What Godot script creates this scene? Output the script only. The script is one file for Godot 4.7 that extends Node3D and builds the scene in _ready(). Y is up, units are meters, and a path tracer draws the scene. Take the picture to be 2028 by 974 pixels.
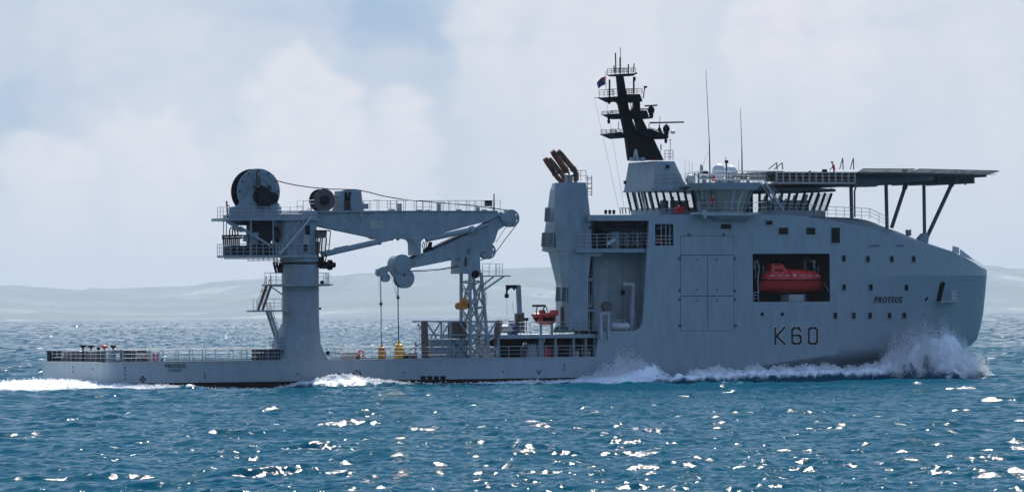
extends Node3D
# A grey naval survey ship under way off a hazy coast, seen against the light from a low shore.
# World: y up, metres, the sea at y = 0, the camera above the origin looking towards -Z.
# Ship axes: x forward, y up from the waterline, z to starboard (the side that faces the camera).

const FOCAL := 11100.0        # focal length in pixels of the 2028 x 974 photograph
const DIST := 600.0
const EYE := Vector3(0, 7.17, 0)
const YAW := 0.41887902       # 24 degrees
const ROLL := 0.00785398      # 0.45 degrees
var PITCH := atan(139.0 / FOCAL)
var cam_right: Vector3
var cam_up: Vector3
var cam_fwd: Vector3
var ship_xf: Transform3D
var ahead: Vector3
var abeam: Vector3
var bases := {}
var used := {}
var M := {}
var rng := RandomNumberGenerator.new()

# ---------------------------------------------------------------- mesh building
class MB:
	var v := PackedVector3Array()
	var n := PackedVector3Array()
	var c := PackedColorArray()

	func tri(a: Vector3, b: Vector3, d: Vector3) -> void:      # counter-clockwise from outside
		var nn := (b - a).cross(d - a).normalized()
		v.append(a); v.append(d); v.append(b)
		n.append(nn); n.append(nn); n.append(nn)

	func trin(a: Vector3, b: Vector3, d: Vector3, na: Vector3, nb: Vector3, nd: Vector3) -> void:
		v.append(a); v.append(d); v.append(b)
		n.append(na); n.append(nd); n.append(nb)

	func quad(a: Vector3, b: Vector3, d: Vector3, e: Vector3) -> void:
		tri(a, b, d); tri(a, d, e)

	func hexa(p: Array) -> void:                               # p[0..3] bottom ring, p[4..7] top ring
		var mid := Vector3.ZERO
		for x in p: mid += x
		mid /= 8.0
		for f in [[0, 1, 2, 3], [4, 5, 6, 7], [0, 1, 5, 4], [1, 2, 6, 5], [2, 3, 7, 6], [3, 0, 4, 7]]:
			var a: Vector3 = p[f[0]]; var b: Vector3 = p[f[1]]; var d: Vector3 = p[f[2]]; var e: Vector3 = p[f[3]]
			var fm := (a + b + d + e) / 4.0
			if (d - a).cross(e - b).dot(fm - mid) >= 0: quad(a, b, d, e)
			else: quad(a, e, d, b)

	func box(lo: Vector3, hi: Vector3) -> void:
		var a := lo.min(hi); var b := lo.max(hi)
		hexa([Vector3(a.x, a.y, a.z), Vector3(b.x, a.y, a.z), Vector3(b.x, a.y, b.z), Vector3(a.x, a.y, b.z),
			Vector3(a.x, b.y, a.z), Vector3(b.x, b.y, a.z), Vector3(b.x, b.y, b.z), Vector3(a.x, b.y, b.z)])

	func cbox(m: Vector3, s: Vector3) -> void:
		box(m - s / 2, m + s / 2)

	func rbox(lo: Vector3, hi: Vector3, r: float) -> void:     # box with chamfered vertical edges and top
		var a := lo.min(hi); var b := lo.max(hi)
		var o := [Vector2(a.x + r, a.z), Vector2(b.x - r, a.z), Vector2(b.x, a.z + r), Vector2(b.x, b.z - r), Vector2(b.x - r, b.z), Vector2(a.x + r, b.z), Vector2(a.x, b.z - r), Vector2(a.x, a.z + r)]
		var c2 := Vector2((a.x + b.x) / 2, (a.z + b.z) / 2)
		var k := 1.0 - 2.0 * r / maxf(minf(b.x - a.x, b.z - a.z), 0.01)
		var rings := []
		for row in [[a.y, 1.0], [b.y - r, 1.0], [b.y, k]]:
			var ring := []
			for p in o:
				var t: Vector2 = c2 + (p - c2) * row[1]
				ring.append(Vector3(t.x, row[0], t.y))
			rings.append(ring)
		loft(rings, true)

	func bar(p: Vector3, q: Vector3, w: float, h := -1.0, up := Vector3.UP) -> void:
		if h < 0: h = w
		var d := (q - p).normalized()
		var s := d.cross(up)
		if s.length() < 0.05: s = d.cross(Vector3.RIGHT)
		s = s.normalized() * w / 2
		var t := s.cross(d).normalized() * h / 2
		hexa([p - s - t, p + s - t, p + s + t, p - s + t, q - s - t, q + s - t, q + s + t, q - s + t])

	func tube(p: Vector3, q: Vector3, r0: float, r1 := -1.0, k := 8, caps := true) -> void:
		if r1 < 0: r1 = r0
		var d := (q - p).normalized()
		var s := d.cross(Vector3.UP)
		if s.length() < 0.05: s = d.cross(Vector3.RIGHT)
		s = s.normalized()
		var t := s.cross(d).normalized()
		for i in k:
			var a0 := TAU * i / k
			var a1 := TAU * (i + 1) / k
			var e0 := s * cos(a0) + t * sin(a0)
			var e1 := s * cos(a1) + t * sin(a1)
			trin(p + e0 * r0, q + e0 * r1, q + e1 * r1, e0, e0, e1)
			trin(p + e0 * r0, q + e1 * r1, p + e1 * r0, e0, e1, e1)
			if caps:
				tri(p, p + e0 * r0, p + e1 * r0)
				tri(q, q + e1 * r1, q + e0 * r1)

	func path(pts: Array, r: float, k := 6) -> void:
		for i in pts.size() - 1: tube(pts[i], pts[i + 1], r, r, k, true)

	func extrude(poly: Array, off: Vector3) -> void:           # a planar outline swept along off
		var nn := Vector3.ZERO
		for i in poly.size(): nn += (poly[i] as Vector3).cross(poly[(i + 1) % poly.size()])
		nn = nn.normalized()
		var ax := nn.cross(Vector3.UP)
		if ax.length() < 0.05: ax = nn.cross(Vector3.RIGHT)
		ax = ax.normalized()
		var ay := nn.cross(ax)
		var flat := PackedVector2Array()
		for p in poly: flat.append(Vector2(p.dot(ax), p.dot(ay)))
		var idx := Geometry2D.triangulate_polygon(flat)
		var with := nn.dot(off) > 0
		for i in range(0, idx.size(), 3):
			var a: Vector3 = poly[idx[i]]; var b: Vector3 = poly[idx[i + 1]]; var d: Vector3 = poly[idx[i + 2]]
			if ((b - a).cross(d - a).dot(off) > 0):
				tri(a + off, b + off, d + off); tri(a, d, b)
			else:
				tri(a + off, d + off, b + off); tri(a, b, d)
		for i in poly.size():
			var a: Vector3 = poly[i]; var b: Vector3 = poly[(i + 1) % poly.size()]
			if with: quad(a, b, b + off, a + off)
			else: quad(b, a, a + off, b + off)

	func loft(rings: Array, caps := false, closed := true) -> void:   # rings ordered clockwise seen from above, going up
		for j in rings.size() - 1:
			var k: int = rings[j].size()
			for i in (k if closed else k - 1):
				var a: Vector3 = rings[j][i]; var b: Vector3 = rings[j][(i + 1) % k]
				var d: Vector3 = rings[j + 1][(i + 1) % k]; var e: Vector3 = rings[j + 1][i]
				if a.distance_to(b) < 1e-4: tri(a, e, d)
				elif d.distance_to(e) < 1e-4: tri(a, e, b)
				else: quad(a, e, d, b)
		if caps:
			for e in [0, rings.size() - 1]:
				var ring: Array = rings[e]
				var m := Vector3.ZERO
				for p in ring: m += p
				m /= ring.size()
				for i in ring.size():
					if e == 0: tri(m, ring[i], ring[(i + 1) % ring.size()])
					else: tri(m, ring[(i + 1) % ring.size()], ring[i])

	func grid(rows: Array, flip := false) -> void:             # smooth sheet through rows of points
		var nr := rows.size(); var nc: int = rows[0].size()
		var nn := []
		for j in nr:
			var line := []
			for i in nc:
				var dx: Vector3 = rows[j][mini(i + 1, nc - 1)] - rows[j][maxi(i - 1, 0)]
				var dy: Vector3 = rows[mini(j + 1, nr - 1)][i] - rows[maxi(j - 1, 0)][i]
				var k := dx.cross(dy).normalized()
				line.append(-k if flip else k)
			nn.append(line)
		for j in nr - 1:
			for i in nc - 1:
				var a: Vector3 = rows[j][i]; var b: Vector3 = rows[j][i + 1]; var d: Vector3 = rows[j + 1][i + 1]; var e: Vector3 = rows[j + 1][i]
				if flip:
					trin(a, d, b, nn[j][i], nn[j + 1][i + 1], nn[j][i + 1]); trin(a, e, d, nn[j][i], nn[j + 1][i], nn[j + 1][i + 1])
				else:
					trin(a, b, d, nn[j][i], nn[j][i + 1], nn[j + 1][i + 1]); trin(a, d, e, nn[j][i], nn[j + 1][i + 1], nn[j + 1][i])

	func ball(m: Vector3, r: Vector3, k := 10, from := -0.5, to := 0.5) -> void:
		var rows := []
		for j in k + 1:
			var la := lerpf(from, to, float(j) / k) * PI
			var row := []
			for i in 2 * k + 1:
				var lo := TAU * i / (2 * k)
				row.append(m + r * Vector3(cos(la) * cos(lo), sin(la), -cos(la) * sin(lo)))
			rows.append(row)
		grid(rows)

	func lathe(m: Vector3, axis: Vector3, prof: Array, k := 16) -> void:   # prof: [radius, distance along the axis]
		var s := axis.cross(Vector3.UP)
		if s.length() < 0.05: s = axis.cross(Vector3.RIGHT)
		s = s.normalized()
		var t := s.cross(axis).normalized()
		for j in prof.size() - 1:
			var r0: float = prof[j][0]; var r1: float = prof[j + 1][0]
			var h0: float = prof[j][1]; var h1: float = prof[j + 1][1]
			var sl := Vector2(h1 - h0, -(r1 - r0)).normalized()
			for i in k:
				var a0 := TAU * i / k
				var a1 := TAU * (i + 1) / k
				var e0 := s * cos(a0) + t * sin(a0)
				var e1 := s * cos(a1) + t * sin(a1)
				var n0 := e0 * sl.x + axis * sl.y
				var n1 := e1 * sl.x + axis * sl.y
				var p00 := m + e0 * r0 + axis * h0; var p01 := m + e1 * r0 + axis * h0
				var p10 := m + e0 * r1 + axis * h1; var p11 := m + e1 * r1 + axis * h1
				if r1 > 1e-4: trin(p00, p10, p11, n0, n0, n1)
				if r0 > 1e-4: trin(p00, p11, p01, n0, n1, n1)

	func torus(m: Vector3, axis: Vector3, R: float, r: float, k := 20, a_from := 0.0, a_to := 1.0) -> void:
		var s := axis.cross(Vector3.UP)
		if s.length() < 0.05: s = axis.cross(Vector3.RIGHT)
		s = s.normalized()
		var t := s.cross(axis).normalized()
		var rows := []
		for i in k + 1:
			var a := TAU * lerpf(a_from, a_to, float(i) / k)
			var e := s * cos(a) + t * sin(a)
			var row := []
			for j in 9:
				var b := TAU * j / 8
				row.append(m + e * (R + r * cos(b)) + axis * r * sin(b))
			rows.append(row)
		grid(rows, true)

	func rail(pts: Array, h := 1.05, rows := 3, gap := 1.5, r := 0.028) -> void:   # a guard rail of tubes and stanchions
		for i in pts.size() - 1:
			var p: Vector3 = pts[i]; var q: Vector3 = pts[i + 1]
			for k in rows:
				var y := Vector3.UP * h * (k + 1) / rows
				tube(p + y, q + y, r if k == rows - 1 else r * 0.75, -1, 5, false)
			var m := maxi(1, int(round(p.distance_to(q) / gap)))
			for k in m + 1:
				var b := p.lerp(q, float(k) / m)
				tube(b, b + Vector3.UP * h, r, -1, 5, true)

	func ladder(p: Vector3, q: Vector3, across: Vector3, step := 0.35, r := 0.03) -> void:
		tube(p - across / 2, q - across / 2, r, -1, 5); tube(p + across / 2, q + across / 2, r, -1, 5)
		var m := int(p.distance_to(q) / step)
		for k in range(1, m):
			var b := p.lerp(q, float(k) / m)
			tube(b - across / 2, b + across / 2, r * 0.8, -1, 5)

	func stairs(p: Vector3, q: Vector3, across: Vector3, step := 0.25) -> void:
		for s in [-0.5, 0.5]:
			var o: Vector3 = across * s
			bar(p + o, q + o, 0.06, 0.24)
			tube(p + o + Vector3.UP * 0.95, q + o + Vector3.UP * 0.95, 0.03, -1, 5)
			tube(p + o + Vector3.UP * 0.5, q + o + Vector3.UP * 0.5, 0.022, -1, 5)
			var k2 := maxi(2, int(p.distance_to(q) / 1.3))
			for k in k2 + 1:
				var b := p.lerp(q, float(k) / k2) + o
				tube(b, b + Vector3.UP * 0.95, 0.028, -1, 5)
		var m := maxi(2, int(absf(q.y - p.y) / step))
		for k in m:
			var b := p.lerp(q, (k + 0.5) / m)
			var ru := Vector3(q.x - p.x, 0, q.z - p.z).normalized() * 0.12
			bar(b - across / 2, b + across / 2, 0.22, 0.04, Vector3.UP)

	func shape(off: Vector3, tint: bool) -> ArrayMesh:
		var a := []
		a.resize(Mesh.ARRAY_MAX)
		var w := PackedVector3Array(v)
		for i in w.size(): w[i] -= off
		a[Mesh.ARRAY_VERTEX] = w
		a[Mesh.ARRAY_NORMAL] = n
		if tint: a[Mesh.ARRAY_COLOR] = c
		var m := ArrayMesh.new()
		m.add_surface_from_arrays(Mesh.PRIMITIVE_TRIANGLES, a)
		return m

# ---------------------------------------------------------------- naming and placing
func numbered(called: String) -> String:
	if not used.has(called):
		used[called] = 0
		return called
	used[called] += 1
	return "%s_%03d" % [called, used[called]]

func aim() -> void:
	cam_fwd = Vector3(0, sin(PITCH), -cos(PITCH))
	var r := Vector3.RIGHT
	var u := r.cross(cam_fwd)
	cam_right = r * cos(ROLL) - u * sin(ROLL)
	cam_up = u * cos(ROLL) + r * sin(ROLL)
	ahead = Vector3(cos(YAW), 0, -sin(YAW))
	abeam = Vector3(sin(YAW), 0, cos(YAW))
	ship_xf = Transform3D(Basis(ahead, Vector3.UP, abeam), Vector3(0, 0, -DIST))

# The point of the ship, in the ship's axes, that was measured at (u, v) on the photograph and lies z metres to starboard.
func q(u: float, v: float, z: float) -> Vector3:
	var d := cam_fwd * FOCAL + cam_right * (u - 1014.0) + cam_up * (487.0 - v)
	var o := ship_xf.origin
	var t := (z - (EYE - o).dot(abeam)) / d.dot(abeam)
	var p := EYE + d * t - o
	return Vector3(p.dot(ahead), p.y, p.dot(abeam))

const VIEW := {"A": [400, 320, 0.2259], "B": [460, 500, 0.28736], "C": [600, 320, 0.3081], "D": [60, 640, 0.2071], "E": [740, 480, 0.3081], "F": [1050, 280, 0.411],
	"G": [1160, 80, 0.2669], "H": [1220, 300, 0.20534], "I": [1560, 300, 0.22587], "J": [1320, 440, 0.28744], "K": [1620, 480, 0.30794]}
func g(view: String, x: float, y: float, z: float) -> Vector3:
	var w = VIEW[view]
	return q(w[0] + x * w[2], w[1] + y * w[2], z)

func outline(view: String, xy: Array, z: float) -> Array:
	var o := []
	for i in range(0, xy.size(), 2): o.append(g(view, xy[i], xy[i + 1], z))
	return o

# A thing aboard the ship: a Node3D at its base (in the ship's axes) whose children are its parts.
func thing(called: String, label: String, category: String, at: Vector3, group := "") -> Node3D:
	var o := Node3D.new()
	o.name = numbered(called)
	add_child(o)
	o.transform = ship_xf * Transform3D(Basis(), at)
	bases[o] = at
	tag(o, label, category, group)
	return o

func tag(o: Node, label: String, category: String, group := "") -> void:
	o.set_meta("label", label)
	o.set_meta("category", category)
	if group: o.set_meta("group", group)

func part(called: String, mb: MB, mat: Material, parent: Node3D, label := "", kind := "") -> MeshInstance3D:
	var o := MeshInstance3D.new()
	o.name = called
	o.mesh = mb.shape(bases[parent], false)
	o.material_override = mat
	parent.add_child(o, true)
	bases[o] = bases[parent]
	if label: o.set_meta("label", label)
	if kind: o.set_meta("kind", kind)
	return o

func solo(called: String, mb: MB, mat: Material, label: String, category: String, at: Vector3, group := "") -> MeshInstance3D:
	var o := MeshInstance3D.new()
	o.name = numbered(called)
	o.mesh = mb.shape(at, false)
	o.material_override = mat
	add_child(o)
	o.transform = ship_xf * Transform3D(Basis(), at)
	tag(o, label, category, group)
	return o

func copy(o: Node3D, at: Vector3, label: String, turn := 0.0) -> Node3D:
	var c: Node3D = o.duplicate()
	c.name = numbered(String(o.name).rstrip("0123456789").rstrip("_"))
	add_child(c)
	c.transform = ship_xf * Transform3D(Basis(Vector3.UP, turn), at)
	c.set_meta("label", label)
	return c

# ---------------------------------------------------------------- materials
func noise_tex(freq: float, octaves: int, lo: Color, hi: Color, size := 512, kind := FastNoiseLite.TYPE_SIMPLEX_SMOOTH, sd := 1) -> NoiseTexture2D:
	var f := FastNoiseLite.new()
	f.noise_type = kind
	f.frequency = freq
	f.fractal_octaves = octaves
	f.seed = sd
	var t := NoiseTexture2D.new()
	t.width = size
	t.height = size
	t.seamless = true
	t.noise = f
	var ramp := Gradient.new()
	ramp.set_color(0, lo)
	ramp.set_color(1, hi)
	t.color_ramp = ramp
	return t

func paint(lin: Color, rough := 0.5, metal := 0.0) -> StandardMaterial3D:
	var m := StandardMaterial3D.new()
	m.albedo_color = lin.linear_to_srgb()
	m.roughness = rough
	m.metallic = metal
	return m

func textured(lin: Color, rough: float, tex: Texture2D, scale: Vector3, metal := 0.0) -> StandardMaterial3D:
	var m := paint(lin, rough, metal)
	m.albedo_texture = tex
	m.uv1_triplanar = true
	m.uv1_scale = scale
	return m

func make_materials() -> void:
	var wear := noise_tex(0.012, 5, Color(0.86, 0.86, 0.855), Color(1, 1, 1), 512)
	var streak := noise_tex(0.02, 4, Color(0.91, 0.91, 0.905), Color(1, 1, 1), 512, FastNoiseLite.TYPE_SIMPLEX_SMOOTH, 4)
	M.hull = textured(Color(0.276, 0.346, 0.385), 0.42, streak, Vector3(0.10, 0.025, 0.10))
	M.grey = textured(Color(0.252, 0.316, 0.353), 0.5, wear, Vector3(0.11, 0.07, 0.11))
	M.pale = textured(Color(0.36, 0.40, 0.42), 0.5, wear, Vector3(0.13, 0.1, 0.13))
	M.gloss = textured(Color(0.34, 0.36, 0.38), 0.22, wear, Vector3(0.2, 0.12, 0.2), 0.45)
	M.rail = paint(Color(0.36, 0.39, 0.41), 0.45)
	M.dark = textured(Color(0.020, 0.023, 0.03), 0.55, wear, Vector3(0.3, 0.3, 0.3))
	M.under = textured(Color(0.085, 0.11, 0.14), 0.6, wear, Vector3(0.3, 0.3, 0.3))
	M.mast = textured(Color(0.008, 0.009, 0.013), 0.5, wear, Vector3(0.3, 0.3, 0.3))
	M.boot = textured(Color(0.012, 0.011, 0.014), 0.5, wear, Vector3(0.2, 0.2, 0.2))
	M.black = paint(Color(0.008, 0.008, 0.01), 0.6)
	M.deck = textured(Color(0.07, 0.085, 0.085), 0.85, wear, Vector3(0.3, 0.3, 0.3))
	M.rust = textured(Color(0.10, 0.045, 0.03), 0.8, noise_tex(0.02, 5, Color(0.45, 0.45, 0.5), Color(1, 1, 1), 256, FastNoiseLite.TYPE_SIMPLEX, 7), Vector3(0.3, 0.3, 0.3))
	M.soot = textured(Color(0.34, 0.125, 0.07), 0.7, noise_tex(0.015, 4, Color(0.3, 0.3, 0.32), Color(1, 1, 1), 256, FastNoiseLite.TYPE_SIMPLEX, 9), Vector3(0.25, 0.25, 0.25))
	M.red = textured(Color(0.70, 0.035, 0.03), 0.35, wear, Vector3(0.3, 0.3, 0.3))
	M.boat = textured(Color(0.80, 0.045, 0.04), 0.35, wear, Vector3(0.3, 0.3, 0.3))
	M.yellow = textured(Color(0.86, 0.43, 0.012), 0.5, wear, Vector3(0.4, 0.4, 0.4))
	M.orange = textured(Color(0.66, 0.215, 0.012), 0.55, wear, Vector3(0.4, 0.4, 0.4))
	M.white = textured(Color(0.75, 0.76, 0.76), 0.4, wear, Vector3(0.3, 0.3, 0.3))
	M.cream = textured(Color(0.50, 0.48, 0.43), 0.6, wear, Vector3(0.4, 0.4, 0.4))
	M.brown = textured(Color(0.13, 0.095, 0.085), 0.75, wear, Vector3(0.4, 0.4, 0.4))
	M.net = textured(Color(0.58, 0.51, 0.45), 0.8, wear, Vector3(0.5, 0.5, 0.5))
	M.blue = paint(Color(0.012, 0.03, 0.12), 0.5)
	M.green = textured(Color(0.05, 0.13, 0.085), 0.8, wear, Vector3(0.4, 0.4, 0.4))
	M.cloth = paint(Color(0.02, 0.022, 0.03), 0.9)
	M.skin = paint(Color(0.35, 0.19, 0.13), 0.6)
	M.khaki = paint(Color(0.22, 0.14, 0.05), 0.6)
	M.wire = paint(Color(0.012, 0.012, 0.014), 0.9)
	M.wire.metallic_specular = 0.1
	M.black.metallic_specular = 0.2
	for k in ["dark", "mast", "boot", "deck"]: M[k].metallic_specular = 0.2
	M.print = paint(Color(0.012, 0.013, 0.02), 0.6)
	M.letter_edge = paint(Color(0.6, 0.62, 0.62), 0.6)
	var gl := StandardMaterial3D.new()
	gl.transparency = BaseMaterial3D.TRANSPARENCY_ALPHA
	gl.albedo_color = Color(0.75, 0.92, 0.86, 0.14)
	gl.roughness = 0.03
	M.glass = gl
	M.net.backlight_enabled = true
	M.net.backlight = Color(0.7, 0.7, 0.7)
	var port := paint(Color(0.005, 0.006, 0.009), 0.25)
	port.metallic_specular = 0.25
	M.port = port

# ---------------------------------------------------------------- scene
func _ready() -> void:
	rng.seed = 11
	aim()
	set_camera()
	set_sky()
	set_sun()
	make_materials()
	build_hills()
	build_sea()
	build_ship()

func set_camera() -> void:
	var c := Camera3D.new()
	c.name = "camera"
	c.transform = Transform3D(Basis(cam_right, cam_up, -cam_fwd), EYE)
	c.fov = rad_to_deg(2.0 * atan(487.0 / FOCAL))
	c.near = 1.0
	c.far = 120000.0
	add_child(c)
	c.make_current()

func set_sun() -> void:
	var s := DirectionalLight3D.new()
	s.name = "sun"
	var el := deg_to_rad(45.5)
	var az := deg_to_rad(5.0)      # beyond the ship, almost straight ahead of the camera
	var to := Vector3(sin(az) * cos(el), sin(el), -cos(az) * cos(el))
	s.transform = Transform3D(Basis.looking_at(-to, Vector3.UP), Vector3(0, 100, 0))
	s.light_energy = 1.6
	s.light_color = Color(1.0, 0.985, 0.955)
	s.light_angular_distance = 0.53
	s.shadow_enabled = true
	add_child(s)

# ---------------------------------------------------------------- sky
# The colour of the sky by direction: air that pales towards the horizon, thin high cloud, and heaped cumulus.
var sky_a := FastNoiseLite.new()
var sky_b := FastNoiseLite.new()
var heaps := []
var gaps := []

func setup_sky() -> void:
	sky_a.seed = 5
	sky_a.noise_type = FastNoiseLite.TYPE_SIMPLEX_SMOOTH
	sky_a.frequency = 1.0
	sky_a.fractal_octaves = 5
	sky_a.fractal_gain = 0.55
	sky_b.seed = 23
	sky_b.noise_type = FastNoiseLite.TYPE_SIMPLEX_SMOOTH
	sky_b.frequency = 1.0
	sky_b.fractal_octaves = 4
	# azimuth, elevation of the top (degrees), half width, softness below, strength
	var px := [[545, 122, 34, 0.85], [588, 118, 32, 0.9], [622, 134, 30, 0.95], [655, 158, 30, 0.95], [676, 196, 30, 0.9], [560, 190, 60, 0.8], [620, 215, 62, 0.85], [672, 262, 56, 0.8], [520, 168, 40, 0.55], [590, 300, 100, 0.7], [700, 310, 70, 0.6], [480, 330, 80, 0.5], [520, 250, 60, 0.55], [740, 380, 100, 0.45], [430, 400, 100, 0.4],
		[205, 205, 24, 0.45], [238, 226, 28, 0.65], [268, 240, 30, 0.75], [308, 240, 28, 0.8], [345, 243, 28, 0.85], [372, 262, 24, 0.8], [300, 290, 64, 0.65], [355, 315, 56, 0.65], [250, 300, 54, 0.5], [395, 330, 50, 0.5],
		[28, 280, 26, 0.6], [60, 274, 26, 0.75], [98, 298, 30, 0.7], [138, 294, 26, 0.8], [166, 306, 22, 0.8], [90, 350, 60, 0.6], [150, 352, 46, 0.6],
		[762, 204, 26, 0.7], [796, 198, 26, 0.8], [824, 214, 22, 0.8], [792, 252, 42, 0.65], [838, 275, 38, 0.6], [800, 320, 66, 0.5],
		[430, 270, 170, 0.28], [640, 350, 200, 0.3], [150, 400, 170, 0.35], [1120, 70, 200, 0.4], [1450, 130, 240, 0.35], [1760, 170, 220, 0.3], [300, 40, 170, 0.45], [560, 60, 130, 0.4], [150, 40, 90, 0.35], [300, 70, 110, 0.4], [420, 110, 90, 0.35], [960, 16, 60, 0.7], [1060, 30, 100, 0.55], [1190, 6, 120, 0.65], [1330, 8, 70, 0.5], [1500, 12, 60, 0.85], [1560, 20, 50, 0.8], [1640, 10, 90, 0.8], [1720, 24, 60, 0.6], [1830, 12, 70, 0.55], [1970, 16, 80, 0.6], [1995, 235, 60, 0.5], [1880, 90, 120, 0.35]]
	for p in [[690, 28, 200, 36, 0.85], [480, 2, 120, 22, 0.5], [860, 72, 150, 20, 0.6], [980, 85, 90, 12, 0.5], [1610, 60, 130, 16, 0.6], [1560, 62, 110, 14, 0.4], [1750, 62, 90, 16, 0.35], [1840, 42, 60, 20, 0.35], [80, 210, 130, 60, 0.5], [180, 150, 100, 60, 0.35]]:
		gaps.append([(p[0] - 1014.0) / 193.7, (626.0 - p[1]) / 193.7, p[2] / 193.7, p[3] / 193.7, p[4]])
	for p in px: heaps.append([(p[0] - 1014.0) / 193.7, (626.0 - p[1]) / 193.7, p[2] / 193.7, p[3]])

func sky_color(az: float, el: float) -> Vector3:
	var e := maxf(el, 0.0)
	var c := Vector3(0.455, 0.49, 0.545)
	c = c.lerp(Vector3(0.295, 0.395, 0.505), smoothstep(0.2, 3.0, e) * 0.85)
	c = c.lerp(Vector3(0.20, 0.355, 0.61), smoothstep(3.6, 15.0, e) * 0.9)
	c = c.lerp(Vector3(0.11, 0.235, 0.48), smoothstep(12.0, 60.0, e))
	# the side away from the sun is a deeper blue than the side round it
	var away := 0.5 - 0.5 * cos(deg_to_rad(az))
	c *= Vector3(1.0 - 0.40 * away, 1.0 - 0.32 * away, 1.0 - 0.20 * away)
	# layers far off lie flat; overhead they open out
	var flat := 1.0 / (0.10 + sin(deg_to_rad(e)) * 1.2)
	var dx := sin(deg_to_rad(az)); var dz := cos(deg_to_rad(az))
	var k := minf(flat, 4.0)
	var n := sky_a.get_noise_3d(dx * 3.0 * k, e * 0.30 + 3.0, dz * 3.0 * k) + 0.45 * sky_b.get_noise_3d(dx * 26.0, e * 0.9, dz * 26.0)
	var pale := Vector3(0.45, 0.48, 0.54) * (1.0 - 0.2 * away)
	# the right of the view is veiled more than the left
	n += (0.06 + 0.1 * smoothstep(-1.0, 1.5, az)) * (1.0 - smoothstep(30.0, 60.0, absf(az)))
	c = c.lerp(pale, smoothstep(-0.3, 0.45, n) * 0.62 * (1.0 - 0.6 * smoothstep(5.0, 14.0, e)))
	# blue gaps with darker cloud bases between the higher decks
	var n2 := sky_b.get_noise_3d(dx * 11.0 + 7.0, e * 0.95, dz * 11.0)
	c = c.lerp(Vector3(0.29, 0.37, 0.48), smoothstep(0.02, 0.4, n2) * smoothstep(2.2, 3.0, e) * 0.22 * (1.0 - smoothstep(20.0, 40.0, e)))
	var white := Vector3(0.578, 0.565, 0.595) * (1.0 - 0.15 * away)
	var win := (1.0 - smoothstep(5.8, 7.5, absf(az))) * (1.0 - smoothstep(4.2, 6.0, e))
	if win > 0.0:
		# ragged edges: the lookup is bent by coarse and fine noise
		var wx := az + win * (0.22 * sky_a.get_noise_2d(az * 1.3 + 9.0, e * 1.6) + 0.085 * sky_b.get_noise_2d(az * 6.0, e * 6.0))
		var we := e + win * (0.16 * sky_a.get_noise_2d(az * 1.3 - 30.0, e * 1.6) + 0.085 * sky_b.get_noise_2d(az * 6.0 + 40.0, e * 6.0))
		for g in gaps:
			var gx: float = (wx - g[0]) / g[2]; var gy: float = (we - g[1]) / g[3]
			var r := gx * gx + gy * gy
			if r < 2.2: c = c.lerp(Vector3(0.235, 0.335, 0.475), win * 0.95 * g[4] * (1.0 - smoothstep(0.1, 2.2, r)))
		var best := 0.0
		for h in heaps:
			var ddx: float = (wx - h[0]) / h[2]
			var dy: float = (we - h[1]) / h[2]
			if absf(ddx) > 1.5 or dy > 1.5: continue
			var r := ddx * ddx + (dy * dy if dy > 0 else dy * dy * 0.05)
			if r < 1.7:
				var v: float = h[3] * (1.0 - smoothstep(0.82, 1.22, sqrt(r))) * (1.0 - 0.7 * smoothstep(0.8, 5.5, -dy))
				best = maxf(best, v) + minf(best, v) * 0.12
		best = minf(best, 1.0) * (0.86 + 0.28 * sky_b.get_noise_2d(az * 3.6 + 5.0, e * 4.4 + 3.0))
		c = c.lerp(white, clampf(best, 0.0, 1.0) * 0.95 * win)
	if win < 1.0:
		var m := sky_a.get_noise_3d(dx * 30.0, e * 0.42, dz * 30.0)
		c = c.lerp(white, (1.0 - win) * smoothstep(0.16, 0.42, m) * 0.65 * (1.0 - smoothstep(25.0, 60.0, e) * 0.6))
	if el < 0.0:
		c = c.lerp(Vector3(0.10, 0.17, 0.24), smoothstep(0.0, -2.0, el))
	return c

func set_sky() -> void:
	setup_sky()
	# coarse all round, fine where the view is
	var w := 1024
	var h := 512
	var data := PackedFloat32Array()
	data.resize(w * h * 3)
	for y in h:
		var el := 90.0 - (y + 0.5) * 180.0 / h
		for x in w:
			var c := sky_color(wrapf((x + 0.5) * 360.0 / w, -180.0, 180.0), el)   # the panorama begins at -Z
			var k := (y * w + x) * 3
			data[k] = c.x; data[k + 1] = c.y; data[k + 2] = c.z
	var im := Image.create_from_data(w, h, false, Image.FORMAT_RGBF, data.to_byte_array())
	w = 4096
	h = 4096
	im.resize(w, h, Image.INTERPOLATE_CUBIC)
	for y in range(int((90.0 - 7.0) / 180.0 * h), int((90.0 + 1.0) / 180.0 * h)):
		var el := 90.0 - (y + 0.5) * 180.0 / h
		for x in range(-int(8.0 / 360.0 * w), int(8.0 / 360.0 * w)):
			var c := sky_color((x + 0.5) * 360.0 / w, el)
			im.set_pixel(posmod(x, w), y, Color(c.x, c.y, c.z))
	var pm := PanoramaSkyMaterial.new()
	pm.panorama = ImageTexture.create_from_image(im)
	pm.filter = true
	var sky := Sky.new()
	sky.sky_material = pm
	var e := Environment.new()
	e.background_mode = Environment.BG_SKY
	e.sky = sky
	e.ambient_light_source = Environment.AMBIENT_SOURCE_SKY
	e.tonemap_mode = Environment.TONE_MAPPER_LINEAR
	e.tonemap_exposure = 1.45
	e.background_energy_multiplier = 1.0
	e.sdfgi_enabled = true
	e.ssao_enabled = true
	e.ssil_enabled = true
	e.fog_enabled = true
	e.fog_light_color = Color(0.90, 0.955, 1.0)
	e.fog_density = 0.000019
	e.volumetric_fog_enabled = true
	e.volumetric_fog_density = 0.0
	var we := WorldEnvironment.new()
	we.name = "environment"
	we.environment = e
	add_child(we)


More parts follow.
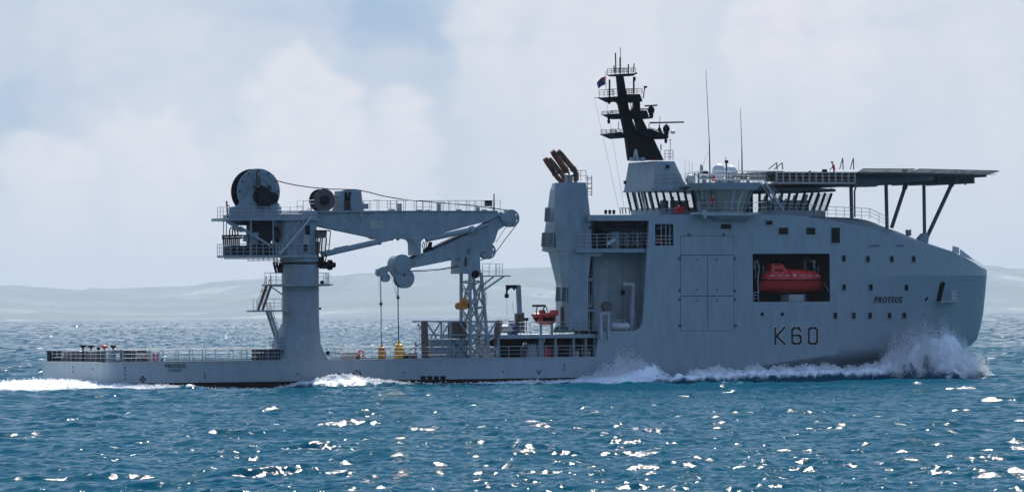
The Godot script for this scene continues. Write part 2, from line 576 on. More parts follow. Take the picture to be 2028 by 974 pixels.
# ---------------------------------------------------------------- hills and sea
func sheet(called: String, rows: int, cols: int, v: PackedVector3Array, col: PackedColorArray, mat: Material, fine := {}) -> MeshInstance3D:
	var nn := PackedVector3Array()
	nn.resize(v.size())
	for j in rows:
		var ja := mini(j + 1, rows - 1) * cols
		var jb := maxi(j - 1, 0) * cols
		for i in cols:
			var dx := v[j * cols + mini(i + 1, cols - 1)] - v[j * cols + maxi(i - 1, 0)]
			var dz := v[ja + i] - v[jb + i]
			nn[j * cols + i] = fine[j * cols + i] if fine.has(j * cols + i) else dz.cross(dx).normalized()
	var idx := PackedInt32Array()
	idx.resize((rows - 1) * (cols - 1) * 6)
	var k := 0
	for j in rows - 1:
		for i in cols - 1:
			var a := j * cols + i
			idx[k] = a; idx[k + 1] = a + 1; idx[k + 2] = a + cols
			idx[k + 3] = a + 1; idx[k + 4] = a + cols + 1; idx[k + 5] = a + cols
			k += 6
	var arr := []
	arr.resize(Mesh.ARRAY_MAX)
	arr[Mesh.ARRAY_VERTEX] = v
	arr[Mesh.ARRAY_NORMAL] = nn
	arr[Mesh.ARRAY_COLOR] = col
	arr[Mesh.ARRAY_INDEX] = idx
	var m := ArrayMesh.new()
	m.add_surface_from_arrays(Mesh.PRIMITIVE_TRIANGLES, arr)
	var o := MeshInstance3D.new()
	o.name = called
	o.mesh = m
	o.material_override = mat
	o.set_meta("kind", "structure")
	add_child(o)
	return o

func curve_at(pts: Array, x: float) -> float:
	if x <= pts[0][0]: return pts[0][1]
	for i in pts.size() - 1:
		if x <= pts[i + 1][0]:
			var t: float = (x - pts[i][0]) / (pts[i + 1][0] - pts[i][0])
			t = t * t * (3 - 2 * t)
			return lerpf(pts[i][1], pts[i + 1][1], t)
	return pts[-1][1]

func field_color(p: Vector2, hedge: FastNoiseLite, cell: FastNoiseLite) -> Color:
	var a := cell.get_noise_2d(p.x, p.y) * 0.5 + 0.5
	var c := Color(0.015, 0.045, 0.05).lerp(Color(0.17, 0.22, 0.18), a * a)
	if a > 0.78: c = Color(0.30, 0.29, 0.23)
	var w := hedge.get_noise_2d(p.x * 0.6, p.y * 0.6)
	return c.lerp(Color(0.018, 0.04, 0.018), smoothstep(0.06, 0.22, w))

var hill_noise := FastNoiseLite.new()
var hill_hedge := FastNoiseLite.new()
# skyline heights in metres by degrees of azimuth, for the far ridge of the coast
const SKYLINE := [[-60.0, 70.0], [-20.0, 90.0], [-8.0, 110.0], [-5.2, 106.0], [-4.6, 96.0], [-3.9, 101.0], [-2.8, 113.0], [-1.5, 133.0], [0.4, 152.0], [2.0, 158.0], [4.9, 140.0], [5.3, 134.0], [8.0, 120.0], [20.0, 90.0], [60.0, 80.0]]

func shore_at(az: float) -> float:
	return 48000.0 + 1600.0 * sin(az * 1.3)

func hill_height(x: float, z: float) -> float:
	var az := rad_to_deg(atan2(x, -z))
	var t := (Vector2(x, z).length() - shore_at(az)) / 15000.0
	if t < 0.0 or t > 1.0: return -3.0
	var top := curve_at(SKYLINE, az) * 3.55
	var n := hill_noise.get_noise_2d(x, z)
	var up := smoothstep(0.0, 1.0, minf(t * 1.08, 1.0))
	var y: float = top * lerpf(up, t, 0.35) * (1.0 + 0.42 * n * sin(t * PI)) - 2.0
	if t > 0.93: y = top * (1.0 - (t - 0.93) * 2.0) + 9.0 * hill_noise.get_noise_2d(x * 9.0, z * 9.0)
	var tree := hill_hedge.get_noise_2d(x * 0.6, z * 0.6)
	return y + smoothstep(0.06, 0.2, tree) * 18.0 * minf(1.0, t * 8.0) + 4.5 * hill_noise.get_noise_2d(x * 14.0, z * 14.0)

func build_hills() -> void:
	hill_noise.seed = 3; hill_noise.frequency = 0.00033; hill_noise.fractal_octaves = 5
	hill_hedge.seed = 12; hill_hedge.frequency = 0.00065; hill_hedge.fractal_octaves = 4
	var cell := FastNoiseLite.new()
	cell.noise_type = FastNoiseLite.TYPE_CELLULAR
	cell.cellular_return_type = FastNoiseLite.RETURN_CELL_VALUE
	cell.frequency = 0.0010; cell.seed = 8
	cell.domain_warp_enabled = true; cell.domain_warp_amplitude = 60.0; cell.domain_warp_frequency = 0.002
	var rows := 110
	var cols := 900
	var v := PackedVector3Array()
	var col := PackedColorArray()
	for j in range(rows - 1, -1, -1):
		var t := float(j) / (rows - 1)
		for i in cols:
			var s := float(i) / (cols - 1) * 2.0 - 1.0
			var az := s * 9.0 + signf(s) * pow(absf(s), 6.0) * 45.0
			var d := shore_at(az) + t * 14999.0
			var p := Vector2(sin(deg_to_rad(az)), -cos(deg_to_rad(az))) * d
			v.append(Vector3(p.x, hill_height(p.x, p.y), p.y))
			col.append(field_color(p, hill_hedge, cell))
	var m := paint(Color.WHITE, 0.95)
	m.vertex_color_use_as_albedo = true
	var o := sheet("coastal_hills", rows, cols, v, col, m)
	o.set_meta("label", "long low hills of fields and woods fading in the haze")
	o.set_meta("category", "hills")

const TILE := 512
const TILE_M := 52.0
var wave := PackedFloat32Array()

func make_wave_tile() -> void:
	wave.resize(TILE * TILE)
	var tab := PackedFloat32Array()
	for i in TILE: tab.append(sin(TAU * i / TILE))
	var r := RandomNumberGenerator.new()
	r.seed = 77
	var wind := deg_to_rad(84.0)
	for k in 84:
		var lam := 10.0 * pow(0.05, float(k) / 83.0)          # 10 m down to 0.5 m
		var dirn := wind + r.randfn(0.0, 0.65)
		var kx := int(round(cos(dirn) * TILE_M / lam))
		var kz := int(round(sin(dirn) * TILE_M / lam))
		if kx == 0 and kz == 0: continue
		var amp := 0.0040 * pow(lam, 0.85) * r.randf_range(0.6, 1.3)
		var ph := r.randi_range(0, TILE - 1)
		for j in TILE:
			var row := j * TILE
			var p := kz * j + ph
			for i in TILE:
				wave[row + i] += amp * tab[(p & 511)]
				p += kx
	# sharpen the crests and flatten the troughs
	for i in wave.size(): wave[i] = (exp(2.6 * wave[i]) - 1.0) / 2.6

func tile(x: float, z: float) -> float:
	var a := x * TILE / TILE_M
	var b := z * TILE / TILE_M
	var fa := floorf(a)
	var fb := floorf(b)
	var i := int(fa) & 511
	var j := (int(fb) & 511) * TILE
	var i1 := (i + 1) & 511
	var j1 := ((int(fb) + 1) & 511) * TILE
	a -= fa
	b -= fb
	return (wave[j + i] * (1.0 - a) + wave[j + i1] * a) * (1.0 - b) + (wave[j1 + i] * (1.0 - a) + wave[j1 + i1] * a) * b

func swell(x: float, z: float) -> float:
	return 0.16 * sin(x * 0.071 + z * 0.19 + 0.6) + 0.12 * sin(x * -0.13 + z * 0.11 + 2.0) + 0.09 * sin(x * 0.23 + z * 0.16 + 4.0)

# The hills and hollows of water that the moving ship pushes up along its side, in the ship's axes.
func crest_z(x: float) -> float:
	return 10.6 + maxf(0.0, 47.0 - x) * 0.26 if x < 48.0 else 10.4 - (x - 48.0) * 0.9

var burst := FastNoiseLite.new()
func bow_wave(x: float, z: float) -> float:
	if x < -85.0 or x > 72.0 or z < -14.0 or z > 40.0: return 0.0
	var h := 0.0
	var d := z - crest_z(x)
	var along := smoothstep(2.0, 14.0, x) * (1.0 - smoothstep(52.0, 58.0, x))
	h += along * ((0.95 + 0.55 * burst.get_noise_2d(x * 1.4, z * 1.4)) * exp(-d * d / 3.0) - 0.6 * exp(-(d - 4.8) * (d - 4.8) / 5.5))
	h += 0.55 * exp(-pow((x - 6.0) / 6.0, 2.0) - pow((z - 15.0) / 3.4, 2.0))
	h += (0.75 + 0.6 * burst.get_noise_2d(x * 1.6, z * 1.6)) * exp(-pow((x + 25.0) / 5.0, 2.0) - pow((z - 13.0) / 2.0, 2.0))
	h -= 0.45 * exp(-pow((x + 36.0) / 5.0, 2.0) - pow((z - 11.0) / 4.0, 2.0)) + 0.35 * exp(-pow((x + 12.0) / 6.0, 2.0) - pow((z - 10.0) / 3.0, 2.0))
	h += (0.42 + 0.5 * burst.get_noise_2d(x * 1.6, z * 1.6)) * exp(-pow((x + 56.0) / 8.0, 2.0) - pow((z - 6.0) / 8.0, 2.0))
	if x > 30.0:     # water thrown up and outwards by the plunging bow
		var lump := 0.95 + 0.75 * burst.get_noise_2d(x * 1.1, z * 0.9) + 0.5 * burst.get_noise_2d(x * 5.0, z * 3.2) + 0.3 * burst.get_noise_2d(x * 11.0, z * 8.0)
		h += 2.9 * clampf(lump, 0.0, 1.35) * exp(-pow((x - 47.4 + 0.35 * (z - 8.0)) / 5.0, 2.0) - pow((z - 10.5) / 4.6, 2.0))
		h += 0.9 * maxf(0.0, lump) * exp(-pow((x - 40.0) / 4.0, 2.0) - pow((z - 11.5) / 2.2, 2.0))
	elif x > 0.0:
		var lump := 0.6 + 0.9 * burst.get_noise_2d(x * 1.1, z * 0.9) + 0.5 * burst.get_noise_2d(x * 4.0, z * 3.2)
		h += 2.2 * maxf(0.0, lump) * exp(-pow((x - 9.0) / 2.6, 2.0) - pow((z - 13.5) / 3.0, 2.0))
	return h

# how much of the water is beaten to foam by the ship
func wake_foam(x: float, z: float) -> float:
	if x < -85.0 or x > 62.0 or z < -14.0 or z > 32.0: return 0.0
	var d := z - crest_z(x)
	var f := smoothstep(4.0, 14.0, x) * (1.0 - smoothstep(50.0, 56.0, x)) * smoothstep(-4.5, -1.8, d) * (1.0 - smoothstep(0.4, 1.8, d)) * 1.1
	f = maxf(f, 1.3 * exp(-pow((x - 4.0) / 7.5, 2.0) - pow((z - 15.0) / 4.4, 2.0)))
	f = maxf(f, 1.25 * exp(-pow((x + 25.0) / 4.6, 2.0) - pow((z - 13.0) / 2.2, 2.0)))
	f = maxf(f, 1.5 * exp(-pow((x - 48.2 + 0.35 * (z - 8.0)) / 4.4, 2.0) - pow((z - 9.5) / 4.6, 2.0)))
	f = maxf(f, 0.8 * smoothstep(-20.0, -8.0, x) * (1.0 - smoothstep(8.0, 14.0, x)) * (1.0 - smoothstep(0.8, 2.6, absf(z - 11.6))))
	f = maxf(f, 1.4 * (1.0 - smoothstep(-48.0, -40.0, x)) * smoothstep(-12.0, -8.0, z) * (1.0 - smoothstep(11.0, 16.0, z)))
	return f

func sea_height(x: float, z: float) -> float:
	var h := swell(x, z) + tile(x, z) * 0.88 + 0.53 * tile(0.79 * x * 2.7 - 0.61 * z * 2.7 + 13.0, 0.61 * x * 2.7 + 0.79 * z * 2.7) + 0.22 * tile(0.92 * x * 6.1 + 0.39 * z * 6.1 + 31.0, 0.92 * z * 6.1 - 0.39 * x * 6.1)
	var o := Vector3(x, 0, z + DIST)
	return h + bow_wave(o.dot(ahead), o.dot(abeam))

func build_sea() -> void:
	make_wave_tile()
	burst.seed = 6; burst.frequency = 0.32; burst.fractal_octaves = 3
	var patch := FastNoiseLite.new()
	patch.seed = 31; patch.frequency = 0.02; patch.fractal_octaves = 3
	var lace := FastNoiseLite.new()
	lace.seed = 9; lace.frequency = 0.9; lace.fractal_octaves = 3
	var dist := PackedFloat32Array()
	var d := 60.0
	while d < 215.0:
		dist.append(d); d *= 1.03
	while d < 1100.0:
		dist.append(d); d *= 1.001
	while d < 51000.0:
		dist.append(d); d *= 1.0026 if d < 4000.0 else 1.012
	dist.append(64000.0)
	var rows := dist.size()
	var cols := 470
	var azs := PackedFloat32Array()
	for i in cols:
		var s := float(i) / (cols - 1) * 2.0 - 1.0
		azs.append(deg_to_rad(s * 6.6 + signf(s) * pow(absf(s), 12.0) * 55.0))
	var v := PackedVector3Array()
	v.resize(rows * cols)
	var col := PackedColorArray()
	col.resize(rows * cols)
	var fine := {}
	var water := Color(0.003, 0.058, 0.092)
	var foam := Color(0.90, 0.91, 0.92)
	for jj in rows:
		var dd := dist[rows - 1 - jj]
		for i in cols:
			var a := azs[i]
			var x := sin(a) * dd
			var z := -cos(a) * dd
			var h := sea_height(x, z)
			var k := jj * cols + i
			v[k] = Vector3(x, h, z)
			if dd > 760.0:     # far off, the sheet is coarser than the ripples: take their slope at the spot itself
				var sx := (sea_height(x + 0.12, z) - h) / 0.12
				var sz := (sea_height(x, z + 0.12) - h) / 0.12
				fine[k] = Vector3(-sx, 1.0, -sz).normalized()
			var f := 0.0
			if h > 0.5:
				f = smoothstep(0.78, 1.0, h + 0.5 * patch.get_noise_2d(x, z * 0.6)) * smoothstep(-0.25, 0.3, lace.get_noise_2d(x, z * 0.5))
			if dd > 520.0 and dd < 720.0:
				var o := Vector3(x, 0, z + DIST)
				var wf := wake_foam(o.dot(ahead), o.dot(abeam))
				if wf > 0.02:
					var nz := lace.get_noise_2d(x, z * 0.7)
					wf = smoothstep(0.30, 0.62, wf + 0.42 * nz + 0.2 * patch.get_noise_2d(x * 6.0, z * 6.0))
					f = maxf(f, wf)
					v[k].y += wf * (0.10 + 0.22 * lace.get_noise_2d(x * 1.3 + 50.0, z))
			col[k] = water.lerp(foam, f)
	var m := paint(Color.WHITE, 0.07)
	m.vertex_color_use_as_albedo = true
	m.metallic_specular = 0.07
	m.uv1_triplanar = true
	m.uv1_world_triplanar = true
	m.uv1_scale = Vector3(0.11, 0.11, 0.11)
	m.uv1_triplanar_sharpness = 8.0
	m.normal_enabled = true
	m.normal_scale = 0.19
	var f := FastNoiseLite.new()
	f.seed = 2; f.frequency = 0.022; f.fractal_octaves = 5; f.fractal_gain = 0.62
	f.noise_type = FastNoiseLite.TYPE_SIMPLEX_SMOOTH
	var t := NoiseTexture2D.new()
	t.width = 1024; t.height = 1024; t.seamless = true; t.noise = f
	t.as_normal_map = true; t.bump_strength = 10.0
	m.normal_texture = t
	var o := sheet("sea_water", rows, cols, v, col, m, fine)
	o.set_meta("label", "choppy blue sea with sun glints and small whitecaps")
	o.set_meta("category", "sea")

# ---------------------------------------------------------------- the ship's hull
const LEVELS := [[-1.6, 12.0, 46.2, 1.55, 1.3],
	[-0.6, 14.0, 47.8, 1.55, 1.3],
	[0.35, 17.0, 49.4, 1.52, 1.3],
	[1.3, 22.0, 51.4, 1.5, 1.3],
	[2.1, 28.0, 52.8, 1.45, 1.28],
	[2.85, 34.0, 54.45, 1.42, 1.28],
	[3.5, 34.0, 55.72, 1.42, 1.3],
	[4.2, 34.0, 56.53, 1.45, 1.32],
	[5.42, 34.0, 56.96, 1.5, 1.38],
	[7.1, 34.0, 57.3, 1.6, 1.48],
	[9.33, 34.0, 57.38, 1.8, 1.7],
	[11.28, 34.0, 57.25, 2.0, 2.0],
	[30.0, 34.0, 57.25, 2.0, 2.0]]

func level(y: float) -> Array:
	for i in LEVELS.size() - 1:
		if y <= LEVELS[i + 1][0]:
			var t: float = clampf((y - LEVELS[i][0]) / (LEVELS[i + 1][0] - LEVELS[i][0]), 0, 1)
			var o := []
			for k in 5: o.append(lerpf(LEVELS[i][k], LEVELS[i + 1][k], t))
			return o
	return LEVELS[-1]

func half_breadth(x: float, y: float) -> float:
	var l := level(y)
	if x <= l[1]: return 10.0
	var t: float = (x - l[1]) / (l[2] - l[1])
	return 10.0 * pow(maxf(0.0, 1.0 - pow(t, l[3])), 1.0 / l[4]) if t < 1 else 0.0

# where the starboard shell lies at the spot measured at (u, v)
func on_hull(u: float, v: float) -> Vector3:
	var lo := 0.5
	var hi := 10.4
	for k in 40:
		var m := (lo + hi) / 2
		var p := q(u, v, m)
		if m > half_breadth(p.x, p.y): hi = m
		else: lo = m
	return q(u, v, lo)

func hull_normal(p: Vector3) -> Vector3:
	var a := Vector3(p.x + 0.3, p.y, half_breadth(p.x + 0.3, p.y)) - Vector3(p.x - 0.3, p.y, half_breadth(p.x - 0.3, p.y))
	var b := Vector3(p.x, p.y + 0.3, half_breadth(p.x, p.y + 0.3)) - Vector3(p.x, p.y - 0.3, half_breadth(p.x, p.y - 0.3))
	return a.cross(b).normalized()

var ship: Node3D
var sil := []      # ridge of the whaleback: [x, y]
var knuckle := []  # upper edge of the shell: [x, y]
const DECK := 2.72

func lerp_list(l: Array, x: float) -> float:
	if x <= l[0][0]: return l[0][1]
	for i in l.size() - 1:
		if x <= l[i + 1][0]: return lerpf(l[i][1], l[i + 1][1], (x - l[i][0]) / (l[i + 1][0] - l[i][0]))
	return l[-1][1]

func window_on(u0: float, v0: float, u1: float, v1: float, parent: Node3D, called := "window") -> void:
	var c := [on_hull(u0, v1), on_hull(u1, v1), on_hull(u1, v0), on_hull(u0, v0)]
	var nn := hull_normal(c[0].lerp(c[2], 0.5))
	var fr := MB.new()
	for i in 4:
		fr.bar(c[i] + nn * 0.02, c[(i + 1) % 4] + nn * 0.02, 0.09, 0.09, nn)
	var pane := MB.new()
	var o := []
	for p in c: o.append(p - nn * 0.05)
	pane.extrude(o, nn * 0.065)
	var f := part(called, fr, M.hull, parent)
	part("pane", pane, M.port, f)

func build_ship() -> void:
	ship = thing("naval_survey_ship", "grey survey ship with helideck over the bow steaming to the right", "ship", Vector3.ZERO)
	build_shell()
	build_side_details()
	build_stern_deck()
	build_pedestal()
	build_aft_structure()
	build_funnel()
	build_bridge()
	build_helideck()
	build_mast()
	build_crane()
	build_tower()
	build_deck_cargo()
	build_boats()
	build_people()
	build_foam()
	build_farms()

func build_shell() -> void:
	var hull := MB.new()
	var boot := MB.new()
	var xt := -49.85          # transom
	var xc := -48.1           # where the rounded quarter meets the side
	var top := DECK + 0.08
	var lv := [-1.6, -0.6, 0.35, 1.3, 2.1, 2.85]
	# curved bow shell, both sides, from the waterline to the upper knuckle
	knuckle = []
	for p in [[1560, 425], [1605, 430], [1650, 438], [1695, 446], [1741, 458], [1763, 466], [1808, 475], [1830, 481], [1885, 497], [1920, 514], [1945, 530]]:
		var h := on_hull(p[0], p[1])
		knuckle.append([h.x, h.y])
	knuckle.append([57.25, 11.75])
	sil = []
	for p in [[1560, 425], [1605, 427], [1639, 429.5], [1684, 431], [1704, 433], [1725, 437], [1757, 450], [1786, 459], [1824, 474], [1853, 483], [1887, 496]]:
		var h := q(p[0], p[1], 6.0)
		sil.append([h.x, h.y])
	sil.append([55.6, 12.9])
	sil.append([57.25, 11.85])
	for s in [1.0, -1.0]:
		var rows := []
		for y in [-1.6, -0.6, 0.35, 1.3, 2.1, 2.85, 3.5, 4.2, 5.42, 7.1, 9.33, 11.24]:
			var l := level(y)
			var row := []
			for k in 41:
				var t := sin(k / 40.0 * PI / 2)
				var x: float = l[1] + (l[2] - l[1]) * t
				row.append(Vector3(x, y, s * (10.0 * pow(maxf(0.0, 1.0 - pow(t, l[3])), 1.0 / l[4]))))
			rows.append(row)
		hull.grid(rows, s < 0)
		var r2 := []
		for j in 5:
			var row := []
			for k in 41:
				var t := sin(k / 40.0 * PI / 2)
				var x := 34.0 + 23.25 * t
				row.append(Vector3(x, lerpf(11.24, lerp_list(knuckle, x), j / 4.0), s * 10.0 * sqrt(maxf(0.0, 1.0 - t * t))))
			r2.append(row)
		hull.grid(r2, s < 0)
		# flat side below the main deck, back to the quarter
		for i in lv.size() - 1:
			var a: float = lv[i]; var b: float = minf(lv[i + 1], top)
			var xa: float = level(a)[1]; var xb: float = level(b)[1]
			var xq := xc if s > 0 else xt + 0.5
			var p := [Vector3(xq, a, 10 * s), Vector3(xa, a, 10 * s), Vector3(xb, b, 10 * s), Vector3(xq, b, 10 * s)]
			if s > 0: hull.quad(p[0], p[1], p[2], p[3])
			else: hull.quad(p[3], p[2], p[1], p[0])
	# transom with rounded quarters
	var rq := []
	for i in lv.size():
		var y: float = minf(lv[i], top)
		var ring := []
		for s in [1.0, -1.0]:
			var arc := []
			for k in 7:
				var a := k / 6.0 * PI / 2
				arc.append(Vector3(xc + (xt - xc) * sin(a), y, 8.4 + 1.6 * cos(a)) if s > 0 else Vector3(xt + 0.5 - 0.5 * sin(a), y, -9.5 - 0.5 * cos(a)))
			if s < 0: arc.reverse()
			ring.append_array(arc)
		rq.append(ring)
	hull.grid(rq, true)
	# after deck and its edge
	var dk := MB.new()
	dk.extrude([Vector3(5.3, DECK - 0.3, -9.9), Vector3(5.3, DECK - 0.3, 9.9), Vector3(xc, DECK - 0.3, 9.9), Vector3(xt + 0.25, DECK - 0.3, 8.3), Vector3(xt + 0.25, DECK - 0.3, -9.7), Vector3(xc, DECK - 0.3, -9.9)], Vector3(0, 0.3, 0))
	part("after_deck", dk, M.deck, ship)
	var edge := MB.new()
	edge.bar(Vector3(xc, top - 0.02, 9.98), Vector3(5.2, top - 0.02, 9.98), 0.16, 0.10)
	edge.bar(Vector3(xt, top - 0.02, -9.4), Vector3(xt, top - 0.02, 8.4), 0.16, 0.10)
	part("deck_edge", edge, M.pale, ship)
	# dark bottom paint that shows above the water amidships
	boot.box(Vector3(xc, -1.5, 9.6), Vector3(13, 0.62, 10.018))
	boot.box(Vector3(xt - 0.018, -1.5, -8.3), Vector3(xt + 0.5, 0.30, 8.3))
	part("bottom_paint", boot, M.boot, ship)

	# flat starboard side of the forward block, with the lifeboat bay and the mooring opening cut out of it
	var X0 := q(1292, 600, 10).x
	var X1 := 34.0
	var ya := 2.8
	var yc := q(1400, 443.5, 10).y
	var holes := []
	var a0 := q(1298, 487, 10); var a1 := q(1334, 444, 10)
	holes.append([a0.x, a0.y, a1.x, yc + 0.001])
	var b0 := q(1492, 598, 10); var b1 := q(1644, 502, 10)
	holes.append([b0.x, b0.y, b1.x, b1.y])
	var xs := [X0, X1]
	var ys := [ya, yc]
	for h in holes:
		xs.append_array([h[0], h[2]]); ys.append_array([h[1], minf(h[3], yc)])
	xs.sort(); ys.sort()
	for i in xs.size() - 1:
		for j in ys.size() - 1:
			if xs[i + 1] - xs[i] < 1e-4 or ys[j + 1] - ys[j] < 1e-4: continue
			var mx: float = (xs[i] + xs[i + 1]) / 2; var my: float = (ys[j] + ys[j + 1]) / 2
			var open := false
			for h in holes:
				if mx > h[0] and mx < h[2] and my > h[1] and my < h[3]: open = true
			if not open: hull.quad(Vector3(xs[i], ys[j], 10), Vector3(xs[i + 1], ys[j], 10), Vector3(xs[i + 1], ys[j + 1], 10), Vector3(xs[i], ys[j + 1], 10))
	var strip := [Vector3(X0, yc, 10), Vector3(X1, yc, 10), Vector3(X1, lerp_list(knuckle, X1), 10)]
	for i in range(knuckle.size() - 1, -1, -1):
		if knuckle[i][0] < X1 - 0.1: strip.append(Vector3(knuckle[i][0], knuckle[i][1], 10))
	var roof := q(1292, 425, 10).y
	strip.append(Vector3(X0, roof, 10))
	hull.extrude(strip, Vector3(0, 0, -0.3))
	# below and beside the boat deck recess
	var pc := []
	for p in [[1180, 709], [1292, 708], [1292, 425], [1166, 426], [1166, 437], [1286, 437], [1281, 520], [1276, 610], [1273, 638], [1268, 650], [1258, 655], [1188, 655.5]]: pc.append(q(p[0], p[1], 10))
	pc[0].y = ya; pc[1] = Vector3(X0, ya, 10); pc[2] = Vector3(X0, roof, 10)
	hull.extrude(pc, Vector3(0, 0, -0.35))
	# port side, after end and top of the forward block
	hull.quad(Vector3(X1, ya, -10), Vector3(12.2, ya, -10), Vector3(12.2, roof, -10), Vector3(X1, roof, -10))
	hull.box(Vector3(12.2, ya, -9.98), Vector3(12.5, roof, 6.4))
	var h := part("hull", hull, M.hull, ship)
	bases[h] = Vector3.ZERO

	# whaleback over the bow and the flat bridge deck behind it
	var wb := MB.new()
	var cols := 46
	for s in [1.0, -1.0]:
		var rows := [[], [], [], []]
		for k in cols + 1:
			var x := 25.0 + 32.25 * sin(k / float(cols) * PI / 2)
			var b := half_breadth(x, 12.0)
			var yk := lerp_list(knuckle, x)
			var yr := maxf(lerp_list(sil, x), yk)
			rows[0].append(Vector3(x, yk, s * b))
			rows[1].append(Vector3(x, lerpf(yk, yr, 0.55), s * b * 0.80))
			rows[2].append(Vector3(x, yr, s * b * 0.60))
			rows[3].append(Vector3(x, yr + 0.03, 0))
		for j in 3: wb.grid([rows[j], rows[j + 1]], s < 0)
	part("whaleback", wb, M.hull, ship)
	var bd := MB.new()
	bd.box(Vector3(12.21, roof - 0.25, -9.97), Vector3(25.0, roof, 9.68))
	bd.box(Vector3(q(1168, 430, 10).x, roof - 0.35, 1.0), Vector3(12.2, roof - 0.02, 9.64))
	part("bridge_deck", bd, M.grey, ship)
	hull_part = h

var hull_part: Node3D

func text_on(s: String, u0: float, u1: float, v_mid: float, called: String, slant := 0.0, mat: Material = null, bold := true) -> void:
	var f := SystemFont.new()
	f.font_names = PackedStringArray(["Droid Sans"])
	f.font_weight = 700 if bold else 400
	var tm := TextMesh.new()
	tm.text = s
	tm.font = f
	tm.font_size = 64
	tm.pixel_size = 0.01
	tm.depth = 0.02
	var a := on_hull(u0, v_mid)
	var b := on_hull(u1, v_mid)
	var box := tm.get_aabb()
	var k := a.distance_to(b) / box.size.x
	var o := MeshInstance3D.new()
	o.name = called
	o.mesh = tm
	o.material_override = mat if mat else M.print
	var mid := (a + b) / 2
	mid = Vector3(mid.x, mid.y, half_breadth(mid.x, mid.y))
	var nn := hull_normal(mid)
	var ex := (b - a).normalized()
	var ey := nn.cross(ex).normalized()
	ex = ey.cross(nn).normalized()
	var c := box.get_center()
	var bs := Basis(ex * k, (ey + ex * slant) * k, nn)
	o.transform = Transform3D(bs, mid + nn * 0.03 - bs * Vector3(c.x, c.y, 0))
	ship.add_child(o, true)

func stroke(mb: MB, pts: Array, w: float, off: float) -> void:
	for i in pts.size() - 1:
		var p: Vector3 = pts[i] + Vector3(0, 0, off); var r: Vector3 = pts[i + 1] + Vector3(0, 0, off)
		var d := (r - p).normalized() * w * 0.5
		mb.bar(p - d, r + d, w, 0.02, Vector3(0, 0, 1))

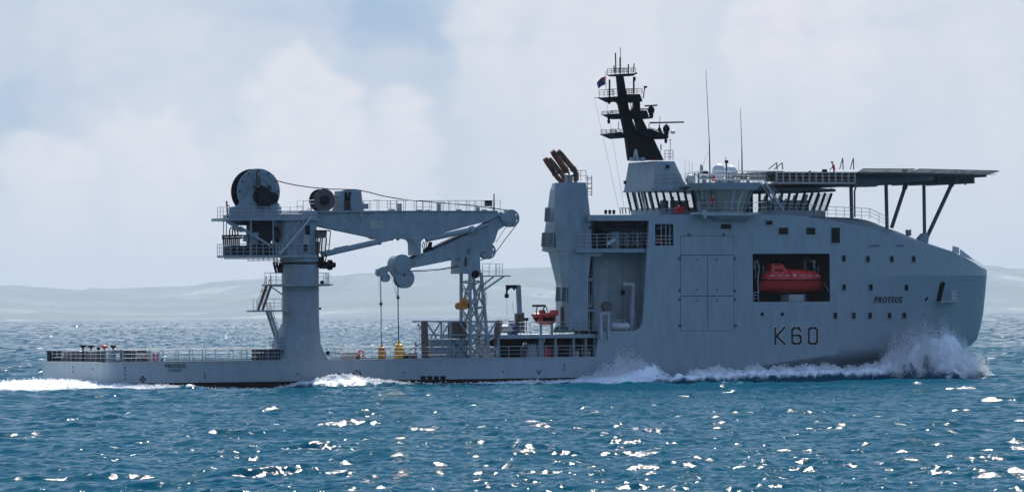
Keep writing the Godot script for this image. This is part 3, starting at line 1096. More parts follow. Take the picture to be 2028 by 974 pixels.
func build_side_details() -> void:
	# windows and scuttles of the forward block
	for w in [[1427, 443, 1449.5, 454], [1516, 436, 1531, 446], [1542, 450, 1562, 465], [1596.5, 450, 1616, 465], [1646, 450, 1665, 482]]: window_on(w[0], w[1], w[2], w[3], hull_part)
	for w in [[1672, 512], [1719.5, 513], [1767, 513], [1810.5, 513], [1672.5, 569], [1725.5, 569], [1796, 569.5], [1655, 625], [1691.5, 625], [1724, 625], [1762.5, 625], [1791.5, 625]]:
		window_on(w[0] - 4.3, w[1] - 6.8, w[0] + 4.3, w[1] + 6.8, hull_part)
	for w in [[1724, 484.5, 1742, 488], [1775, 484.5, 1792, 488]]: window_on(w[0], w[1], w[2], w[3], hull_part, "vent_slot")
	for w in [[1510, 622], [1550, 622]]:
		var c := q(w[0], w[1], 10)
		var r := MB.new()
		r.torus(c + Vector3(0, 0, 0.02), Vector3(0, 0, 1), 0.24, 0.04, 16)
		var f := part("porthole", r, M.hull, hull_part)
		var d := MB.new()
		d.lathe(c, Vector3(0, 0, 1), [[0.24, -0.05], [0.24, 0.012], [0.0, 0.013]], 16)
		part("pane", d, M.port, f)
	# big shell door: a flap over four leaves, with clamps round the edge
	var back := MB.new()
	back.extrude([q(1348, 655, 10), q(1454, 655, 10), q(1454, 467, 10), q(1348, 467, 10)], Vector3(0, 0, 0.008))
	var door := part("shell_door", back, M.dark, ship)
	for p in [[1348.6, 467.6, 1453.2, 504.4], [1348.6, 505.6, 1401.2, 585.4], [1402.2, 505.6, 1453.2, 585.4], [1348.6, 586.6, 1401.8, 654.4], [1402.8, 586.6, 1453.2, 654.4]]:
		var m := MB.new()
		m.extrude([q(p[0], p[3], 10.008), q(p[2], p[3], 10.008), q(p[2], p[1], 10.008), q(p[0], p[1], 10.008)], Vector3(0, 0, 0.03))
		part("door_panel", m, M.hull, door)
	for p in [[1346.5, 512], [1346.5, 575], [1346.5, 593], [1347, 645], [1456, 512], [1456, 576], [1456, 593], [1457, 645], [1365, 465], [1434, 465]]:
		var m := MB.new()
		m.torus(q(p[0], p[1], 10.03), Vector3(0, 0, 1), 0.13, 0.04, 10)
		part("clamp", m, M.dark, door)
	for p in [[1381.5, 514], [1420.5, 514], [1381.5, 574], [1421, 574], [1382, 594], [1421, 594]]:
		var m := MB.new()
		m.box(q(p[0] - 0.7, p[1] + 3, 10.03), q(p[0] + 0.7, p[1] - 3, 10.08))
		part("handle", m, M.dark, door)
	# pennant number in open black strokes with a pale edge
	for pass_ in 2:
		var w := 0.36 if pass_ == 0 else 0.25
		var off := 0.012 if pass_ == 0 else 0.035
		var mat: Material = M.letter_edge if pass_ == 0 else M.print
		var nm := "letter_outline" if pass_ == 0 else "letter"
		var k := MB.new()
		stroke(k, [q(1536, 650, 10), q(1536, 681, 10)], w, off)
		stroke(k, [q(1554, 649, 10), q(1538.5, 665.5, 10), q(1555, 681, 10)], w, off + 0.003)
		part(nm, k, mat, ship)
		var six := MB.new()
		stroke(six, [q(1586, 655, 10), q(1583, 649.5, 10), q(1573, 649.5, 10), q(1569.5, 653, 10), q(1569.5, 677, 10), q(1573, 680.5, 10), q(1583, 680.5, 10), q(1586.5, 677, 10), q(1586.5, 667, 10), q(1583, 664, 10), q(1571, 664, 10)], w, off)
		part(nm, six, mat, ship)
		var o := MB.new()
		stroke(o, [q(1602.5, 653, 10), q(1606, 649.5, 10), q(1615.5, 649.5, 10), q(1619, 653, 10), q(1619, 677, 10), q(1615.5, 680.5, 10), q(1606, 680.5, 10), q(1602.5, 677, 10), q(1602.5, 653, 10)], w, off)
		part(nm, o, mat, ship)
	text_on("PROTEUS", 1733, 1788, 593.5, "ship_name", 0.18)
	text_on("PROTEUS", 326, 366, 724.8, "stern_name")
	text_on("LONDON", 333.5, 358.5, 733.4, "home_port", 0.0, null, false)
	text_on("TUG", 701, 714, 735.5, "tug_mark", 0.0, null, false)
	text_on("TUG", 1061, 1073, 735, "tug_mark", 0.0, null, false)
	for p in [[700, 741], [713, 741], [1067, 740]]:
		var ar := MB.new()
		ar.extrude([q(p[0] - 2.6, p[1] - 2.6, 10.0), q(p[0], p[1] + 2.8, 10.0), q(p[0] + 2.6, p[1] - 2.6, 10.0)], Vector3(0, 0, 0.02))
		part("push_point_arrow", ar, M.print, ship)
	# thruster mark near the stern: a cross of four flared arms
	var cr := MB.new()
	var cc := q(281.5, 751, 10.0)
	for k in 4:
		var a := k * PI / 2
		var e := Vector3(cos(a), sin(a), 0); var s := Vector3(-sin(a), cos(a), 0)
		cr.extrude([cc + e * 0.06 - s * 0.05, cc + e * 0.33 - s * 0.16, cc + e * 0.33 + s * 0.16, cc + e * 0.06 + s * 0.05], Vector3(0, 0, 0.03))
	part("thruster_mark", cr, M.print, ship)
	for k in 4:
		var m := MB.new()
		m.extrude([q(833 + k * 13, 751.5, 10), q(843 + k * 13, 751.5, 10), q(843 + k * 13, 744.5, 10), q(833 + k * 13, 744.5, 10)], Vector3(0, 0, 0.03))
		part("draught_mark", m, M.black, ship)
	for p in [[206, 731], [246, 728], [246.5, 735], [246.5, 742], [246.5, 750], [404, 741.5], [404, 747], [589, 740], [670, 740], [800, 738], [997, 736.5], [1118, 721], [1118, 727], [1118, 733], [138, 729], [138, 738]]:
		var d := on_hull(p[0], p[1])
		if p[0] < 239: d = Vector3(-49.86, d.y, q(p[0], p[1], 6).z if p[0] > 150 else 0.0)
		var dots := MB.new()
		dots.box(d - Vector3(0.06, 0.09, 0.03), d + Vector3(0.06, 0.09, 0.03))
		part("drain_hole", dots, M.black, ship)
	# horizontal rubbing seam in the plating
	var seam := MB.new()
	for i in 20:
		var ua := 1455.0 + i * 12; var ub := ua + 12
		seam.bar(on_hull(ua, 624 + i * 0.1), on_hull(ub, 624.1 + i * 0.1), 0.025, 0.02, Vector3(0, 0, 1))
	part("weld_seam", seam, M.grey, ship)
	# mooring recess and its little platform near the bow
	var rec := MB.new()
	var o := []
	for p in [[1855, 599], [1864, 597], [1870, 571], [1873, 560], [1868, 557.5], [1863, 562], [1857, 590]]: o.append(on_hull(p[0], p[1]) + Vector3(0, 0, 0.03))
	rec.extrude(o, Vector3(0.01, 0, 0.04))
	var ml := part("mooring_port", rec, M.black, ship)
	var pf := MB.new()
	pf.bar(on_hull(1854, 598) + Vector3(0, 0, 0.5), on_hull(1893, 596.5) + Vector3(0, 0, 0.5), 1.1, 0.12)
	part("mooring_platform", pf, M.pale, ml)
	var rl := MB.new()
	rl.rail([on_hull(1879, 597) + Vector3(0, 0, 0.95), on_hull(1887, 596.5) + Vector3(0, 0, 0.95)], 1.15, 3, 0.25, 0.035)
	part("railing", rl, M.white, ml)
	var tn := MB.new()
	tn.bar(on_hull(1834, 595) + Vector3(0, 0, 0.03), on_hull(1838.5, 588.5) + Vector3(0, 0, 0.03), 0.2, 0.06, Vector3(0, 0, 1))
	part("fairlead", tn, M.black, ship)
	# anchor pocket just above the spray
	var ap := MB.new()
	var pk := []
	for p in [[1842, 657], [1867, 656], [1862, 668], [1857, 674], [1848, 668]]: pk.append(on_hull(p[0], p[1]) + Vector3(0, -0.02, 0.03))
	ap.extrude(pk, Vector3(0.02, 0, 0.05))
	var pocket := part("anchor_pocket", ap, M.black, ship)
	var an := MB.new()
	an.tube(on_hull(1849, 666) + Vector3(0, 0, 0.25), on_hull(1864, 658) + Vector3(0, 0, 0.25), 0.13)
	an.tube(on_hull(1858, 657) + Vector3(0, 0, 0.25), on_hull(1864, 668) + Vector3(0, 0, 0.25), 0.15)
	part("anchor", an, M.brown, pocket)
	# pale bulwark plates over the stem
	var pl := MB.new()
	for i in 2:
		var ua: float = [1888.0, 1903.0][i]; var ub: float = [1901.0, 1935.0][i]
		var va: float = [486.0, 492.0][i]; var vb: float = [490.0, 511.0][i]
		var a := on_hull(ua, va + 12); var b := on_hull(ub, vb + 12 - i * 6)
		var c := q(ub, vb + i * 6, b.z - 0.7); var d := q(ua, va + 1, a.z - 0.7)
		pl.quad(a + Vector3(0, -0.05, 0), b + Vector3(0, -0.05, 0), c, d)
		pl.quad(d, c, b + Vector3(0, -0.05, -0.1), a + Vector3(0, -0.05, -0.1))
	part("stem_bulwark", pl, M.pale, ship)
	# lifeboat bay: the hollow itself, its posts and the cradle
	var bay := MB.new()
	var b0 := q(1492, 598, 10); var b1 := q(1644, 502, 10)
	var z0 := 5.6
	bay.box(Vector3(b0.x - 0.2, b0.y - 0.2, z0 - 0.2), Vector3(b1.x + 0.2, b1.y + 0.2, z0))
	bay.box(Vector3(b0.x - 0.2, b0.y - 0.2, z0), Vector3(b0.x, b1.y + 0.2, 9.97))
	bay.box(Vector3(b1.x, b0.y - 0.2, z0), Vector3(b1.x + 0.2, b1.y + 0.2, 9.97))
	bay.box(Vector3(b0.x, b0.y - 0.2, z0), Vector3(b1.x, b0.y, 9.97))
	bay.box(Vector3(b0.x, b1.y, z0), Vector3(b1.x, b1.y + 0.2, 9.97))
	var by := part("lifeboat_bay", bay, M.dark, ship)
	for sx in [0, 1]:
		var dv := MB.new()
		var bx: float = [b0.x + 0.9, b1.x - 1.2][sx]
		dv.bar(Vector3(bx, b0.y, 6.4), Vector3(bx, b1.y - 0.4, 6.4), 0.3)
		dv.bar(Vector3(bx, b1.y - 0.5, 6.4), Vector3(bx, b1.y - 0.9, 8.8), 0.3)
		dv.tube(Vector3(bx, b1.y - 0.9, 8.6), Vector3(bx, b1.y - 1.6, 8.6), 0.1)
		dv.tube(Vector3(bx + 0.3, b1.y - 1.2, 8.3), Vector3(bx + 0.3, b1.y - 2.6, 8.2), 0.05)
		part("davit", dv, M.grey, by)
	var cd := MB.new()
	var c0 := q(1557, 597, 8.6); var c1 := q(1587, 583, 8.6)
	cd.box(Vector3(c0.x, c0.y, 7.4), Vector3(c1.x, c1.y, 9.4))
	part("cradle", cd, M.pale, by)
	var gr := MB.new()
	gr.rail([q(1494, 597, 9.6), q(1503, 597, 9.6)], 1.0, 3, 0.5, 0.04)
	gr.path([q(1500, 515, 9), q(1504, 530, 9), q(1501, 560, 9), q(1503, 580, 9)], 0.07)
	part("railing", gr, M.rail, by)
	var ln := MB.new()
	ln.tube(q(1632, 560, 9.5), q(1645, 579, 10.06), 0.022)
	ln.tube(q(1645, 579, 10.06), on_hull(1692, 626) + Vector3(0, 0, 0.06), 0.014)
	part("painter_line", ln, M.cream, ship)
	# mooring opening forward of the boat deck
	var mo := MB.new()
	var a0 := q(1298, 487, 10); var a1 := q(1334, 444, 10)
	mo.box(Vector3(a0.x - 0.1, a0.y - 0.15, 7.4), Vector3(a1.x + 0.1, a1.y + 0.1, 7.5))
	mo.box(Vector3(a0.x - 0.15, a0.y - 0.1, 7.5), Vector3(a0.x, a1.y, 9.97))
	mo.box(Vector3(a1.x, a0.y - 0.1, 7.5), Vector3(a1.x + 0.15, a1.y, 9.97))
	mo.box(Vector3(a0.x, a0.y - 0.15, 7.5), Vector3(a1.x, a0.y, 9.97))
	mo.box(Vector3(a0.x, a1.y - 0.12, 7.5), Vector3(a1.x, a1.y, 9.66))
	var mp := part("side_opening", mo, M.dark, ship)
	var bars := MB.new()
	bars.tube(q(1298, 487, 9.8), q(1334, 487, 9.8), 0.04)
	for u in [1310, 1319, 1327]: bars.tube(q(u, 487, 9.8), q(u, 445, 9.8), 0.05)
	for v in [467, 474, 481]: bars.tube(q(1298, v, 9.8), q(1334, v, 9.8), 0.04)
	part("railing", bars, M.rail, mp)
	var ro := MB.new()
	ro.cbox(q(1302, 476, 8.4), Vector3(0.6, 0.5, 0.5))
	part("hose_box", ro, M.red, mp)
	var gl := MB.new()
	gl.bar(q(1300, 452, 8.6), q(1326, 447, 8.6), 0.5, 0.2)
	part("fairlead_beam", gl, M.pale, mp)

func build_stern_deck() -> void:
	var yd := DECK + 0.08
	var xa := -49.3
	# guard rails: starboard to the crane, over the stern, and along the port side
	var runs := [[[Vector3(-48.0, yd, 9.8), q(556, 713, 9.8)]], [[q(664, 712, 9.8), q(835, 711, 9.8)]], [[q(835, 711, 9.8), q(1178, 709, 9.8)]], [[Vector3(-48.2, yd, 9.6), Vector3(xa, yd, 8.3), Vector3(xa, yd, -9.6), Vector3(-48.2, yd, -9.8)]], [[Vector3(-48.0, yd, -9.8), Vector3(-20, yd, -9.8)]], [[Vector3(-20, yd, -9.8), Vector3(4, yd, -9.8)]]]
	for r in runs:
		var m := MB.new()
		for p in r[0]: p.y = yd
		var pts := []
		for p in r[0]: pts.append(Vector3(p.x, yd, p.z))
		m.rail(pts, 1.2, 3, 1.45, 0.03)
		part("guard_rail", m, M.rail, ship)
	# taller stanchions along the starboard rail
	for u in [353, 380, 407, 461, 488]:
		var m := MB.new()
		var b := q(u, 715, 9.6)
		m.tube(Vector3(b.x, yd, 9.6), Vector3(b.x, yd + 1.28, 9.6), 0.045)
		part("stanchion", m, M.rail, ship)
	# bitts and rollers at the stern corner
	for u in [97, 107, 116]:
		var m := MB.new()
		var b := g("D", (u - 60) / 0.2071, 370, -8.6)
		m.lathe(Vector3(b.x, yd, b.z), Vector3.UP, [[0.28, 0.0], [0.28, 0.9], [0.36, 0.95], [0.36, 1.1], [0.0, 1.12]], 12)
		part("roller_fairlead", m, M.dark, ship)

func build_pedestal() -> void:
	var m := MB.new()
	var zc := 8.0
	var top := q(594, 519, zc); var cx := top.x
	var R := 1.92
	var ym := q(594, 640, zc).y
	var rings := []
	var L := [[q(594, 640, 8).y, q(559, 640, 8).x, q(629, 640, 8).x], [q(594, 660, 8).y, q(559.5, 660, 9).x, q(635, 660, 9).x], [q(594, 680, 8).y, q(560, 680, 10).x, q(641.5, 680, 10).x], [q(594, 697, 8).y, q(561, 697, 10).x, q(647.5, 697, 10).x], [q(594, 705, 8).y, q(560, 705, 10).x, q(651, 705, 10).x], [DECK + 0.25, q(557, 710, 10).x, q(655, 710, 10).x], [DECK + 0.02, q(553, 713, 10).x, q(661, 713, 10).x]]
	L.reverse()
	var N := 32
	for k in L.size():
		var t := float(k) / (L.size() - 1)        # 0 at the deck, 1 where it is round
		var ring := []
		for i in N:
			var a := TAU * i / N
			var ex := 2.0 / lerpf(9.0, 2.0, t)
			var sx := signf(cos(a)) * pow(absf(cos(a)), ex); var sz := signf(sin(a)) * pow(absf(sin(a)), ex)
			var mx: float = (L[k][1] + L[k][2]) / 2; var hx: float = (L[k][2] - L[k][1]) / 2
			ring.append(Vector3(mx + sx * hx, L[k][0], lerpf(7.75, zc, t) + sz * lerpf(2.24, R, t)))
		rings.append(ring)
	var rr := []
	for r in rings:
		var row: Array = r.duplicate(); row.append(r[0]); rr.append(row)
	m.grid(rr, true)
	m.lathe(Vector3(cx, ym, zc), Vector3.UP, [[R, 0.0], [R, top.y - ym]], 36)
	var ped := part("crane_pedestal", m, M.grey, ship)
	var seam := MB.new()
	for v in [640, 575]: seam.torus(Vector3(cx, q(594, v, 8).y, zc), Vector3.UP, R, 0.02, 36)
	part("weld_seam", seam, M.grey, ped)
	# ring platform round the pedestal, with landings and stairs on its after side
	var pl := MB.new()
	var yp := g("B", 450, 222, 8).y
	pl.lathe(Vector3(cx, yp, zc), Vector3.UP, [[R, -0.16], [3.0, -0.16], [3.0, 0.06], [R, 0.06]], 28)
	pl.box(Vector3(g("B", 222, 222, 8.6).x, yp - 0.1, 7.6), Vector3(cx - 1.7, yp + 0.04, 9.4))
	pl.box(Vector3(cx + 1.7, yp - 0.1, 7.2), Vector3(g("B", 665, 222, 8.6).x, yp + 0.04, 9.6))
	pl.bar(g("B", 262, 235, 9.2), g("B", 345, 290, 9.2), 0.12)
	pl.bar(g("B", 262, 235, 8.0), g("B", 345, 290, 8.0), 0.12)
	part("ring_platform", pl, M.grey, ped)
	var r1 := MB.new()
	r1.rail([g("B", 222, 218, 9.4), g("B", 340, 218, 9.4)], 1.15, 3, 0.6, 0.03)
	r1.rail([g("B", 222, 218, 7.6), g("B", 300, 218, 7.6)], 1.15, 3, 0.8, 0.03)
	r1.rail([g("B", 590, 218, 9.6), g("B", 665, 218, 9.6), g("B", 640, 218, 7.2)], 1.15, 3, 0.7, 0.03)
	part("railing", r1, M.rail, ped)
	var lamp := MB.new()
	lamp.lathe(g("B", 618, 205, 9.2), Vector3.UP, [[0.0, -0.2], [0.2, -0.15], [0.24, 0.1], [0.0, 0.2]], 10)
	part("flood_light", lamp, M.dark, ped)
	var s1 := MB.new()
	s1.stairs(g("B", 190, 400, 8.8), g("B", 250, 225, 8.8), Vector3(0, 0, 1.3))
	part("upper_stair", s1, M.brown, ped)
	var p2 := MB.new()
	p2.box(g("B", 142, 398, 9.5), g("B", 345, 408, 7.6))
	part("stair_landing", p2, M.grey, ped)
	var r2 := MB.new()
	r2.rail([g("B", 142, 398, 7.6), g("B", 142, 398, 9.5), g("B", 166, 398, 9.5)], 1.15, 3, 0.5, 0.03)
	r2.rail([g("B", 235, 398, 9.5), g("B", 338, 398, 9.5)], 1.15, 3, 0.7, 0.03)
	part("railing", r2, M.rail, ped)
	var s2 := MB.new()
	s2.stairs(g("B", 305, 590, 8.9), g("B", 245, 405, 8.9), Vector3(0, 0, 0.9))
	part("lower_stair", s2, M.grey, ped)
	var p3 := MB.new()
	p3.box(g("B", 225, 662, 9.7), g("B", 375, 668, 7.2))
	p3.bar(g("B", 300, 590, 9.4), g("B", 318, 662, 9.4), 0.12)
	part("lower_landing", p3, M.grey, ped)
	var r3 := MB.new()
	r3.rail([g("B", 225, 662, 9.7), g("B", 290, 662, 9.7)], 1.1, 3, 0.5, 0.03)
	r3.rail([g("B", 300, 662, 9.7), g("B", 370, 662, 9.7)], 1.6, 4, 0.4, 0.035)
	part("railing", r3, M.rail, ped)
	var f := MB.new()
	f.lathe(g("B", 590, 385, 8.4), Vector3(1, 0, 0), [[0.0, 0.0], [0.12, 0.05], [0.12, 0.3], [0.0, 0.32]], 10)
	part("lamp_housing", f, M.black, ped)
	# machinery crate abaft the pedestal
	var mc := MB.new()
	var c0 := g("B", 180, 745, 9.4); var c1 := g("B", 368, 668, 9.4)
	mc.box(Vector3(c0.x, DECK, 7.4), Vector3(c1.x, c1.y, 9.4))
	var t := thing("hydraulic_power_pack", "dark louvred machinery box at the foot of the crane stair", "machinery box", Vector3(c0.x, DECK, 8.4))
	part("casing", mc, M.dark, t)
	var w := c1.x - c0.x
	for k in 9:
		var sl := MB.new()
		sl.bar(Vector3(c0.x + 0.1 + k * w / 9.0, DECK + 0.1, 9.43), Vector3(c0.x + 0.1 + k * w / 9.0, c1.y - 0.1, 9.43), 0.05, 0.06)
		part("rib", sl, M.grey, t)
	var lid := MB.new()
	lid.box(Vector3(c0.x - 0.05, c1.y, 7.35), Vector3(c1.x + 0.05, c1.y + 0.08, 9.46))
	part("lid", lid, M.grey, t)
	var tn := MB.new()
	tn.cbox(g("B", 330, 625, 9.0), Vector3(0.9, 1.3, 0.8))
	part("valve_block", tn, M.grey, t)
	# mooring bollard
	var gg := MB.new()
	gg.bar(g("B", 655, 705, 9.9), g("B", 655, 680, 9.9), 0.3)
	part("bollard", gg, M.black, ped)

# ---------------------------------------------------------------- structures abaft the bridge
func build_aft_structure() -> void:
	var ybd := q(1230, 655, 10).y        # boat deck
	var yup := q(1080, 662, 9).y         # working deck over the covered after end
	# boat-deck recess: tall pale inner wall, end wall, floor
	var w := MB.new()
	var xl := q(1177, 570, 6.4).x
	var xr := 12.2
	var ytop := q(1200, 437, 10).y
	var ypl := q(1210, 492, 10).y        # gallery deck
	w.box(Vector3(xl, ybd, 6.0), Vector3(xr, ypl - 0.1, 6.4))
	w.box(Vector3(xr - 0.25, ybd, 6.4), Vector3(xr, ypl - 0.1, 9.64))
	w.tube(Vector3(xl + 0.1, ybd, 6.2), Vector3(xl + 0.1, ypl - 0.1, 6.2), 0.28, -1, 10)
	part("recess_wall", w, M.pale, ship)
	var fl := MB.new()
	fl.box(Vector3(5.6, ybd - 0.15, 3.5), Vector3(xr, ybd, 9.62))
	part("boat_deck", fl, M.deck, ship)
	var seam := MB.new()
	for x in [0.33, 0.62]: seam.bar(Vector3(lerpf(xl, xr, x), ybd, 6.41), Vector3(lerpf(xl, xr, x), ypl - 0.2, 6.41), 0.03, 0.03)
	seam.bar(Vector3(xl, (ybd + ypl) / 2, 6.41), Vector3(xr, (ybd + ypl) / 2, 6.41), 0.03, 0.03)
	part("weld_seam", seam, M.grey, ship)
	# gallery with rail, and the clutter behind it
	var ga := MB.new()
	var gx := q(1143, 490, 9.8).x
	ga.box(Vector3(gx, ypl - 0.42, 5.2), Vector3(q(1282, 490, 10).x, ypl, 9.62))
	ga.extrude([Vector3(gx + 0.3, ypl - 0.42, 9.3), Vector3(gx + 3.2, ypl - 0.42, 9.3), Vector3(gx + 3.0, ypl - 0.8, 9.3), Vector3(gx + 1.2, ypl - 0.8, 9.3)], Vector3(0, 0, -2))
	var gal := part("gallery", ga, M.grey, ship)
	var rl := MB.new()
	rl.rail([Vector3(gx + 0.1, ypl, 6.0), Vector3(gx + 0.1, ypl, 9.5), q(1283, 490, 9.5)], 1.5, 4, 1.2, 0.035)
	part("railing", rl, M.rail, gal)
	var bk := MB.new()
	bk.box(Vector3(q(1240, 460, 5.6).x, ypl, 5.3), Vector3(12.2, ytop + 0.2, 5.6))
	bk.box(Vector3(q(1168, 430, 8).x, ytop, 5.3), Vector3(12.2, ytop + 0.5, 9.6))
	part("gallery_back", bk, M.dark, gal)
	var pi := MB.new()
	for k in 6: pi.tube(q(1222 + k * 8, 488, 6.2), q(1222 + k * 8, 442, 6.2), 0.11 + 0.05 * (k % 3))
	for v in [446, 456, 470]: pi.tube(q(1196, v, 6.4), q(1284, v - 2, 6.4), 0.09)
	pi.bar(q(1250, 488, 6.8), q(1284, 446, 6.8), 0.14)
	pi.bar(q(1262, 488, 6.8), q(1286, 458, 6.8), 0.14)
	part("pipework", pi, M.grey, gal)
	var tr := MB.new()
	tr.bar(q(1183, 442, 9.2), q(1238, 438, 9.2), 0.3, 0.22)
	tr.bar(q(1167, 452, 9.2), q(1196, 434, 9.2), 0.22)
	tr.bar(q(1183, 450, 8.2), q(1262, 447, 8.2), 0.35, 0.5)
	part("hoist_beam", tr, M.dark, gal)
	var bx := MB.new()
	bx.rbox(Vector3(q(1207, 488, 7).x, ypl, 6.6), q(1228, 458, 7.6), 0.08)
	part("locker", bx, M.grey, gal)
	var rf := MB.new()
	rf.tube(q(1202, 484, 8.4), q(1218, 474, 8.4), 0.22, -1, 10)
	part("raft_canister", rf, M.white, gal)
	# centre block between the recess and the funnel, with small balconies
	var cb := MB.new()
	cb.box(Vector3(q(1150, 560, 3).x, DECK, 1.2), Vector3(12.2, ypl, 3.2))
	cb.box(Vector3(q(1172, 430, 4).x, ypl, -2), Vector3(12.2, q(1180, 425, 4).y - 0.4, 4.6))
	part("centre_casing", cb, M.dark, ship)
	for b in [[1147, 1175, 551, 535], [1131, 1172, 603, 583], [1150, 1178, 612, 598]]:
		var m := MB.new()
		var a := q(b[0], b[2], 6.6); var c := q(b[1], b[2], 6.6)
		m.box(Vector3(a.x, a.y - 0.3, 3.2), Vector3(c.x, a.y, 6.6))
		var bal := part("balcony", m, M.pale, ship)
		var r := MB.new()
		r.rail([Vector3(a.x, a.y, 3.4), Vector3(a.x, a.y, 6.5), Vector3(c.x, a.y, 6.5)], 0.95, 3, 0.7, 0.03)
		part("railing", r, M.rail, bal)
	var post := MB.new()
	for u in [1154, 1167]: post.tube(q(u, 655, 6), q(u, 550, 6), 0.09)
	part("service_pipe", post, M.pale, ship)
	# shiny plate on the after face beside the funnel
	var sp := MB.new()
	sp.extrude([q(1127, 545, 6.6), q(1165, 545, 3.6), q(1165, 458, 3.6), q(1138, 482, 5.6), q(1127, 495, 6.6)], Vector3(0.25, 0, 0.02))
	part("casing_plate", sp, M.gloss, ship)

	# working deck above the covered after end
	var ud := MB.new()
	var x0 := q(990, 662, 9.4).x
	var x1 := q(1187, 662, 9.4).x
	ud.box(Vector3(x0, yup - 0.42, -6), Vector3(x1, yup, 9.4))
	var wd := part("working_deck", ud, M.grey, ship)
	var ur := MB.new()
	ur.rail([Vector3(x0 + 0.1, yup, -5.8), Vector3(x0 + 0.1, yup, 9.3), Vector3(x1, yup, 9.3)], 1.3, 3, 1.15, 0.032)
	part("railing", ur, M.rail, wd)
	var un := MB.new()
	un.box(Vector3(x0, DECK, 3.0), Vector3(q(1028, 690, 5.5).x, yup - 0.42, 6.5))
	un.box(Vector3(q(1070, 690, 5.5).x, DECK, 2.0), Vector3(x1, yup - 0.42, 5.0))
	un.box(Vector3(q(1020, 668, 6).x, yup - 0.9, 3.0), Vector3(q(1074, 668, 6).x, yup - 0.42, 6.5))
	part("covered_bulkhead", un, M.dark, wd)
	for u in [987, 1069, 1100, 1136, 1160, 1178]:
		var m := MB.new()
		var b := q(u, 705, 8.8)
		m.bar(Vector3(b.x, DECK, 8.8), Vector3(b.x, yup - 0.42, 8.8), 0.26)
		part("deck_post", m, M.grey, wd)
	var kn := MB.new()
	kn.extrude([q(1068, 668, 8.8), q(1082, 668, 8.8), q(1074, 690, 8.8), q(1069, 690, 8.8)], Vector3(0, 0, -0.2))
	part("bracket", kn, M.grey, wd)
	# tall posts with a reel that stand outside the recess
	var tp := MB.new()
	for u in [1191, 1206]: tp.bar(q(u, 672, 10.2), q(u - 1, 622, 10.2), 0.26)
	tp.bar(q(1187, 622, 10.2), q(1208, 620, 10.2), 0.3)
	var fr := part("roller_frame", tp, M.pale, ship)
	var re := MB.new()
	re.lathe(q(1199, 606, 9.4), Vector3(0, 0, 1), [[0.0, 0.0], [0.52, 0.0], [0.52, 0.12], [0.3, 0.12], [0.3, 0.5], [0.52, 0.5], [0.52, 0.62], [0.0, 0.62]], 18)
	part("hose_reel", re, M.brown, fr)
	# boat-deck fittings
	var dc := thing("small_davit", "pale slewing davit standing in the recess above the white raft canister", "davit", q(1248, 654, 8.6))
	var dm := MB.new()
	dm.bar(q(1250, 655, 8.6), q(1254, 563, 8.6), 0.36)
	dm.bar(q(1258, 655, 8.6), q(1254, 600, 8.6), 0.2)
	part("column", dm, M.pale, dc)
	var dj := MB.new()
	dj.bar(q(1257, 563, 8.6), q(1233, 562, 8.6), 0.34)
	part("jib", dj, M.pale, dc)
	var dh := MB.new()
	dh.tube(q(1234, 564, 8.6), q(1234, 576, 8.6), 0.04)
	dh.cbox(q(1234, 579, 8.6), Vector3(0.34, 0.5, 0.34))
	dh.tube(q(1234, 583, 8.6), q(1234, 640, 8.6), 0.025)
	part("hook_block", dh, M.black, dc)
	var rc := MB.new()
	rc.lathe(q(1210, 647, 8.8), Vector3(1, 0, 0), [[0.0, 0.0], [0.36, 0.06], [0.42, 0.2], [0.42, 1.05], [0.46, 1.07], [0.46, 1.2], [0.42, 1.22], [0.42, 1.9], [0.36, 2.05], [0.0, 2.1]], 16)
	solo("life_raft_canister", rc, M.white, "white life raft canister lying behind the boat deck rail", "life raft", q(1210, 655, 8.8))
	var br := MB.new()
	br.rail([q(1187, 655, 9.5), q(1240, 655, 9.5)], 1.1, 3, 0.9, 0.035)
	part("boat_deck_rail", br, M.rail, ship)

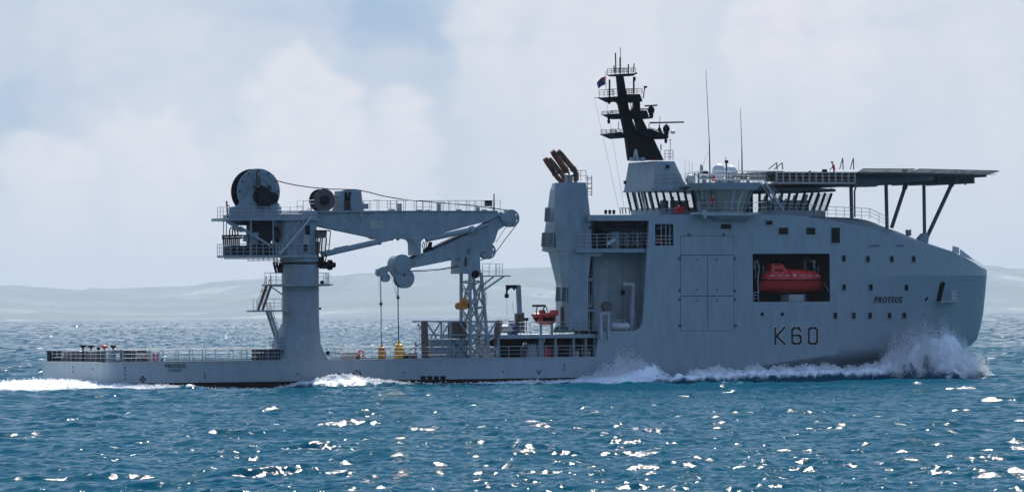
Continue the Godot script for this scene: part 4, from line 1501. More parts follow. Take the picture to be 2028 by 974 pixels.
func build_funnel() -> void:
	var m := MB.new()
	var rings := []
	for r in [[655, 1101, 1113, 1126, 1165], [560, 1101, 1113, 1126, 1165], [499, 1086, 1104, 1126, 1171], [496, 1073, 1103, 1125, 1172], [444, 1080.5, 1098, 1122, 1171], [375, 1089.5, 1099, 1123, 1163], [362, 1094, 1101, 1124, 1161]]:
		var a := q(r[1], r[0], 3.8); var b := q(r[2], r[0], 7.8); var c := q(r[3], r[0], 9.2); var e := q(r[4], r[0], 9.2)
		var y := a.y
		for p in [b, c, e]: y += p.y
		y /= 4.0
		rings.append([Vector3(a.x, y, 3.8), Vector3(b.x, y, 7.8), Vector3(c.x, y, 9.2), Vector3(e.x, y, 9.2), Vector3(e.x, y, 3.8)])
	m.loft(flip_rings(rings), true)
	var fu := part("funnel", m, M.grey, ship)
	# louvred grilles on the after face
	for l in [[75, 320, 103, 386, 5.2, 7.0], [60, 440, 87, 507, 4.2, 5.6], [92, 440, 118, 507, 6.0, 7.5], [128, 703, 150, 770, 7.4, 8.3], [156, 703, 180, 770, 8.6, 9.3]]:
		var gr := MB.new()
		var fr := MB.new()
		var lx0: float = l[0]; var lx1: float = l[2]
		var p := [g("F", lx0, l[3], l[4]), g("F", lx1, l[3], l[5]), g("F", lx1 + 1, l[1], l[5]), g("F", lx0 + 4, l[1], l[4])]
		var out := Vector3(-0.16, 0, 0.08)
		gr.extrude([p[0] + out * 0.6, p[1] + out * 0.6, p[2] + out * 0.6, p[3] + out * 0.6], out * 0.3)
		var lv := part("louvre", gr, M.dark, fu)
		for k in 4: fr.bar(p[k] + out, p[(k + 1) % 4] + out, 0.07)
		for k in range(1, 9):
			var t := k / 9.0
			fr.bar((p[0] as Vector3).lerp(p[3], t) + out, (p[1] as Vector3).lerp(p[2], t) + out, 0.03, 0.05)
		part("slats", fr, M.grey, lv)
	# exhaust pipes that lean aft
	var ex := [[1125, 356, 1103, 350, 1083, 321, 5.2, 0.26], [1130, 356, 1112, 346, 1088, 319, 6.2, 0.17], [1134, 356, 1113, 344, 1094, 320, 7.2, 0.22], [1127, 357, 1123, 341, 1099, 306, 6.0, 0.34], [1141, 352, 1141, 341, 1111, 305, 8.0, 0.30]]
	for e in ex:
		var t := MB.new()
		var z: float = e[6]
		var r: float = e[7]
		var a := q(e[0], e[1] + 6, z); var b := q(e[2], e[3], z); var c := q(e[4], e[5], z)
		a.x = lerpf(a.x, b.x, 0.5)
		t.tube(a, b, r, r, 10)
		var mid := b.lerp(c, 0.5)
		t.tube(b, c, r, r, 12, false)
		var d := (c - b).normalized()
		t.tube(c, c + d * 0.35 + Vector3(-0.1, 0.1, 0), r, r * 0.8, 12, true)
		var pp := part("exhaust_pipe", t, M.soot, fu)
		var cl := MB.new()
		cl.lathe(b.lerp(mid, 0.3), d, [[r, 0.0], [r + 0.06, 0.02], [r + 0.06, 0.2], [r, 0.22]], 12)
		part("collar", cl, M.rust, pp)
	var tp := MB.new()
	tp.rail([q(1140, 358, 9.0), q(1161, 358, 9.0), q(1161, 358, 6)], 1.1, 2, 0.7, 0.03)
	tp.ladder(q(1168, 388, 8.6), q(1168, 347, 8.6), Vector3(0.5, 0, 0), 0.4, 0.04)
	for k in 4: tp.bar(q(1161, 352 + k * 11, 8.6), q(1172, 352 + k * 11, 8.6), 0.06)
	part("top_ladder", tp, M.dark, fu)
	var ro := MB.new()
	for k in 3: ro.lathe(q(1122 + k * 9, 361, 7.5), Vector3.UP, [[0.2, -0.2], [0.2, 0.6], [0.3, 0.65], [0.26, 0.85], [0.0, 0.95]], 10)
	part("vent_cap", ro, M.pale, fu)
	var sl := MB.new()
	sl.ladder(q(1158, 460, 9.3), q(1158, 432, 9.3), Vector3(0.45, 0, 0), 0.35, 0.025)
	part("side_ladder", sl, M.grey, fu)

func flip_rings(r: Array) -> Array:
	var o := []
	for x in r:
		var y: Array = x.duplicate()
		y.reverse()
		o.append(y)
	# keep the winding that faces outwards for rings given anticlockwise from above
	var a: Vector3 = o[0][0]; var b: Vector3 = o[0][1]; var c: Vector3 = o[0][2]
	var up := (b - a).cross(c - b).y
	return o if up < 0 else r

# ---------------------------------------------------------------- bridge
func window_band(parent: Node3D, lo: Array, hi: Array, n: Array, closed: bool, mat: Material, th := 0.18) -> void:
	# a band of leaning panes between a lower and an upper outline; n: panes in each side
	var k := lo.size()
	for i in (k if closed else k - 1):
		var a: Vector3 = lo[i]; var b: Vector3 = lo[(i + 1) % k]
		var c: Vector3 = hi[(i + 1) % k]; var d: Vector3 = hi[i]
		var m: int = n[i]
		if m == 0: continue
		for j in m + 1:
			var t := float(j) / m
			var mu := MB.new()
			mu.bar(a.lerp(b, t), d.lerp(c, t), th)
			part("mullion", mu, mat, parent)
		for j in m:
			var t0 := float(j) / m; var t1 := float(j + 1) / m
			var gl := MB.new()
			gl.quad(a.lerp(b, t0), a.lerp(b, t1), d.lerp(c, t1), d.lerp(c, t0))
			part("pane", gl, M.glass, parent)

func build_bridge() -> void:
	var yb := q(1230, 424, 6).y          # bridge deck
	# after bridge: a glazed house below the mast house
	var z0 := -3.6
	var z1 := 3.6
	var lo := [q(1258, 420, z0), q(1308, 420, z1), q(1450, 420, z1), Vector3(0, 0, z0)]
	var hi := [q(1242, 378, z0), q(1298, 378, z1), q(1442, 377, z1), Vector3(0, 0, z0)]
	lo[3] = Vector3(lo[2].x, lo[2].y, z0); hi[3] = Vector3(hi[2].x, hi[2].y, z0)
	for a in [lo, hi]:
		a[0].x = a[1].x
		for k in [1, 2, 3]: a[k].y = a[0].y
	var base := MB.new()
	base.box(Vector3(lo[0].x - 0.1, yb, z0), Vector3(lo[2].x, lo[0].y + 0.25, z1))
	var ab := part("after_bridge", base, M.grey, ship)
	window_band(ab, lo, hi, [5, 10, 0, 10], true, M.dark, 0.2)
	# mast house on top: tapered walls over the glass
	var mh := MB.new()
	var top := [q(1246, 320, -3.3), q(1297, 319, 3.3), q(1336, 318, 3.3), Vector3(0, 0, -3.3)]
	top[0].x = top[1].x
	top[3] = Vector3(top[2].x, top[2].y, -3.3)
	for k in 4: top[k].y = q(1297, 319, 3.3).y
	var bot := [hi[0] + Vector3(-0.25, 0, -0.2), hi[1] + Vector3(-0.25, 0, 0.2), q(1362, 376, 3.8), Vector3(0, 0, -3.8)]
	bot[2].y = bot[0].y
	bot[3] = Vector3(bot[2].x, bot[0].y, -3.8)
	mh.hexa([bot[0], bot[1], bot[2], bot[3], top[0], top[1], top[2], top[3]])
	mh.box(Vector3(hi[0].x - 0.3, hi[0].y - 0.18, z0 - 0.3), Vector3(q(1500, 378, 3).x, hi[0].y - 0.01, z1 + 0.3))
	var ho := part("mast_house", mh, M.grey, ship)
	for p in [[1323, 330, 3.6], [1244, 376, -3.6], [1262, 376, -1.1], [1280, 376, 1.4], [1296, 376, 3.6], [1239, 361, -3.6]]:
		var lamp := MB.new()
		lamp.cbox(q(p[0], p[1], p[2]), Vector3(0.3, 0.38, 0.3))
		part("flood_light", lamp, M.dark, ho)
	var ln := MB.new()
	for v in [345, 353, 361]: ln.bar(q(1298, v, 3.75), q(1350, v + 0.5, 3.75), 0.04)
	part("hand_rail", ln, M.grey, ho)
	# dark inside of the bridge and its consoles
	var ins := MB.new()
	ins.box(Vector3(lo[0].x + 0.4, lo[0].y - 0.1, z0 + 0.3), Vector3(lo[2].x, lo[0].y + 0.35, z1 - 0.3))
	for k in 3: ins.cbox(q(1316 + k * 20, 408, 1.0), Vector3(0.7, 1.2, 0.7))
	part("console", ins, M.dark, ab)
	var rr := MB.new()
	rr.path([q(1302, 424, 5), q(1308, 414, 5), q(1357, 411, 5)], 0.035)
	rr.rail([q(1308, 424, 5), q(1345, 423, 5)], 0.55, 1, 0.9, 0.03)
	part("railing", rr, M.rail, ab)
	var rl := MB.new()
	rl.rbox(q(1335, 421, 4.9), q(1358, 409, 5.6), 0.06)
	solo("red_locker", rl, M.red, "low red locker on the roof beneath the after bridge windows", "locker", q(1335, 421, 5.2))
	var gear := MB.new()
	for u in [1229, 1234, 1240, 1247]: gear.tube(q(u, 424, 4), q(u - 1, 411 + (u % 3), 4), 0.06)
	gear.tube(q(1227, 412, 4), q(1249, 412, 4), 0.04)
	for u in [1200, 1208, 1216]: gear.lathe(q(u, 424, 7), Vector3.UP, [[0.16, 0.0], [0.16, 0.3], [0.24, 0.34], [0.0, 0.5]], 8)
	part("roof_fittings", gear, M.dark, ship)
	# core between the after and forward bridges
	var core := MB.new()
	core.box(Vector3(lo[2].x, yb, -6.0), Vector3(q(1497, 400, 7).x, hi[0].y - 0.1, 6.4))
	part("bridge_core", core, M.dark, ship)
	# starboard wing that hangs over the side
	var wz0 := 7.0
	var wz1 := 11.2
	var wl := [q(1397, 420, wz0), q(1423, 420, wz1), q(1474, 420, wz1), q(1474, 420, wz0)]
	var wh := [q(1378, 377, wz0), q(1416, 377, wz1), q(1490, 376, wz1), q(1490, 376, wz0)]
	for a in [wl, wh]:
		a[0].x = a[1].x; a[3].x = a[2].x
		for k in [1, 2, 3]: a[k].y = a[0].y
		a[0].z = wz0; a[3].z = wz0
	var wb := MB.new()
	wb.box(Vector3(wl[0].x - 0.1, wl[0].y - 0.7, wz0), Vector3(wl[2].x + 0.1, wl[0].y, wz1 + 0.05))
	wb.hexa([wh[0] + Vector3(-0.5, 0, -0.3), wh[1] + Vector3(-0.5, 0, 0.4), wh[2] + Vector3(0.5, 0, 0.4), wh[3] + Vector3(0.5, 0, -0.3), wh[0] + Vector3(-1.0, 0.75, -0.3), wh[1] + Vector3(-1.0, 0.75, 0.5), wh[2] + Vector3(0.8, 0.75, 0.5), wh[3] + Vector3(0.8, 0.75, -0.3)])
	var wing := part("bridge_wing", wb, M.grey, ship)
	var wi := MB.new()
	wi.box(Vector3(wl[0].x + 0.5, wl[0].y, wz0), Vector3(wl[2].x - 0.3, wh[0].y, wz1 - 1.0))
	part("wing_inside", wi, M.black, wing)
	window_band(wing, wl, wh, [2, 2, 2, 0], true, M.grey, 0.26)
	var wr := MB.new()
	var fy := q(1430, 423, 11.6).y
	wr.rail([Vector3(q(1383, 423, 9.6).x, fy, 9.6), Vector3(q(1390, 423, 11.6).x, fy, 11.7), q(1509, 423, 11.7), q(1528, 420, 9.6)], 1.2, 2, 1.3, 0.035)
	part("railing", wr, M.rail, wing)
	var wf := MB.new()
	wf.extrude([q(1386, 420.5, 11.8), q(1509, 420.5, 11.8), q(1509, 424, 11.8), q(1484, 427, 11.8), q(1400, 427, 11.8), q(1386, 424, 11.8)], Vector3(0, 0, -2.2))
	wf.extrude([q(1418, 424, 11.7), q(1482, 424, 11.7), q(1481, 439, 10.2), q(1420, 439, 10.2)], Vector3(0, 0.02, -0.9))
	wf.extrude([q(1393, 415, 11.75), q(1401, 415, 11.75), q(1401, 430, 11.75), q(1399, 434, 11.75), q(1393, 428, 11.75)], Vector3(0, 0, -0.25))
	part("wing_platform", wf, M.pale, wing)
	# forward bridge: long windows and a thin overhanging roof
	var fz := 7.4
	var fl := [Vector3(0, 0, -fz), q(1505, 416, fz), q(1597, 413, fz), q(1636, 417, fz - 3.0), Vector3(0, 0, -fz + 3.0), Vector3(0, 0, -fz)]
	var fh := [Vector3(0, 0, -fz), q(1505, 381, fz), q(1610, 380, fz), q(1648, 380, fz - 3.0), Vector3(0, 0, -fz + 3.0), Vector3(0, 0, -fz)]
	for a in [fl, fh]:
		a[0] = Vector3(a[1].x, a[1].y, -fz)
		a[4] = Vector3(a[3].x, a[3].y, -fz + 3.0)
		a[5] = Vector3(a[2].x, a[2].y, -fz)
		for k in 6: a[k].y = a[1].y
	var fb := MB.new()
	for k in range(1, 5):
		var p: Vector3 = fl[k]; var r: Vector3 = fl[(k + 1) % 6]
		fb.extrude([p, r, Vector3(r.x, yb - 0.4, r.z), Vector3(p.x, yb - 0.4, p.z)], Vector3(-0.15, 0, -0.15 * signf(p.z + 0.01)))
	fb.box(Vector3(fl[1].x, yb - 0.3, -fz + 0.3), Vector3(fl[2].x - 0.3, fl[1].y - 0.3, fz - 0.3))
	var fwd := part("forward_bridge", fb, M.grey, ship)
	window_band(fwd, fl, fh, [0, 7, 3, 3, 3, 7], true, M.dark, 0.22)
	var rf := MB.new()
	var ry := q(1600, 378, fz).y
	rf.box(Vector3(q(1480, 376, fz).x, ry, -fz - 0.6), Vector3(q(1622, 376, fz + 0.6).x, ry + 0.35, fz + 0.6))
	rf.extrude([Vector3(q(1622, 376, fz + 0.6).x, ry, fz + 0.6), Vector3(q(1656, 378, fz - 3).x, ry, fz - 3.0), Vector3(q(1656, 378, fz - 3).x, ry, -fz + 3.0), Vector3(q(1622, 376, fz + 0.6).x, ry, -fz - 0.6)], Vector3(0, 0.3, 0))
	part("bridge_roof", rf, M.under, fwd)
	var con := MB.new()
	for u in [1520, 1548, 1566, 1590]: con.cbox(q(u, 408, 1.5), Vector3(0.9, 1.3, 1.4))
	part("console", con, M.dark, fwd)
	var br := MB.new()
	br.rail([q(1528, 424, 9.2), q(1592, 425, 9.2), q(1640, 430, 8.4), q(1724, 434, 7.2), q(1760, 452, 6.4)], 1.15, 3, 1.2, 0.03)
	part("fore_rail", br, M.rail, ship)
	var st := MB.new()
	st.stairs(q(1548, 416, 8.6), q(1512, 362, 8.6), Vector3(0, 0, 1.0), 0.3)
	part("roof_stair", st, M.rail, ship)
	# top of the bridge: rails, masts, domes, boxes
	var tr := MB.new()
	var ty := q(1420, 364, 8).y
	tr.rail([Vector3(q(1358, 364, 3).x, ty, 3.0), Vector3(q(1385, 364, 10.5).x, ty, 10.6), q(1492, 364, 10.6), q(1520, 364, 7)], 1.3, 3, 1.0, 0.03)
	tr.rail([q(1350, 366, -3), q(1500, 364, -3)], 1.2, 3, 1.2, 0.03)
	part("monkey_island_rail", tr, M.white, ship)
	var ti := MB.new()
	ti.box(Vector3(q(1366, 372, 6).x, ty - 0.25, -6.0), Vector3(q(1500, 372, 6).x, ty, 7.0))
	part("monkey_island", ti, M.grey, ship)
	for d in [[1424.5, 336, 3.5, "nearer white satellite dome in front of the pole on the bridge top"], [1448, 336, -2.0, "second white satellite dome partly behind the first and its pole"]]:
		var m := MB.new()
		var c := q(d[0], 340, d[2])
		m.lathe(Vector3(c.x, 0, c.z), Vector3.UP, [[0.45, ty], [0.45, ty + 0.45], [0.62, ty + 0.5]], 24)
		var dt := thing("satellite_dome", d[3], "satellite dome", Vector3(c.x, ty, c.z), "satellite domes on the bridge top")
		part("pedestal", m, M.grey, dt)
		var dm := MB.new()
		var prof := [[0.55, ty + 0.45], [0.7, ty + 0.6], [0.74, ty + 1.5]]
		for k in 9: prof.append([0.74 * cos(k / 8.0 * PI / 2), ty + 1.5 + 0.80 * sin(k / 8.0 * PI / 2)])
		dm.lathe(Vector3(c.x, 0, c.z), Vector3.UP, prof, 28)
		part("radome", dm, M.white, dt)
	var po := MB.new()
	po.tube(q(1440, 364, 5), q(1439, 318, 5), 0.09); po.cbox(q(1439.5, 320, 5), Vector3(0.3, 0.3, 0.3)); po.tube(q(1438.5, 318, 5), q(1437, 310, 5), 0.025)
	part("signal_pole", po, M.black, ship)
	for a in [[1407, 364, 1405.5, 284, 1398.5, 137, 4.0], [1470.5, 352, 1470, 295, 1467, 214, 4.0]]:
		var m := MB.new()
		m.tube(q(a[0], a[1], a[6]), q(a[2], a[3], a[6]), 0.085, 0.06)
		m.tube(q(a[2], a[3], a[6]), q(a[4], a[5], a[6]), 0.045, 0.022)
		part("whip_aerial", m, M.black, ship)
	for a in [[1357, 366, 1357.5, 316], [1365, 366, 1365.5, 319], [1371, 366, 1371.5, 322], [1464, 340, 1463.5, 316]]:
		var m := MB.new()
		m.tube(q(a[0], a[1], 2), q(a[2], a[3], 2), 0.03, 0.018)
		part("thin_aerial", m, M.grey, ship)
	var bx := MB.new()
	bx.rbox(q(1390, 366, 7), q(1400, 346, 7.8), 0.05); bx.rbox(q(1403, 352, 8), q(1413, 344, 8.4), 0.03)
	bx.tube(q(1390, 344, 6), q(1390, 328, 6), 0.18); bx.tube(q(1389, 330, 6), q(1388.5, 324, 6), 0.05)
	bx.lathe(q(1368, 356, 4), Vector3.UP, [[0.0, -0.6], [0.35, -0.5], [0.55, 0.0], [0.35, 0.5], [0.0, 0.6]], 12)
	for u in [1430, 1452, 1460, 1478]: bx.rbox(q(u, 366, 7.5), q(u + 8, 352, 8.1), 0.05)
	part("top_lockers", bx, M.grey, ship)
	var se := MB.new()
	for u in [1376, 1384, 1444, 1449, 1456]: se.tube(q(u, 364, 6), q(u, 342, 6), 0.06)
	se.cbox(q(1398, 341, 6), Vector3(0.5, 0.35, 0.4))
	part("top_posts", se, M.dark, ship)
	var rb := MB.new()
	rb.bar(q(1413.5, 359, 8), q(1413.5, 345, 8), 0.32, 0.3)
	solo("red_life_jacket_box", rb, M.red, "upright red box by the rail in front of the nearer dome", "box", q(1413.5, 359, 8))
	# big foremost whip stay wires
	var sw := MB.new()
	sw.tube(q(1404, 300, 4), q(1391, 330, 4), 0.015)
	part("stay_wire", sw, M.wire, ship)

# ---------------------------------------------------------------- helideck
func build_helideck() -> void:
	var yt := q(1760, 341, 9).y
	var yl := q(1760, 366, 8).y
	var xa := q(1540, 340, 9.6).x
	var xf := q(1938, 340, 2.0).x
	var o := [Vector3(xa, 0, 9.6), Vector3(q(1800, 340, 9.6).x, 0, 9.6), Vector3(xf, 0, 4.0), Vector3(xf, 0, -4.0), Vector3(q(1800, 340, 9.6).x, 0, -9.6), Vector3(xa, 0, -9.6)]
	var m := MB.new()
	var pl := []
	for p in o: pl.append(Vector3(p.x, yt - 0.35, p.z))
	m.extrude(pl, Vector3(0, 0.35, 0))
	var hd := part("helideck", m, M.deck, ship)
	# deep girders below
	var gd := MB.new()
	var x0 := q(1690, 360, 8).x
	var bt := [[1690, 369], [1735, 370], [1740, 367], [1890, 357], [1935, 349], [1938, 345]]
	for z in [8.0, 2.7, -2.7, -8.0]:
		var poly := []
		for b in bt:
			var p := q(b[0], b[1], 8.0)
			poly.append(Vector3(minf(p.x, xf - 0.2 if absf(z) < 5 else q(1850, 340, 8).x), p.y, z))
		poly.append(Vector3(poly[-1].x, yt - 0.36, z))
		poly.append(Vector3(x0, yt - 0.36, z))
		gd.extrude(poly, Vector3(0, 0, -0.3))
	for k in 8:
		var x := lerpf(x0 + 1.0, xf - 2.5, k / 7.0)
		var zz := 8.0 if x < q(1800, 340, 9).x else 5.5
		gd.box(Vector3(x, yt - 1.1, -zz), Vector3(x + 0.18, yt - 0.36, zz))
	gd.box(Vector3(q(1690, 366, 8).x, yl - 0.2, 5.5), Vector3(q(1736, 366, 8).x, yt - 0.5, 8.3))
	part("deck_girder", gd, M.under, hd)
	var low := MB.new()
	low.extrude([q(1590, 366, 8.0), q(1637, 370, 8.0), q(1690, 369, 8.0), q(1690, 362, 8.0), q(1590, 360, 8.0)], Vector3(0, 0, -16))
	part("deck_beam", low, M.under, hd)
	# perimeter safety net panels, laid out sloping up
	var edge := [Vector3(q(1698, 340, 9.6).x, yt - 0.1, 9.6), Vector3(o[1].x, yt - 0.1, 9.6), Vector3(o[2].x, yt - 0.1, 4.0), Vector3(o[3].x, yt - 0.1, -4.0), Vector3(o[4].x, yt - 0.1, -9.6), Vector3(xa, yt - 0.1, -9.6)]
	var ctr := Vector3((xa + xf) / 2, yt, 0)
	for i in edge.size() - 1:
		var a: Vector3 = edge[i]; var b: Vector3 = edge[i + 1]
		var n := maxi(2, int(a.distance_to(b) / 3.0))
		var out := (b - a).cross(Vector3.UP).normalized()
		if out.dot(a - ctr) < 0: out = -out
		for k in n:
			var p := a.lerp(b, float(k) / n); var r := a.lerp(b, float(k + 1) / n)
			var ow := out * 1.6 + Vector3(0, 0.42, 0)
			var nb := MB.new()
			nb.bar(p, p + ow, 0.08); nb.bar(p + ow, r + ow, 0.07); nb.bar(r, r + ow, 0.06)
			for j in range(1, 8): nb.bar(p + ow * j / 8.0, r + ow * j / 8.0, 0.09, 0.03)
			for j in range(1, 12):
				var t := j / 12.0
				nb.bar(p.lerp(r, t), p.lerp(r, t) + ow, 0.09, 0.03)
			part("safety_net", nb, M.net, hd)
	var tip := MB.new()
	tip.extrude([Vector3(xf, yt - 0.1, 3.5), Vector3(q(1970, 339, 0).x, yt + 0.02, 0.6), Vector3(q(1970, 339, 0).x, yt + 0.02, -0.6), Vector3(xf, yt - 0.1, -3.5)], Vector3(0, 0.05, 0))
	part("fore_net", tip, M.net, hd)
	# after gangway along the near edge: posts, rails and gear behind them
	var gwb := MB.new()
	var ga := q(1540, 362, 10.0); var gb := q(1695, 360, 10.0)
	gwb.box(Vector3(ga.x, ga.y - 0.1, 8.6), Vector3(gb.x, ga.y + 0.12, 10.0))
	gwb.box(Vector3(ga.x, yt - 0.15, 9.7), Vector3(gb.x, yt - 0.02, 10.0))
	var gw := part("edge_gangway", gwb, M.net, hd)
	for k in 13:
		var p := MB.new()
		var x := lerpf(ga.x, gb.x, k / 12.0)
		p.bar(Vector3(x, ga.y, 9.9), Vector3(x, yt - 0.05, 9.9), 0.16)
		part("gangway_post", p, M.net, gw)
	var r2 := MB.new()
	for t in [0.3, 0.62]: r2.bar(Vector3(ga.x, lerpf(ga.y, yt, t), 9.9), Vector3(gb.x, lerpf(ga.y, yt, t), 9.9), 0.07)
	part("gangway_rail", r2, M.net, gw)
	var gear := MB.new()
	for k in 14:
		var x := lerpf(ga.x + 0.5, gb.x - 0.8, k / 13.0)
		gear.rbox(Vector3(x, ga.y + 0.1, 8.0), Vector3(x + rng.randf_range(0.3, 0.6), ga.y + rng.randf_range(0.5, 1.0), 8.8), 0.04)
	gear.box(Vector3(ga.x, ga.y + 0.2, 7.2), Vector3(gb.x, yt - 0.4, 7.5))
	part("stowed_gear", gear, M.brown, gw)
	# long truss walkway leading aft from the deck to the bridge top
	var tw := MB.new()
	for v in [339, 345.5, 351, 356]: tw.bar(q(1446, v, 6.5), q(1552, v + 0.3, 6.5), 0.10 if v < 340 else 0.07)
	for v in [341, 349]: tw.bar(q(1480, v, 4.8), q(1552, v, 4.8), 0.10)
	for k in 10: tw.bar(q(1450 + k * 11, 339, 6.5), q(1450 + k * 11, 362, 6.5), 0.06)
	for k in 6: tw.bar(q(1480 + k * 12, 340, 5.2), q(1490 + k * 12, 358, 5.2), 0.07)
	part("access_walkway", tw, M.net, hd)
	# landing lights and small fittings on the edge
	for p in [[1634, 332, 0.38], [1793, 330.5, 0.40], [1908, 331.5, 0.3], [1605, 334, 0.2], [1712, 331.5, 0.2], [1756, 331, 0.22], [1812, 331.5, 0.2], [1868, 331.5, 0.2], [1895, 333, 0.2]]:
		var l := MB.new()
		var c := q(p[0], p[1], 6.0)
		l.cbox(Vector3(c.x, yt + p[2] * 0.5, 6.0), Vector3(p[2] * 1.2, p[2], p[2]))
		part("deck_light", l, M.black, hd)
	# folding masts at the edge: an upright with a raking stay
	for p in [[1523, 1539, 1539, 322], [1534, 1550, 1550, 322], [1664, 1670, 1670, 313], [1685, 1691, 1691, 313]]:
		var s := MB.new()
		s.tube(q(p[0], 335, 9), q(p[1], p[3], 9), 0.05); s.tube(q(p[2] + 1, 336, 9), q(p[2], p[3], 9), 0.06)
		part("hinged_stanchion", s, M.dark, hd)
	# legs that carry the deck
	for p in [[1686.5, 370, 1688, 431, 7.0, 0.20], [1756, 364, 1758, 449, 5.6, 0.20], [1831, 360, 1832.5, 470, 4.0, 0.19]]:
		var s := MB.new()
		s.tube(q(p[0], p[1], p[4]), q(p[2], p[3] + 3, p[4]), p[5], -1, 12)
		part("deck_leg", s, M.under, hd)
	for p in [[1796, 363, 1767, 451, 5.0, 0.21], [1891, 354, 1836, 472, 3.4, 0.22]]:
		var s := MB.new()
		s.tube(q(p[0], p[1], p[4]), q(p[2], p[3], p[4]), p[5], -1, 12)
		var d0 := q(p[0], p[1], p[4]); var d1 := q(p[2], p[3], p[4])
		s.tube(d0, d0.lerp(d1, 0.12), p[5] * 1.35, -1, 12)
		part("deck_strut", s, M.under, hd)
	var ft := MB.new()
	ft.extrude([q(1823, 476, 4.3), q(1824, 471, 4.3), q(1832, 462, 4.3), q(1838, 461, 4.3), q(1841, 468, 4.3), q(1840, 481, 4.3)], Vector3(0, 0, -0.9))
	part("leg_foot", ft, M.grey, hd)
	var dp := MB.new()
	dp.path([q(1696.5, 370, 6.6), q(1693.5, 378, 6.6), q(1694, 430, 6.6)], 0.09)
	part("drain_pipe", dp, M.dark, hd)
	var hk := MB.new()
	hk.path([q(1913, 351, 2), q(1914, 365, 2), q(1912, 366, 2)], 0.07)
	hk.cbox(q(1908, 352, 2), Vector3(1.0, 0.2, 0.6))
	part("hanging_light", hk, M.black, hd)
	# winch box on the whaleback
	var wx := MB.new()
	wx.tube(q(1801, 467, 4.5), q(1800, 455, 4.5), 0.30, 0.34, 10)
	part("mushroom_vent", wx, M.grey, ship)

